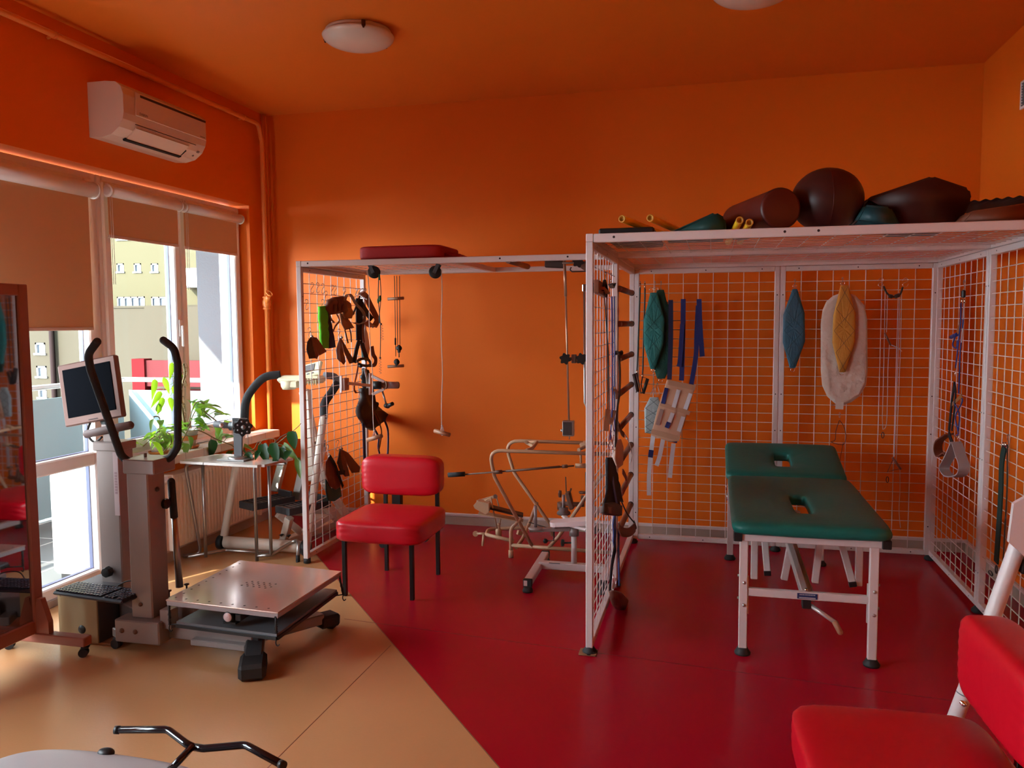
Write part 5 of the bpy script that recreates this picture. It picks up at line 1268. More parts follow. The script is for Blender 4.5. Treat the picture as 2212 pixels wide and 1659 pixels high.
# ================================================================ THINGS HANGING ON THE LEFT MESH PANEL
XP = -2.605
def L(px, py, x=XP): return P(px, py, X=x)
HOOK = mat('wire_hook_steel', (.30,.24,.20), .3, .8)
hk = None
hspots = [(662,634),(674,637),(688,640),(717,645),(724,646),(744,651),(769,656),(683,672-18),(651+5,640)]
for i, (px, py) in enumerate([(674,612),(686,612),(697,614),(718,617),(724,618),(744,622),(662,648)]):
    c = L(px, py, -2.622); b = MB(); s_hook(b, c, .062, .014, .0019, (.35,1,0))
    tag(obj('wire_hook', b, HOOK), 'small empty steel S-hook hanging high on the left mesh panel', 'hook', 'empty wire hooks on the left panel')
def item_hook(root, px, py, h=.06, x=-2.615, ax=(.3,1,0)):
    b = MB(); s_hook(b, L(px, py, x), h, .014, .0020, ax); obj('hook', b, HOOK, root)
def cuff(name_label, hookpx, top, panels, mats, group, cat='cuff', x=XP, hh=.07):
    """fan of leather flaps gathered at one point"""
    lo = L(*top, x); t = thing('leather_cuff', name_label, cat, (lo.x, lo.y, lo.z-.12), group)
    item_hook(t, hookpx[0], hookpx[1], hh)
    for i, pl in enumerate(panels):
        off = .010*i
        b = MB(); puffy(b, [L(a, c, x+off+.004) for a, c in pl], .012, seed=i, fold=.12); obj('flap', b, mats[i % len(mats)], t)
    b = MB(); b.ball(lo+Vector((.01,0,-.004)), .011, 10); b.tube([lo+Vector((.01,0,0)), lo+Vector((.005,0,.02))], .0022, 6); obj('buckle', b, STEEL, t)
    return t
cuff('brown folded leather cuff, nearest the front post on the upper left panel', (668,709), (671,726), [[(671,727),(684,729),(705,760),(690,768),(679,750)],[(672,728),(680,745),(688,768),(684,776),(672,765)],[(671,728),(676,750),(682,774),(668,775),(662,755),(664,738)]], [LEATHER, LEATHER, DKLEATHER], None)
cuff('brown and grey folded leather cuff hanging beside the green sling', (732,712), (735,728), [[(735,729),(742,740),(766,783),(755,786),(743,760)],[(735,729),(739,750),(746,782),(742,788),(733,778)],[(734,729),(733,750),(735,782),(728,775),(726,755)]], [LEATHER, LEATHER, mat('grey_suede', (.34,.28,.27), .8)], None)
cuff('brown leather cuff with folds, right of the pair low on the left panel', (729,952), (735,968), [[(735,969),(752,978),(778,1010),(776,1020),(760,1022),(744,990)],[(735,969),(745,990),(755,1028),(745,1030),(736,1000)],[(734,969),(737,1000),(746,1030),(736,1020),(728,1000)]], [LEATHER, LEATHER, DKLEATHER], None)
t = cuff('brown leather cuff with a dark strap over a green pad, low down', (707,962), (710,985), [[(711,984),(722,995),(736,1035),(735,1052),(725,1058),(712,1050),(703,1025),(703,1000)]], [LEATHER], None)
b = MB(); puffy(b, [L(a, c, XP-.008) for a, c in [(703,1035),(712,1055),(735,1052),(738,1072),(722,1083),(707,1082),(703,1060)]], .014); obj('green_pad', b, DKGREEN, t)
b = MB(); b.ribbon(smooth_curve([L(712,985,XP+.02), L(724,1005,XP+.024), L(733,1030,XP+.024), L(741,1052,XP+.022)]), .026, .003, side=(0,1,.3)); b.ribbon([L(728,1022,XP+.028), L(745,1020,XP+.028)], .03, .004, side=(0,0,1)); obj('strap', b, WEBBLACK, t)
# green sling and dark purple cloth
def sling(label, poly, m0, x, t_=.02, hook=None):
    ys = [L(a, c, x) for a, c in poly]; lo = min(p.z for p in ys); c = sum(ys, Vector())/len(ys)
    t = thing('cloth_sling', label, 'sling', (c.x, c.y, lo))
    b = MB(); puffy(b, ys, t_, edge=.5, fold=.10, seed=3); obj('cloth', b, m0, t)
    if hook: item_hook(t, *hook)
    return t
sling('bright green cloth sling hanging on the left mesh panel', [(689,662),(705,660),(707,700),(709,752),(695,753),(692,720)], GREENCLOTH, XP, .03, (697,648))
sling('dark purple cloth hanging just behind the green sling', [(705,664),(711,680),(718,715),(724,750),(710,753),(707,705)], PURPLECLOTH, XP+.005, .02)
# cluster of leather head halters
t = thing('leather_head_halter', 'large brown leather halter with padded straps, right of the green sling', 'halter', L(745,700))
b = MB(); puffy(b, [L(a, c, XP+.02) for a, c in [(708,648),(722,642),(738,640),(752,655),(757,668),(748,672),(738,675),(727,678),(712,680),(706,668)]], .05, edge=.4, fold=.2, seed=8); obj('padded_cap', b, LEATHER, t)
b = MB(); 
for (a0, c0, a1, c1) in ((724,658,724,673),(731,648,733,672),(739,658,742,674)): b.tube([L(a0,c0,XP+.05), L(a1,c1,XP+.05)], .010, 8)
obj('padded_roll', b, mat('reddish_leather', (.17,.05,.022), .5), t)
b = MB(); puffy(b, [L(a, c, XP+.012) for a, c in [(733,676),(744,678),(752,690),(765,708),(745,713),(738,700)]], .02, fold=.1, seed=4); obj('back_flap', b, TAN, t)
b = MB(); puffy(b, [L(a, c, XP+.03) for a, c in [(747,664),(756,662),(762,675),(758,688),(745,688),(740,680)]], .03, seed=5); obj('chin_pad', b, mat('tan_orange_leather', (.28,.10,.03), .5), t)
for pts in ([(745,712),(748,725),(752,741)], [(755,710),(758,722),(759,739)], [(712,680),(716,690),(722,697)], [(727,678),(733,692),(724,705),(720,716)]):
    b = MB(); b.ribbon(smooth_curve([L(a, c, XP+.02) for a, c in pts]), .014, .004, side=(0,1,0)); obj('strap', b, DKLEATHER if pts[0][0] > 740 else TAN, t)
item_hook(t, 704, 630); item_hook(t, 744, 625)
t = thing('leather_belt_loop', 'looped tan leather belt curving out to the right over the black harness', 'belt', L(780,690,XP+.05))
b = MB(); pts = [(749,672),(745,650),(750,637),(758,638),(768,655),(780,668),(787,680),(786,695),(776,700),(765,697)]
b.ribbon(smooth_curve([L(a, c, XP+.06) for a, c in pts]), .022, .005, side=(1,.2,.1)); obj('belt', b, TAN, t)
b = MB(); b.ribbon(smooth_curve([L(a, c, XP+.055) for a, c in [(786,690),(784,715),(786,740)]]), .020, .005, side=(.3,1,0)); obj('belt_end', b, LEATHER, t)
# black harness at the rear post
t = thing('black_harness', 'long black webbing harness hanging at the rear post of the left panel', 'harness', L(775,760,XP+.03))
for pts, w, m0 in (([(776,645),(776,680),(777,735)], .075, WEBBLACK), ([(776,735),(770,755),(765,783)], .035, mat('charcoal_webbing', (.03,.032,.038), .8)), ([(780,735),(785,755),(793,778)], .04, WEBBLACK), ([(777,640),(768,665),(762,680)], .012, DKLEATHER), ([(780,655),(790,672),(803,690)], .04, WEBBLACK)):
    b = MB(); b.ribbon(smooth_curve([L(a, c, XP+.03) for a, c in pts]), w, .008, side=(.3,1,0)); obj('strap', b, m0, t)
b = MB(); 
for px in (770,776,783,789): s_hook(b, L(px, 624, -2.60), .05, .010, .0025, (.6,1,0))
obj('hooks', b, STEEL, t)
b = MB(); puffy(b, [L(a, c, XP+.02) for a, c in [(786,700),(792,720),(797,755),(793,772),(787,765),(784,730)]], .03, seed=2); obj('white_pad', b, mat('off_white_felt', (.55,.48,.42), .85), t)
b = MB(); puffy(b, [L(a, c, XP+.015) for a, c in [(781,738),(786,742),(788,765),(783,772)]], .02, seed=2); obj('green_pad', b, DKGREEN, t)
t = thing('leather_strap_loop', 'big dark brown leather loop hanging beyond the rear post', 'strap', L(805,680,XP+.08))
b = MB(); b.ribbon(smooth_curve([L(a, c, XP+.02) for a, c in [(780,632),(790,640),(800,660),(810,680),(814,692),(808,705),(798,702),(790,694)]]), .045, .010, side=(.6,1,0)); obj('strap', b, LEATHER, t)
b = MB()
for i in range(5): b.ball(L(779+i*3.2,638+i*2.0,XP+.05), .008, 8)
b.ball(L(805,707,XP+.03), .008, 8); obj('stud', b, STEEL, t)
t = thing('round_leather_strap', 'rounded brown strap ring with grey lining, at mid height by the rear post', 'strap', L(800,780,XP))
b = MB(); b.ribbon(smooth_curve([L(a, c, XP+.06) for a, c in [(770,781),(782,775),(795,777),(800,785),(795,790),(783,789),(773,785)]]), .020, .008, side=(.2,.2,1)); obj('ring', b, DKLEATHER, t)
b = MB(); b.ribbon(smooth_curve([L(a, c, XP+.03) for a, c in [(803,748),(806,765),(811,775),(810,786),(803,792),(798,786)]]), .03, .006, side=(.8,1,0)); obj('curl', b, LEATHER, t)
b = MB(); b.ball(L(779,790,XP+.07), .017, 12); obj('ball_end', b, BLACK, t)
b = MB(); b.ribbon(smooth_curve([L(a, c, XP+.01) for a, c in [(774,785),(771,805),(765,835),(769,848),(781,845),(789,835)]]), .014, .004, side=(.3,1,0)); obj('thin_strap', b, mat('rust_strap', (.35,.08,.03), .6), t)
# black, white and green strap cluster behind the bracket
t = thing('strap_bundle', 'bundle of dark leather and striped straps hanging below the crank bracket', 'straps', L(800,900,XP+.04))
b = MB(); puffy(b, [L(a, c, XP+.03) for a, c in [(783,838),(797,838),(800,860),(812,872),(817,885),(833,895),(830,908),(812,920),(803,930),(795,925),(788,920),(778,905),(775,875),(781,858)]], .07, edge=.4, fold=.22, seed=9); obj('leather_bundle', b, DKLEATHER, t)
b = MB(); puffy(b, [L(a, c, XP+.02) for a, c in [(786,795),(795,800),(800,820),(797,842),(785,838),(782,815)]], .04, fold=.2, seed=6); obj('dark_roll', b, BLACK, t)
b = MB(); b.ribbon([L(788,797,XP+.05), L(792,815,XP+.05), L(794,838,XP+.05)], .018, .004, side=(.3,1,0)); obj('white_strap', b, mat('pale_webbing', (.55,.56,.52), .8), t)
b = MB(); b.ribbon(smooth_curve([L(a, c, XP+.03) for a, c in [(783,870),(786,930),(788,1008)]]), .028, .004, side=(.4,1,0)); obj('blue_strap', b, mat('blue_grey_webbing', (.05,.08,.22), .75), t)
b = MB(); b.ribbon(smooth_curve([L(a, c, XP+.10) for a, c in [(829,905),(838,930),(838,975),(836,982)]]), .016, .004, side=(.6,1,0)); b.ribbon(smooth_curve([L(a, c, XP+.09) for a, c in [(808,925),(818,945),(817,965),(820,980)]]), .014, .004, side=(.6,1,0)); obj('thin_blue_strap', b, mat('blue_grey_webbing', (.05,.08,.22), .75), t)
b = MB(); b.ribbon(smooth_curve([L(a, c, XP+.10) for a, c in [(806,885),(815,905),(824,930),(821,960),(817,975)]]), .010, .003, side=(.6,1,0)); obj('brown_strap', b, LEATHER, t)
t = thing('strap_knot', 'grey strap wound round the rear post beside the red vinyl chair', 'strap', L(788,1030,XP+.02))
b = MB()
for i in range(3): b.lathe([(.024,0),(.028,.006),(.024,.012)], L(788,1018+i*9,XP), n=14)
obj('winding', b, mat('dark_grey_binding', (.08,.06,.065), .7), t)
b = MB(); b.ribbon(smooth_curve([L(794,1030,XP+.04), L(797,1050,XP+.05), L(799,1066,XP+.05)]), .016, .004, side=(.4,1,0)); obj('loose_end', b, WEBBLACK, t)
# crank bracket
t = thing('crank_bracket', 'white metal arm with a grey roller and crank, clamped to the mesh panel', 'bracket', L(790,832,XP+.10))
BW = mat('white_bracket_enamel', (.74,.66,.64), .35)
b = MB(); b.box(L(745,830,-2.59), (.035,.075,.09), .004); obj('clamp_plate', b, mat('pinkish_clamp', (.40,.22,.18), .5), t)
b = MB(); b.bar(L(737,812,-2.60), L(737,848,-2.60), .012, .012); b.bar(L(752,828,-2.57), L(800,833,-2.53), .02, .022, up=(0,0,1), bev=.002); b.bar(L(800,806,-2.53), L(800,853,-2.53), .036, .014, up=(1,0,0), bev=.002)
obj('arm', b, BW, t)
r0 = P(834,832,Y=5.55); r1 = P(858,832,Y=5.62)
b = MB(); b.bar(P(803,812,Y=5.52), P(830,825,Y=5.55), .03, .020, up=(0,0,1), bev=.002); b.bar(P(804,852,Y=5.52), P(830,840,Y=5.55), .03, .020, up=(0,0,1), bev=.002); obj('fork', b, BW, t)
b = MB(); b.tube([r0, r1], .026, 20); obj('roller', b, mat('grey_roller', (.40,.36,.38), .5), t)
b = MB(); b.tube([r1, r1+(r1-r0).normalized()*.008], .0255, 20); b.tube([r0-(r1-r0).normalized()*.012, r0], .030, 18); b.tube([P(822,832,Y=5.54), r0], .020, 14); obj('end_cap', b, BROWNTAPE, t)
b = MB(); b.tube([P(806,832,Y=5.52), P(824,832,Y=5.54)], .030, 16); obj('spool', b, BLACK, t)
b = MB(); b.tube([P(826,845,Y=5.55), P(835,876,Y=5.55)], .007, 10); obj('crank_rod', b, STEEL, t)
b = MB(); b.tube([P(834,876,Y=5.57), P(838,877,Y=5.53)], .018, 18); b.tube([P(838,877,Y=5.53), P(848,872,Y=5.50)], .014, 14); obj('crank_knob', b, BLACK, t)
# ================================================================ GREEN TREATMENT COUCH
co = thing('treatment_couch', 'green padded couch with two face holes on a white steel frame', 'couch', (.45,4.8,0))
def slab_hole(x0, x1, y0, y1, ztop, t, hc, hw, hl, er, rc, tilt=(0,0)):
    """padded slab with a rounded opening; ztop at y0, tilt = (z rise, at y1)"""
    N = 96; b = MB(); vs = []
    def rr(cx_, cy_, hx, hy, r, a):
        dx_, dy_ = math.cos(a), math.sin(a); k = 24.0 if r < .05 else 7.0
        s_ = 1/((abs(dx_)/hx)**k+(abs(dy_)/hy)**k)**(1/k); return cx_+dx_*s_, cy_+dy_*s_
    cx_, cy_ = (x0+x1)/2, (y0+y1)/2
    rows = []
    prof = [(0,-t*.8),(0,-t*.5),(.0,-t*.30),(.03,-t*.16),(.10,-.008),(.22,-.001),(.5,.003),(.78,0),(.93,-t*.05),(.975,-t*.16),(.994,-t*.33),(1,-t*.5),(.994,-t*.72),(.975,-t*.9),(.94,-t),(0,-t)]
    for (s_, dz) in prof:
        row = []
        for i in range(N):
            a = 2*PI*i/N; ox, oy = rr(cx_, cy_, (x1-x0)/2, (y1-y0)/2, .04, a)
            vx, vy = ox-hc[0], oy-hc[1]; aa = math.atan2(vy*hw/hl, vx)
            ix, iy = rr(hc[0], hc[1], hw/2, hl/2, .1, math.atan2(vy, vx))
            x = ix+(ox-ix)*s_; y = iy+(oy-iy)*s_
            row.append(Vector((x, y, ztop+dz+tilt[0]*(y-y0)/(y1-y0))))
        rows.append(row)
    vs = [v for r_ in rows for v in r_]; M_ = len(rows)
    fs = [(l*N+i, l*N+(i+1) % N, ((l+1) % M_)*N+(i+1) % N, ((l+1) % M_)*N+i) for l in range(M_) for i in range(N)]
    b._add(vs, fs, True); return b
b = slab_hole(.098,.808,3.905,5.185,.662,.062,(.455,4.42),.085,.42,.02,.05); obj('mattress', b, GREENV, co)
b = slab_hole(.090,.802,5.195,5.745,.665,.060,(.445,5.46),.10,.22,.02,.05,(.12,0)); obj('head_section', b, GREENV, co)
WS = WHITE; z0 = .585
for (x, y) in ((.157,3.985), (.735,3.975), (.130,5.60), (.705,5.59)):
    b = MB(); b.span((x-.020,y-.015,.02), (x+.020,y+.015,z0), .003); lg = obj('leg', b, WS, co)
    b = MB(); b.lathe([(.001,0),(.036,0),(.038,.010),(.027,.026),(.024,.034),(.001,.034)], (x,y,0), n=20); obj('rubber_foot', b, RUBBER, lg)
b = MB(); b.span((.13,3.955,.562), (.765,3.99,.598), .003); obj('end_rail', b, WS, co)
for x in (.130, .785):
    b = MB(); b.span((x-.022,3.945,.560), (x+.018,3.990,.602), .003); obj('end_cap', b, BLACK, co)
for x in (.135, .760):
    b = MB(); b.bar((x,3.99,.580), (x,5.62,.580), .035, .035, bev=.003); obj('side_rail', b, WS, co)
b = MB(); b.bar((.13,5.60,.575), (.72,5.59,.575), .035, .035, bev=.003); obj('end_rail', b, WS, co)
b = MB(); b.span((.177,3.975,.290), (.716,4.00,.328), .003); cb = obj('cross_bar', b, WS, co)
b = MB(); b.span((.402,3.9725,.296), (.492,3.9755,.322)); pl_8 = obj('maker_plate', b, LABELBLUE, cb)
print_marks((.447,3.9722,.316), (1,0,0), (0,0,1), [.006,.005,.006,.003,.006,.005,.006,.006,.005,.006], .005, .0018, LABELTEXT, 'print', cb)
b = MB(); b.span((.410,3.9715,.299), (.484,3.9727,.304)); obj('plate_line', b, LABELTEXT, cb)
b = MB()
for (x, y) in ((.157,3.985), (.735,3.975)):
    for z in (.355,.245): 
        sgn = 1 if x < .4 else -1
        b.lathe([(.001,.005),(.006,.004),(.0085,0)], (x+.004,y-.0155,z), (0,-1,0), 12); b.cyl((x-sgn*.021,y,z+.03), (x-sgn*.027,y,z+.03), .006, n=10)
bo = obj('bolt', b, STEEL, co)
b = MB(); b.span((.177,3.98,.20), (.182,3.992,.385)); b.span((.710,3.98,.20), (.715,3.992,.385)); obj('leg_plate', b, WS, co)
# hanging side struts (folding legs) under the bed
for (x0, x1, y0_, y1_, zb, lean, cap) in ((.235,.235,4.55,4.55,.20,0,0), (.285,.315,4.9,4.70,.185,1,1), (.455,.395,4.60,4.60,.19,0,0), (.59,.555,4.60,4.60,.185,0,0), (.66,.745,4.9,4.58,.19,1,1), (.775,.775,4.60,4.60,.185,0,0)):
    b = MB(); b.bar((x0,y0_,.575), (x1,y1_,zb), .036, .030, up=(0,1,0), bev=.003); so = obj('hanging_strut', b, WS, co)
    if cap: b = MB(); b.bar((x1-(x1-x0)*.06,y1_,zb+.02), (x1,y1_,zb-.006), .038, .032, up=(0,1,0), bev=.002); obj('strut_cap', b, BLACK, so)
b = MB(); b.bar((.37,5.1,.56), (.445,4.02,.285), .030, .045, bev=.003); b.bar((.405,5.0,.50), (.475,4.04,.275), .030, .03, bev=.003); obj('gas_spring_rail', b, mat('grey_white_steel', (.55,.50,.48), .3, .4), co)
b = MB(); b.cyl((.37,4.85,.34), (.52,4.85,.34), .010, n=12); b.lathe([(.001,-.015),(.018,-.015),(.018,.015),(.001,.015)], (.435,4.85,.34), (1,0,0), 14); obj('pivot_pin', b, CHROME, co)
b = MB(); b.ball((.443,3.99,.335), .009, 12); b.cyl((.443,3.99,.325), (.443,3.99,.335), .006, n=10); obj('lock_pin', b, CHROME, co)
b = MB(); b.span((.428,4.0,.238), (.468,4.05,.284), .004); obj('crank_socket', b, BLACK, co)
b = MB(); b.tube([(.448,4.03,.262), P(1805,1345,Y=3.95)], .010, 12); cr = obj('crank', b, mat('grey_white_steel', (.55,.50,.48), .3, .4), co)
a = P(1803,1343,Y=3.95); e = P(1815,1366,Y=3.92)
b = MB(); b.tube([a, e], .013, 14); b.ball(e, .0125, 10); obj('crank_grip', b, mat('wooden_grip', (.33,.15,.08), .5), cr)
for y in (4.85, 5.15):
    b = MB(); c = Vector((.092,y,.585)); b.tube([c+Vector((0,.022*math.cos(a_),.022*math.sin(a_))) for a_ in [i*2*PI/16 for i in range(16)]], .003, 6, closed=True); obj('ring', b, CHROME, co)

# ================================================================ STORED ON THE CAGE ROOF
ZR = CH+.001
def R4(px, py, y=4.05): return P(px, py, Y=y)
t = thing('black_flat_pad', 'thin black pad lying flat on the cage roof at its left corner', 'pad', (-.42,4.3,ZR)); b = MB(); b.box((-.40,4.25,ZR+.016), (.26,.75,.030), .008); obj('pad', b, BLACK, t)
def stick(px, py, end, label):
    a = P(px, py, Y=3.82); t = thing('yellow_stick', label, 'stick', (a.x, a.y, ZR), 'yellow sticks on the cage roof')
    e = Vector(end); b = MB(); b.tube([a, e], .0165, 18, cap=False); obj('tube', b, YELLOW, t)
    d = (a-e).normalized(); b = MB(); b.lathe([(.0165,0),(.0175,.002),(.0165,.004),(.011,.004),(.0105,-.01),(.001,-.01)], a, d, 20); obj('open_end', b, mat('dull_yellow_plastic', (.55,.27,.03), .5), t)
stick(1344, 473, (-.25,4.48,ZR+.05), 'yellow plastic stick, leftmost of the sticks poking over the cage roof edge')
stick(1405, 471, (-.15,4.62,ZR+.07), 'yellow plastic stick standing second from the left, just left of the green wedge')
stick(1598, 476, (.075,4.60,ZR+.017), 'yellow plastic stick right of the green wedge, the taller of that pair')
stick(1619, 481, (.135,4.60,ZR+.017), 'yellow plastic stick low beside the maroon roll')
def solid(name, lab, cat, poly, y, depth, m0, puff=0.0, group=None, bevel=.012):
    """solid block: its front outline at depth y, running back by depth"""
    pts = [P(a, c, Y=y) for a, c in poly]; zmin = min(p.z for p in pts)
    pts = [Vector((p.x, y, p.z if p.z > ZR+.03 else ZR+.002)) for p in pts]
    cx_ = sum(p.x for p in pts)/len(pts)
    t = thing(name, lab, cat, (cx_, y+depth/2, ZR), group)
    b = MB(); k = len(pts); vs = pts+[p+Vector((0,depth,0)) for p in pts]
    b._add(vs, [tuple(range(k))[::-1], tuple(range(k, 2*k))]+[(i, (i+1) % k, k+(i+1) % k, k+i) for i in range(k)])
    bmesh.ops.bevel(b.bm, geom=b.bm.edges[:], offset=bevel, segments=3, affect='EDGES', clamp_overlap=True)
    for f in b.bm.faces: f.smooth = True
    obj('cushion', b, m0, t); return t
solid('wedge_cushion', 'small dark green wedge cushion between the yellow sticks on the cage roof', 'cushion', [(1430,500),(1545,457),(1567,470),(1570,500)], 4.0, .40, DKGREEN)
ry = 3.87
t = thing('roll_cushion', 'maroon cylindrical roll cushion left of the big ball on the cage roof', 'cushion', (.28,4.2,ZR))
c = R4(1688, 441, ry); r_ = .092; c.z = ZR+r_; e = c+Vector((-.17,.50,0))
b = MB(); d = (e-c).normalized(); Lr = (e-c).length
b.lathe([(.001,0),(r_-.012,0),(r_-.003,.004),(r_,.014),(r_,Lr-.014),(r_-.012,Lr),(.001,Lr)], c, d, 40); obj('roll', b, MAROON, t)
b = MB(); b.lathe([(r_-.004,.006),(r_+.001,.010),(r_-.001,.016)], c, d, 40); obj('piping', b, MAROON2, t)
t = thing('exercise_ball', 'large dark maroon ball, the tallest thing on the cage roof', 'ball', (.50,4.06,ZR))
b = MB(); b.ball((P(1787,420,Y=4.06).x,4.06,ZR+.146), .146, 40, sc=(1.10,1.0,1.0)); obj('ball', b, MAROON2, t)
b = MB(); cc_ = Vector((P(1787,420,Y=4.06).x,4.06,ZR+.146)); b.tube([cc_+Vector((-.10*0+.02*math.cos(a_)-.01,-.1465*math.cos(a_),.1465*math.sin(a_))) for a_ in [(-1.2+2.4*i/20) for i in range(21)]], .0012, 5); obj('seam', b, MAROON, t)
solid('wedge_cushion', 'small teal wedge cushion under the big dark wedge, right of the ball', 'cushion', [(1846,480),(1868,441),(1925,446),(1950,480)], 3.98, .35, mat('teal_vinyl', (.012,.075,.09), .45))
solid('wedge_cushion', 'large dark maroon peaked wedge cushion on the right of the cage roof', 'cushion', [(1945,480),(1925,448),(1868,436),(1876,426),(2015,379),(2096,406),(2101,430),(2072,480)], 4.02, .40, mat('dark_brown_vinyl', (.05,.012,.008), .5))
solid('brown_pad', 'brown padded board lying at the right end of the cage roof', 'pad', [(2078,480),(2100,455),(2230,436),(2240,480)], 3.86, .18, mat('rust_brown_pad', (.17,.045,.018), .6), bevel=.006)
t = thing('dark_blanket', 'thin dark blanket with a scalloped edge on top of the brown pad', 'blanket', (1.2,4.2,ZR+.12))
b = MB()
def blk(u, v): 
    x0_ = P(2096,430,Y=3.97).x; x1_ = 1.43; x = x0_+(x1_-x0_)*u; zt_ = P(2150,432,Y=3.97).z+.0
    base = P(2096+(2230-2096)*u, 440-17*u, Y=3.96).z
    return Vector((x, 3.955+.5*v, base+.010+.004*math.sin(u*50)*(1-min(1,v*3))))
b.grid(blk, 50, 8); bmesh.ops.solidify(b.bm, geom=b.bm.faces[:], thickness=.022); obj('blanket', b, mat('dark_plum_cloth', (.018,.008,.012), .85), t)

# ================================================================ HANGING ON THE BACK WIRE PANELS
YH = CY1-.055
def B(px, py, y=YH): return P(px, py, Y=y)
def hang(name, lab, cat, px, py, y=YH, group=None): return thing(name, lab, cat, B(px, py, y), group)
def hk_(root, px, py, h=.055): b = MB(); s_hook(b, B(px, py, YH+.015), h, .010, .0019, (.3,-1,0)); obj('hook', b, HOOK, root)
# resistance tubes with handles
for k, (pts, hp, lab) in enumerate(((((1383,612),(1382,640),(1380,700),(1377,780),(1376,800)), [(1369,808),(1378,846),(1385,850)], 'black exercise tube with a triangular handle, nearest the cage corner post'), (((1393,612),(1393,640),(1391,700),(1389,780),(1388,808)), [(1399,818),(1389,850),(1385,830)], 'black exercise tube with a triangular handle, second from the corner post'))):
    t = hang('exercise_tube', lab, 'exercise tube', 1385, 850)
    b = MB(); b.tube(smooth_curve([B(a, c) for a, c in pts]), .0055, 8); obj('tube', b, BLACK, t)
    b = MB(); b.tube([B(pts[0][0],pts[0][1]+2), B(pts[0][0],pts[0][1]+12)], .006, 8); b.tube([B(*pts[-1]), B(pts[-1][0],pts[-1][1]+8)], .007, 8); obj('ferrule', b, CHROME, t)
    hk_(t, pts[0][0], 608, .03)
    e_ = B(pts[-1][0], pts[-1][1]+6)
    b = MB(); b.ribbon([e_, B(*hp[0]), B(*hp[1])], .02, .004, side=(.3,-1,0)); b.ribbon([e_, B(*hp[2]), B(*hp[1])], .02, .004, side=(.3,-1,0)); obj('webbing', b, WEBBLACK, t)
    b = MB(); b.tube([B(*hp[0]), B(*hp[1])], .012, 12); obj('handle', b, DKLEATHER if k == 0 else BLACK, t)
def quilt(name, lab, cat, poly, m0, y, hook=None, ring=None, t_=.028, quilted=True, binding=None):
    c = [sum(p[i] for p in poly)/len(poly) for i in (0, 1)]
    t = hang(name, lab, cat, c[0], c[1], y)
    pts = [B(a, q, y) for a, q in poly]; b = MB(); puffy(b, pts, t_, edge=.35, ridge=.05 if quilted else 0, seed=4); obj('pad', b, m0, t)
    if quilted:
        # stitched diamond lines
        b = MB(); cx_ = sum((p for p in pts), Vector())/len(pts); top = max(p.z for p in pts); bot = min(p.z for p in pts)
        import itertools
        def half(z):
            xs = []
            for i in range(len(pts)):
                a_, c_ = pts[i], pts[(i+1) % len(pts)]
                if (a_.z-z)*(c_.z-z) < 0: f = (z-a_.z)/(c_.z-a_.z); xs.append(a_.x+(c_.x-a_.x)*f)
            return (min(xs), max(xs)) if len(xs) >= 2 else (cx_.x, cx_.x)
        n = 4; hstep = (top-bot)/n
        for i in range(n):
            za, zb = top-i*hstep-.012, top-(i+1)*hstep-.012
            zb = max(zb, bot+.01); l0, r0_ = half(za); l1, r1_ = half(zb); s0, s1 = (l0, r1_) if i % 2 == 0 else (r0_, l1)
            for (u0, u1) in (((l0+.006), (r1_-.006)), ((r0_-.006), (l1+.006))):
                b.tube([Vector((u0+(u1-u0)*q/6, y-t_*.5-.0012*math.sin(PI*q/6)-.0005, za+(zb-za)*q/6)) for q in range(7)], .0012, 4, cap=False)
        obj('stitching', b, mat('dark_stitching', (.01,.04,.04), .8), t)
    if binding:
        b = MB(); b.tube(pts, .0035, 6, closed=True); obj('binding', b, binding, t)
    if hook: hk_(t, *hook)
    for rg in (ring or []):
        p = B(rg[0], rg[1], y); b = MB(); b.tube([p+Vector((.013*math.cos(a_), 0, .013*math.sin(a_))) for a_ in [i*2*PI/14 for i in range(14)]], .002, 6, closed=True); obj('ring', b, CHROME, t)
    return t
quilt('quilted_sling', 'dark green quilted sling partly hidden behind the brighter teal one', 'sling', [(1418,626),(1434,626),(1441,655),(1452,665),(1452,785),(1436,818),(1420,818),(1412,795),(1425,720)], mat('bottle_green_quilted_fabric', (.010,.07,.05), .8, bump=.3), YH+.012, (1428,608), [(1427,822)])
quilt('quilted_sling', 'teal quilted sling hanging at the left of the big cage back panel', 'sling', [(1405,632),(1420,632),(1436,690),(1433,745),(1415,797),(1405,797),(1391,745),(1391,690)], TEALQ, YH-.022, (1415,608), [(1407,625),(1418,625)])
t = quilt('quilted_sling', 'small silver-grey quilted sling hanging below the teal one, behind the tan corset', 'sling', [(1404,858),(1422,858),(1430,880),(1428,910),(1414,938),(1393,935),(1392,882)], SILVERQ, YH-.002, None, [(1411,800)], quilted=True)
b = MB()
for i in range(9): b.ball(B(1412,804+i*3.4), .0045, 6)
b.tube([B(1412,836), B(1405,853), B(1418,853), B(1412,836)], .002, 5); b.tube([B(1420,826), B(1412,853), B(1425,853), B(1420,826)], .002, 5); obj('chain', b, STEEL, t)
quilt('quilted_sling', 'dusty blue quilted sling hanging by the middle post of the cage back', 'sling', [(1712,624),(1722,624),(1738,676),(1739,737),(1718,795),(1706,795),(1691,740),(1692,680)], BLUEQ, YH, (1717,604), [(1717,618),(1712,799)])
t = quilt('ivory_pad', 'long ivory crinkled pad with rounded ends behind the mustard sling', 'pad', [(1800,640),(1822,632),(1846,638),(1866,660),(1872,690),(1873,800),(1870,830),(1856,855),(1838,868),(1822,874),(1806,872),(1788,856),(1777,832),(1774,800),(1774,700),(1778,670),(1786,652)], IVORY, YH+.008, None, None, .018, False, mat('ivory_binding', (.62,.50,.42), .7))
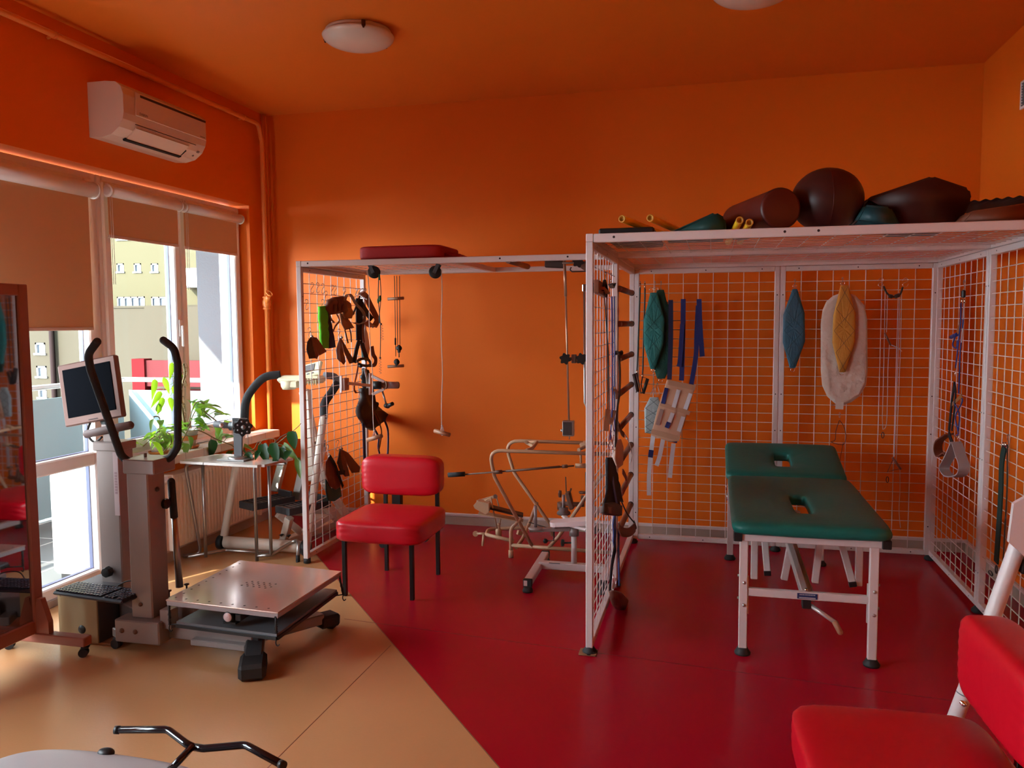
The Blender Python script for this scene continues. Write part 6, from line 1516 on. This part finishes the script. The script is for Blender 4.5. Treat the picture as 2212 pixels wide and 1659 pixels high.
b = MB(); b.ribbon([B(1814,868), B(1813,884)], .05, .004, side=(1,0,0)); obj('tab', b, MATS['ivory_binding'], t)
quilt('quilted_sling', 'mustard yellow quilted sling hanging over the ivory pad', 'sling', [(1816,616),(1832,616),(1848,676),(1847,738),(1826,804),(1813,804),(1798,740),(1800,682)], MUSTARD, YH-.022, (1820,600), [(1820,612),(1818,806)])
# tan corset with velcro straps
t = hang('strap_corset', 'tan corset hanging crooked from three long navy straps with pale velcro tails', 'corset', 1450, 900)
yC = YH-.03
body = [(1441,820),(1503,832),(1466,953),(1448,955),(1406,940),(1420,885)]
b = MB(); puffy(b, [B(a, c, yC) for a, c in body], .016, edge=.5, seed=7); obj('body', b, TANCLOTH, t)
TANB = mat('tan_corset_band', (.42,.22,.13), .8)
b = MB(); b.ribbon([B(1444,826,yC-.010), B(1502,838,yC-.010)], .035, .004, side=(0,0,1)); b.ribbon([B(1426,872,yC-.010), B(1490,893,yC-.010)], .03, .004, side=(0,0,1)); b.ribbon([B(1407,932,yC-.010), B(1468,948,yC-.010)], .035, .004, side=(0,0,1)); obj('band', b, TANB, t)
for pts, m0, w in (([(1440,838),(1432,872)],WEBNAVY,.028), ([(1466,842),(1455,880)],WEBWHITE,.028), ([(1492,850),(1480,884)],WEBWHITE,.028), ([(1430,884),(1420,918)],mat('dull_velcro', (.30,.18,.15), .85),.026), ([(1453,892),(1446,912)],WEBWHITE,.028), ([(1445,912),(1440,924)],WEBNAVY,.030), ([(1476,900),(1466,932)],WEBWHITE,.028)):
    b = MB(); b.ribbon([B(a, c, yC-.013) for a, c in pts], w, .004, side=(1,0,0)); obj('velcro_strap', b, m0, t)
for i_, (pts, m0, w) in enumerate((([(1449,648),(1449,730),(1446,820)],mat('dark_navy_webbing', (.008,.008,.045), .75),.032), ([(1476,646),(1475,720),(1473,800),(1472,822)],WEBNAVY,.034), ([(1474,700),(1469,775),(1466,792)],WEBNAVY,.030), ([(1508,660),(1505,720),(1503,770),(1493,832)],WEBNAVY,.032), ([(1510,646),(1512,700),(1515,745),(1517,770)],WEBNAVY,.034))):
    b = MB(); b.ribbon(smooth_curve([B(a, c, (yC+.012 if c < 820 else yC)-(.009 if i_ in (2, 4) else 0)) for a, c in pts]), w, .005, side=(1,0,0)); obj('long_strap', b, m0, t)
for segs in ([(1411,940),(1407,972)], [(1405,985),(1402,1030),(1402,1070)], [(1433,945),(1425,985),(1418,1006)], [(1455,958),(1450,1000),(1447,1032)]):
    b = MB(); b.ribbon(smooth_curve([B(a, c, yC+.005) for a, c in segs]), .030, .004, side=(1,0,0)); obj('velcro_tail', b, WEBWHITE, t)
for segs in ([(1407,972),(1405,988)], [(1459,946),(1457,956)]):
    b = MB(); b.ribbon([B(a, c, yC+.003) for a, c in segs], .034, .006, side=(1,0,0)); obj('navy_patch', b, WEBNAVY, t)
# thin rope sets on the right of the back panel
t = hang('rope_pulley_set', 'dark rope sagging between two hooks with pale cords hanging down the back panel', 'rope', 1925, 930)
b = MB(); b.tube(smooth_curve([B(1909,618), B(1914,630), B(1922,639), B(1932,641), B(1944,636), B(1950,620)]), .0065, 8); b.tube([B(1920,639), B(1928,641)], .013, 10); b.tube([B(1933,641), B(1943,637)], .013, 10); obj('sagging_rope', b, mat('dark_rope', (.05,.025,.015), .7), t)
b = MB(); s_hook(b, B(1903,602,YH+.02), .05, .016, .0022, (1,-.2,0)); s_hook(b, B(1956,602,YH+.02), .05, .016, .0022, (1,-.2,0)); obj('hook', b, CHROME, t)
b = MB(); b.tube([B(1912,622), B(1911,690), B(1909,800), B(1906,900), B(1907,928)], .0022, 6); b.tube(smooth_curve([B(1917,630), B(1916,690), B(1915,718)]), .0022, 6); b.tube(smooth_curve([B(1921,745), B(1918,800), B(1917,860), B(1915,915), B(1908,928)]), .0022, 6); b.tube([B(1944,632), B(1941,740), B(1935,900), B(1932,986)], .0022, 6); b.tube([B(1948,622), B(1945,760), B(1938,930), B(1936,1000)], .0022, 6); b.tube([B(1925,745), B(1937,750), B(1948,759)], .0025, 6); obj('cord', b, CORD, t)
b = MB(); b.tube([B(1911,719), B(1924,746)], .0065, 8); obj('grip_stick', b, DKWOOD, t)
b = MB(); b.tube([B(1928,988), B(1946,1014)], .008, 8); b.tube([B(1930,990), B(1917,1020), B(1928,1016), B(1947,1012)], .0022, 6); obj('lower_grip', b, DKWOOD, t)
b = MB()
for (px, py) in ((1907,940),(1917,1036)):
    p = B(px, py); b.tube([p+Vector((.008*math.cos(a_), 0, .02*math.sin(a_))) for a_ in [i*2*PI/12 for i in range(12)]], .0025, 6, closed=True)
obj('snap_hook', b, BLACK, t)
b = MB(); b.tube(smooth_curve([B(1944,1010), B(1944,1060), B(1942,1100), B(1945,1140)]), .0020, 6); obj('loose_cord', b, CORD, t)
t = hang('thin_cord_loop', 'thin dark cord loop on a hook below the ivory pad', 'cord', 1813, 960)
hk_(t, 1814, 892, .03)
b = MB(); b.tube(smooth_curve([B(1813,908), B(1806,930), B(1804,950), B(1796,955), B(1822,960), B(1827,940), B(1822,920), B(1814,908)]), .0022, 6); b.tube(smooth_curve([B(1822,955), B(1816,985), B(1813,1010)]), .0016, 6); obj('cord', b, mat('dark_brown_cord', (.06,.02,.012), .7), t)

# ---------------------------------------------------------------- right side panel
XR2 = CX1-.055
def Rr_(px, py, x=XR2): return P(px, py, X=x)
t = thing('blue_rope_slings', 'blue ropes with a brown cuff and grey loop on the right side panel', 'rope', Rr_(2065,1000))
b = MB(); s_hook(b, Rr_(2083,606,XR2+.02), .06, .014, .0022, (0,1,0)); obj('hook', b, HOOK, t)
b = MB(); b.box(Rr_(2081,635), (.02,.035,.045), .006); obj('rope_clamp', b, BLACK, t)
b = MB(); b.tube([Rr_(2078,645), Rr_(2078,655)], .007, 8); b.tube([Rr_(2084,645), Rr_(2084,655)], .007, 8); obj('ferrule', b, CHROME, t)
b = MB(); b.tube([Rr_(2076,655), Rr_(2075,700), Rr_(2066,780), Rr_(2064,795)], .0042, 8); b.tube([Rr_(2082,655), Rr_(2080,700), Rr_(2074,760), Rr_(2071,850)], .0042, 8); b.tube(smooth_curve([Rr_(2078,860), Rr_(2078,870), Rr_(2064,900), Rr_(2070,935), Rr_(2066,940)]), .004, 8); b.tube(smooth_curve([Rr_(2060,868), Rr_(2072,895), Rr_(2070,930)]), .004, 8); obj('blue_rope', b, BLUECORD, t)
b = MB(); b.tube([Rr_(2083,655), Rr_(2077,740)], .0035, 6); obj('pale_rope', b, CORD, t)
b = MB(); b.ribbon([Rr_(2074,700), Rr_(2068,718)], .03, .004, side=(0,1,0)); b.ribbon([Rr_(2078,855), Rr_(2055,875)], .022, .004, side=(0,1,.3)); obj('tan_tab', b, mat('rusty_tan_tab', (.32,.12,.03), .6), t)
b = MB(); b.tube([Rr_(2055,728), Rr_(2068,722)], .012, 8); b.tube(smooth_curve([Rr_(2064,726), Rr_(2058,745), Rr_(2066,752), Rr_(2068,735)]), .0045, 8); obj('blue_knot', b, BLUECORD, t)
b = MB(); p = Rr_(2064,806); b.tube([p+Vector((0,.013*math.cos(a_), .018*math.sin(a_))) for a_ in [i*2*PI/12 for i in range(12)]], .0024, 6, closed=True); p = Rr_(2070,945); b.tube([p+Vector((0,.013*math.cos(a_), .018*math.sin(a_))) for a_ in [i*2*PI/12 for i in range(12)]], .0024, 6, closed=True); obj('snap_ring', b, CHROME, t)
b = MB(); b.ribbon(smooth_curve([Rr_(2062,826), Rr_(2056,870), Rr_(2050,930)]), .03, .006, side=(0,1,0)); b.ribbon(smooth_curve([Rr_(2062,826), Rr_(2064,860), Rr_(2056,930)]), .02, .006, side=(0,1,0)); b.ribbon([Rr_(2049,935), Rr_(2060,965)], .035, .006, side=(0,1,0)); obj('black_strap', b, WEBBLACK, t)
b = MB(); b.ribbon(smooth_curve([Rr_(2050,938), Rr_(2030,952), Rr_(2026,970), Rr_(2032,985), Rr_(2045,978), Rr_(2050,982)]), .055, .008, side=(1,.3,.1)); obj('brown_cuff', b, LEATHER, t)
b = MB(); b.ribbon(smooth_curve([Rr_(2065,955), Rr_(2052,985), Rr_(2040,1010), Rr_(2048,1026), Rr_(2062,1030), Rr_(2078,1024), Rr_(2082,1005), Rr_(2074,980), Rr_(2067,957)]), .06, .007, side=(1,.15,0)); obj('grey_loop', b, mat('light_grey_webbing', (.36,.32,.32), .8), t)
t = thing('green_strap', 'long dark green strap with a black karabiner on the right side panel', 'strap', Rr_(2145,1240))
b = MB(); s_hook(b, Rr_(2178,940,XR2+.02), .06, .014, .0022, (0,1,0)); obj('hook', b, HOOK, t)
b = MB(); b.ribbon(smooth_curve([Rr_(2170,965), Rr_(2164,1000), Rr_(2162,1060), Rr_(2158,1130), Rr_(2152,1215)]), .055, .007, side=(0,1,0), ws=None); obj('strap', b, mat('dark_green_webbing', (.008,.028,.022), .8), t)
b = MB(); b.tube([Rr_(2168,955), Rr_(2168,966)], .007, 8); b.tube([Rr_(2173,955), Rr_(2173,966)], .007, 8); obj('ferrule', b, CHROME, t)
b = MB(); b.tube(smooth_curve([Rr_(2176,960), Rr_(2175,1060), Rr_(2170,1150), Rr_(2165,1250)]), .003, 6); obj('thin_cord', b, BLACKCORD, t)
b = MB()
for (px, py, ry_, rz_) in ((2140,1238,.03,.010), (2152,1230,.014,.02), (2156,1252,.02,.012)):
    p = Rr_(px, py); b.tube([p+Vector((0,ry_*math.cos(a_), rz_*math.sin(a_))) for a_ in [i*2*PI/14 for i in range(14)]], .0032, 6, closed=True)
obj('karabiner', b, BLACK, t)

# ---------------------------------------------------------------- left side panel of the big cage, inside
XL2 = CX0+.065
def Q(px, py, x=XL2): return P(px, py, X=x)
t = thing('black_cord_sling', 'thin black cords hanging from a dark clip, nearest the cage front post', 'cord', Q(1312,900))
b = MB(); s_hook(b, Q(1308,588,CX0+.03), .05, .012, .0020, (0,1,0)); obj('hook', b, HOOK, t)
b = MB(); b.ribbon([Q(1302,628), Q(1306,605), Q(1312,630)], .014, .004, side=(1,0,0)); obj('clip', b, BLACK, t)
b = MB(); b.tube([Q(1305,630), Q(1314,760), Q(1317,905)], .0028, 6); b.tube([Q(1311,630), Q(1312,760), Q(1313,905)], .0028, 6); obj('cord', b, BLACKCORD, t)
t = thing('blue_cord_sling', 'pale and blue cords with wooden toggles hanging beside the black cords', 'cord', Q(1328,930))
b = MB(); s_hook(b, Q(1320,590,CX0+.03), .05, .012, .0022, (0,1,0)); obj('hook', b, CHROME, t)
b = MB(); b.ribbon([Q(1318,614), Q(1323,622), Q(1327,612), Q(1318,614)], .02, .004, side=(1,0,0)); obj('clip', b, DARKSTEEL, t)
b = MB(); b.tube([Q(1322,640), Q(1323,760), Q(1323,880), Q(1318,950)], .0040, 6); b.tube([Q(1327,640), Q(1328,760), Q(1327,890), Q(1330,950)], .0035, 6); obj('blue_cord', b, BLUECORD, t)
b = MB(); b.tube([Q(1330,640), Q(1330,760), Q(1329,880)], .0032, 6); obj('pale_cord', b, CORD, t)
for a_, c_ in (((1325,838),(1334,860)), ((1313,885),(1309,930)), ((1326,888),(1318,915)), ((1300,622),(1312,634))):
    b = MB(); b.ribbon([Q(*a_), Q(*c_)], .026, .010, side=(1,.3,0)); obj('wooden_toggle', b, WOOD, t)
b = MB(); b.tube(smooth_curve([Q(1318,930), Q(1314,958), Q(1318,972), Q(1324,966), Q(1320,940)]), .0030, 6); b.tube(smooth_curve([Q(1330,930), Q(1334,958), Q(1329,972), Q(1323,966), Q(1326,940)]), .0030, 6); b.tube(smooth_curve([Q(1322,905), Q(1326,930), Q(1332,925), Q(1328,905)]), .003, 6); obj('karabiner', b, CHROME, t)
t = thing('brown_belt', 'dark brown belt looped over a wooden rung of the cage ladder', 'belt', Q(1340,900,XL2+.03))
b = MB(); b.ribbon(smooth_curve([Q(1336,768,XL2+.02), Q(1339,800,XL2+.03), Q(1338,850,XL2+.03), Q(1333,890,XL2+.02), Q(1330,960,XL2)]), .05, .006, side=(0,1,0)); b.ribbon(smooth_curve([Q(1333,765,XL2), Q(1337,762,XL2+.02), Q(1341,770,XL2+.03)]), .05, .006, side=(0,1,0)); obj('belt', b, DKLEATHER, t)
t = thing('black_brown_harness', 'large black and brown harness with blue lining inside the big cage, low left', 'harness', Q(1325,1110))
b = MB(); puffy(b, [Q(a, c, XL2+.02) for a, c in [(1312,988),(1320,988),(1330,1020),(1338,1060),(1345,1085),(1335,1080),(1340,1110),(1336,1115),(1305,1112),(1306,1090),(1311,1060)]], .03, edge=.4, fold=.1, seed=3); obj('black_sling', b, WEBBLACK, t)
b = MB(); puffy(b, [Q(a, c, XL2+.035) for a, c in [(1306,1088),(1322,1084),(1340,1092),(1339,1114),(1310,1113),(1304,1108)]], .04, seed=5); obj('brown_pad', b, DKLEATHER, t)
b = MB(); b.ribbon(smooth_curve([Q(1324,1035,XL2+.045), Q(1327,1060,XL2+.045), Q(1333,1092,XL2+.045)]), .035, .003, side=(0,1,0)); obj('blue_lining', b, WEBBLUE, t)
b = MB(); puffy(b, [Q(a, c, XL2+.03) for a, c in [(1304,1093),(1312,1092),(1312,1112),(1305,1110)]], .05, seed=5); obj('grey_end', b, mat('brown_grey_felt', (.20,.13,.12), .85), t)
b = MB(); b.tube(smooth_curve([Q(1343,1085,XL2+.03), Q(1355,1110,XL2+.05), Q(1371,1130,XL2+.08)]), .004, 6); obj('cord', b, BLACKCORD, t)
b = MB(); b.ribbon(smooth_curve([Q(1336,1135,XL2+.05), Q(1342,1148,XL2+.06), Q(1358,1150,XL2+.07), Q(1370,1140,XL2+.08), Q(1372,1132,XL2+.08)]), .05, .007, side=(0,1,.2)); obj('ring_strap', b, mat('brown_webbing', (.13,.055,.035), .7), t)
t = thing('sandy_cloth_strap', 'sand-coloured cloth with a pale triangular ring and a rust strap, on the ladder side', 'strap', Q(1340,1010,XL2+.02))
b = MB(); puffy(b, [Q(a, c, XL2-.005) for a, c in [(1330,952),(1340,948),(1345,965),(1344,1005),(1334,1012),(1329,990)]], .02, seed=1); obj('cloth', b, mat('sandy_cloth', (.45,.27,.19), .85), t)
b = MB(); b.prism([(0,0),(.06,.01),(.015,-.07)], Q(1332,1006,XL2+.01), (0,-1,0), (0,0,1), .006); obj('ring', b, mat('pale_triangle', (.62,.55,.52), .5), t)
b = MB(); b.ribbon(smooth_curve([Q(1345,1018), Q(1353,1035), Q(1350,1055), Q(1343,1068)]), .03, .006, side=(0,1,0)); obj('rust_strap', b, mat('rust_red_strap', (.22,.03,.02), .6), t)
b = MB(); b.tube(smooth_curve([Q(1340,930), Q(1352,942), Q(1362,965), Q(1365,985), Q(1362,1000)]), .003, 6); b.ball(Q(1354,947), .008, 8); obj('pale_cord', b, CORD, t)
b = MB(); b.ribbon([Q(1335,915), Q(1343,935), Q(1348,940)], .03, .006, side=(0,1,.3)); obj('buckle_strap', b, mat('brown_webbing', (.13,.055,.035), .7), t)
t = thing('blue_strap', 'blue webbing strap with a black edge hanging below the black harness', 'strap', Q(1325,1250))
b = MB(); b.ribbon(smooth_curve([Q(1326,1116,XL2), Q(1328,1150,XL2), Q(1326,1180,XL2)]), .12, .005, side=(0,1,0)); b.ribbon(smooth_curve([Q(1337,1140,XL2+.02), Q(1336,1190,XL2+.02), Q(1338,1260,XL2+.02)]), .05, .006, side=(0,1,0)); obj('strap', b, WEBBLUE, t)
b = MB(); b.ribbon(smooth_curve([Q(1330,1180,XL2), Q(1322,1220,XL2), Q(1317,1280,XL2)]), .06, .006, side=(0,1,0)); obj('black_edge', b, WEBBLACK, t)
b = MB(); 
for (px, py) in ((1325,1250),(1331,1262)):
    p = Q(px, py); b.tube([p+Vector((0,.014*math.cos(a_), .022*math.sin(a_))) for a_ in [i*2*PI/12 for i in range(12)]], .0026, 6, closed=True)
obj('snap_hook', b, CHROME, t)
t = thing('brown_leather_pouch', 'rounded brown leather pouch hanging lowest on the left side of the big cage', 'pouch', Q(1340,1320))
b = MB(); puffy(b, [Q(a, c, XL2+.03) for a, c in [(1324,1275),(1333,1277),(1345,1290),(1357,1308),(1355,1320),(1342,1320),(1330,1308),(1325,1292)]], .06, seed=2); obj('pouch', b, mat('plain_brown_leather', (.12,.038,.025), .5), t)
b = MB(); b.tube([Q(1326,1278,XL2+.02), Q(1324,1268), Q(1325,1258)], .003, 6); obj('loop', b, CHROME, t)
b = MB(); b.bar(Q(1288,618,CX0+.05), Q(1306,630,CX0+.05), .02, .06); tg_ = obj('wooden_plate', b, DKWOOD); tag(tg_, 'small wooden plate held behind the front mesh panel near the top post', 'plate')

# ================================================================ BOTTOM CORNERS
# white machine at the right edge
t = thing('white_tube_machine', 'white leaning tube with a side plate at the right edge, behind the near chair', 'exercise machine', (1.0,3.05,0))
b = MB(); b.tube([P(2030,1640,Y=3.02), P(2092,1475,Y=3.02), P(2205,1160,Y=3.02), P(2240,1050,Y=3.02)], .026, 20); tu = obj('leaning_tube', b, WHITE, t)
q_ = P(2083,1500,Y=3.02); d_ = (P(2205,1160,Y=3.02)-q_).normalized()
b = MB(); b.tube([q_, q_+d_*.004], .0268, 20); obj('sleeve_line', b, GREYPLASTIC, tu)
b = MB(); c = P(2082,1520,Y=2.99); b.lathe([(.001,.012),(.006,.010),(.006,.004),(.010,.003),(.010,-.01)], c, (.3,-1,0), 12); obj('bolt', b, CHROME, tu)
b = MB(); o_ = P(2190,1150,Y=2.98); b.prism([(-.01,.10),(.16,.22),(.16,-.12),(.04,-.085),(-.02,-.03)], o_, (1,0,0), (0,0,1), .02); pl7 = obj('side_plate', b, WHITE, t)
b = MB(); c = P(2210,1168,Y=2.975); b.lathe([(.001,.002),(.016,.002),(.018,0)], c, (0,-1,0), 20); obj('oval_mark', b, BLACK, pl7)
b = MB(); b.box(P(2215,1222,Y=3.03), (.05,.05,.05), .01); obj('clamp', b, BLACK, t)
b = MB(); b.bar((.75,3.02,.03), (1.35,3.02,.03), .05, .05, bev=.005); b.bar(P(2240,1050,Y=3.02), (1.30,3.02,.05), .05, .05, up=(0,1,0), bev=.005); obj('base', b, WHITE, t)

# low grey bench with a black curved handlebar
t = thing('handlebar_bench', 'low grey padded bench with a black curved handlebar at the bottom left', 'bench', (-1.9,1.95,0))
ZB = .34
def G(px, py, z=ZB): return P(px, py, Z=z)
path1 = [G(251,1577,.36), G(362,1576,.37), G(404,1608,.35), G(418,1614,.34)]
path2 = [G(412,1613,.34), G(440,1617,.34), G(530,1609,.36), G(612,1653,.35)]
b = MB(); b.tube(path1, .0112, 16, fillet=.05); hb = obj('handlebar', b, BLACKGLOSS, t)
b = MB(); b.tube(path2, .0112, 16, fillet=.05); b.tube([G(415,1613,.345), G(385,1645,.33), G(330,1700,.25)], .0108, 16, fillet=.02); obj('handlebar', b, BLACKGLOSS, t)
b = MB(); b.tube([G(251,1577,.36)-Vector((.004,0,0)), G(258,1577,.36)], .0125, 14); obj('end_plug', b, BLACK, hb); b = MB(); b.tube([G(606,1650,.35), G(613,1654,.35)], .0125, 14); obj('end_plug', b, BLACK, hb)
gc_ = (G(0,1690,.30)+G(390,1690,.30))/2
b = MB(); b.pad(P(190,1720,Z=.27)+Vector((-.02,.015,-.012)), (.80,.36,.11), 2.9, n=18); obj('seat_pad', b, mat('pale_grey_vinyl', (.36,.33,.33), .40, bump=.05, bscale=20), t)
b = MB(); b.ball(G(229,1626,.30), .020, 14, sc=(1.4,1,.7)); obj('knob', b, BLACK, t)
p_ = P(190,1720,Z=.27)
b = MB(); b.span((p_.x-.30,p_.y-.03,.0), (p_.x-.25,p_.y+.03,.22)); b.span((p_.x+.08,p_.y-.03,.0), (p_.x+.13,p_.y+.03,.22)); b.bar((p_.x-.35,p_.y,.18), (p_.x+.25,p_.y,.18), .05, .05); b.bar(G(330,1700,.25), (p_.x+.15,p_.y,.19), .03, .03); obj('frame', b, DARKSTEEL, t)
# ================================================================ small repeated pieces become parts of their own
SPLIT = ('bolt', 'wire_pin', 'snap_hook', 'screw_hole', 'hooks', 'indicator', 'small_pulley', 'snap_ring', 'screw', 'hook', 'stud', 'star_knob', 'foot_stop', 'karabiner', 'leg_plate', 'velcro_tail')
for o in list(COL.objects):
    if o.type != 'MESH' or o.parent is None or o.name.split('.')[0] not in SPLIT or o.get('kind'): continue
    me = o.data; adj = {}
    for e in me.edges: adj.setdefault(e.vertices[0], []).append(e.vertices[1]); adj.setdefault(e.vertices[1], []).append(e.vertices[0])
    seen = {}; isl = 0
    for v in range(len(me.vertices)):
        if v in seen: continue
        stck = [v]; seen[v] = isl
        while stck:
            q_ = stck.pop()
            for w in adj.get(q_, ()):
                if w not in seen: seen[w] = isl; stck.append(w)
        isl += 1
    if isl < 2: continue
    # islands whose boxes touch belong together (a bolt head and its washer)
    boxes = []
    for k in range(isl):
        cs = [me.vertices[v].co for v in seen if seen[v] == k]
        boxes.append([min(c[i] for c in cs)-.002 for i in range(3)]+[max(c[i] for c in cs)+.002 for i in range(3)])
    grp = list(range(isl))
    for a in range(isl):
        for c in range(a+1, isl):
            if all(boxes[a][i] <= boxes[c][i+3] and boxes[c][i] <= boxes[a][i+3] for i in range(3)):
                ga, gc2 = grp[a], grp[c]; grp = [ga if g == gc2 else g for g in grp]
    ids = sorted(set(grp))
    if len(ids) < 2: continue
    base = o.name.split('.')[0]
    for n_, gid in enumerate(ids):
        bm = bmesh.new(); bm.from_mesh(me); bm.verts.ensure_lookup_table()
        kill = [bm.verts[v] for v in seen if grp[seen[v]] != gid]
        bmesh.ops.delete(bm, geom=kill, context='VERTS')
        cs = [v.co for v in bm.verts]; c = sum(cs, Vector())/len(cs)
        bmesh.ops.translate(bm, verts=bm.verts, vec=-c)
        m2 = bpy.data.meshes.new(base); bm.to_mesh(m2); bm.free()
        for mm in me.materials: m2.materials.append(mm)
        p_ = bpy.data.objects.new('hook' if base == 'hooks' else base, m2); COL.objects.link(p_)
        p_.parent = o.parent; p_.location = o.location+c
    bpy.data.objects.remove(o)
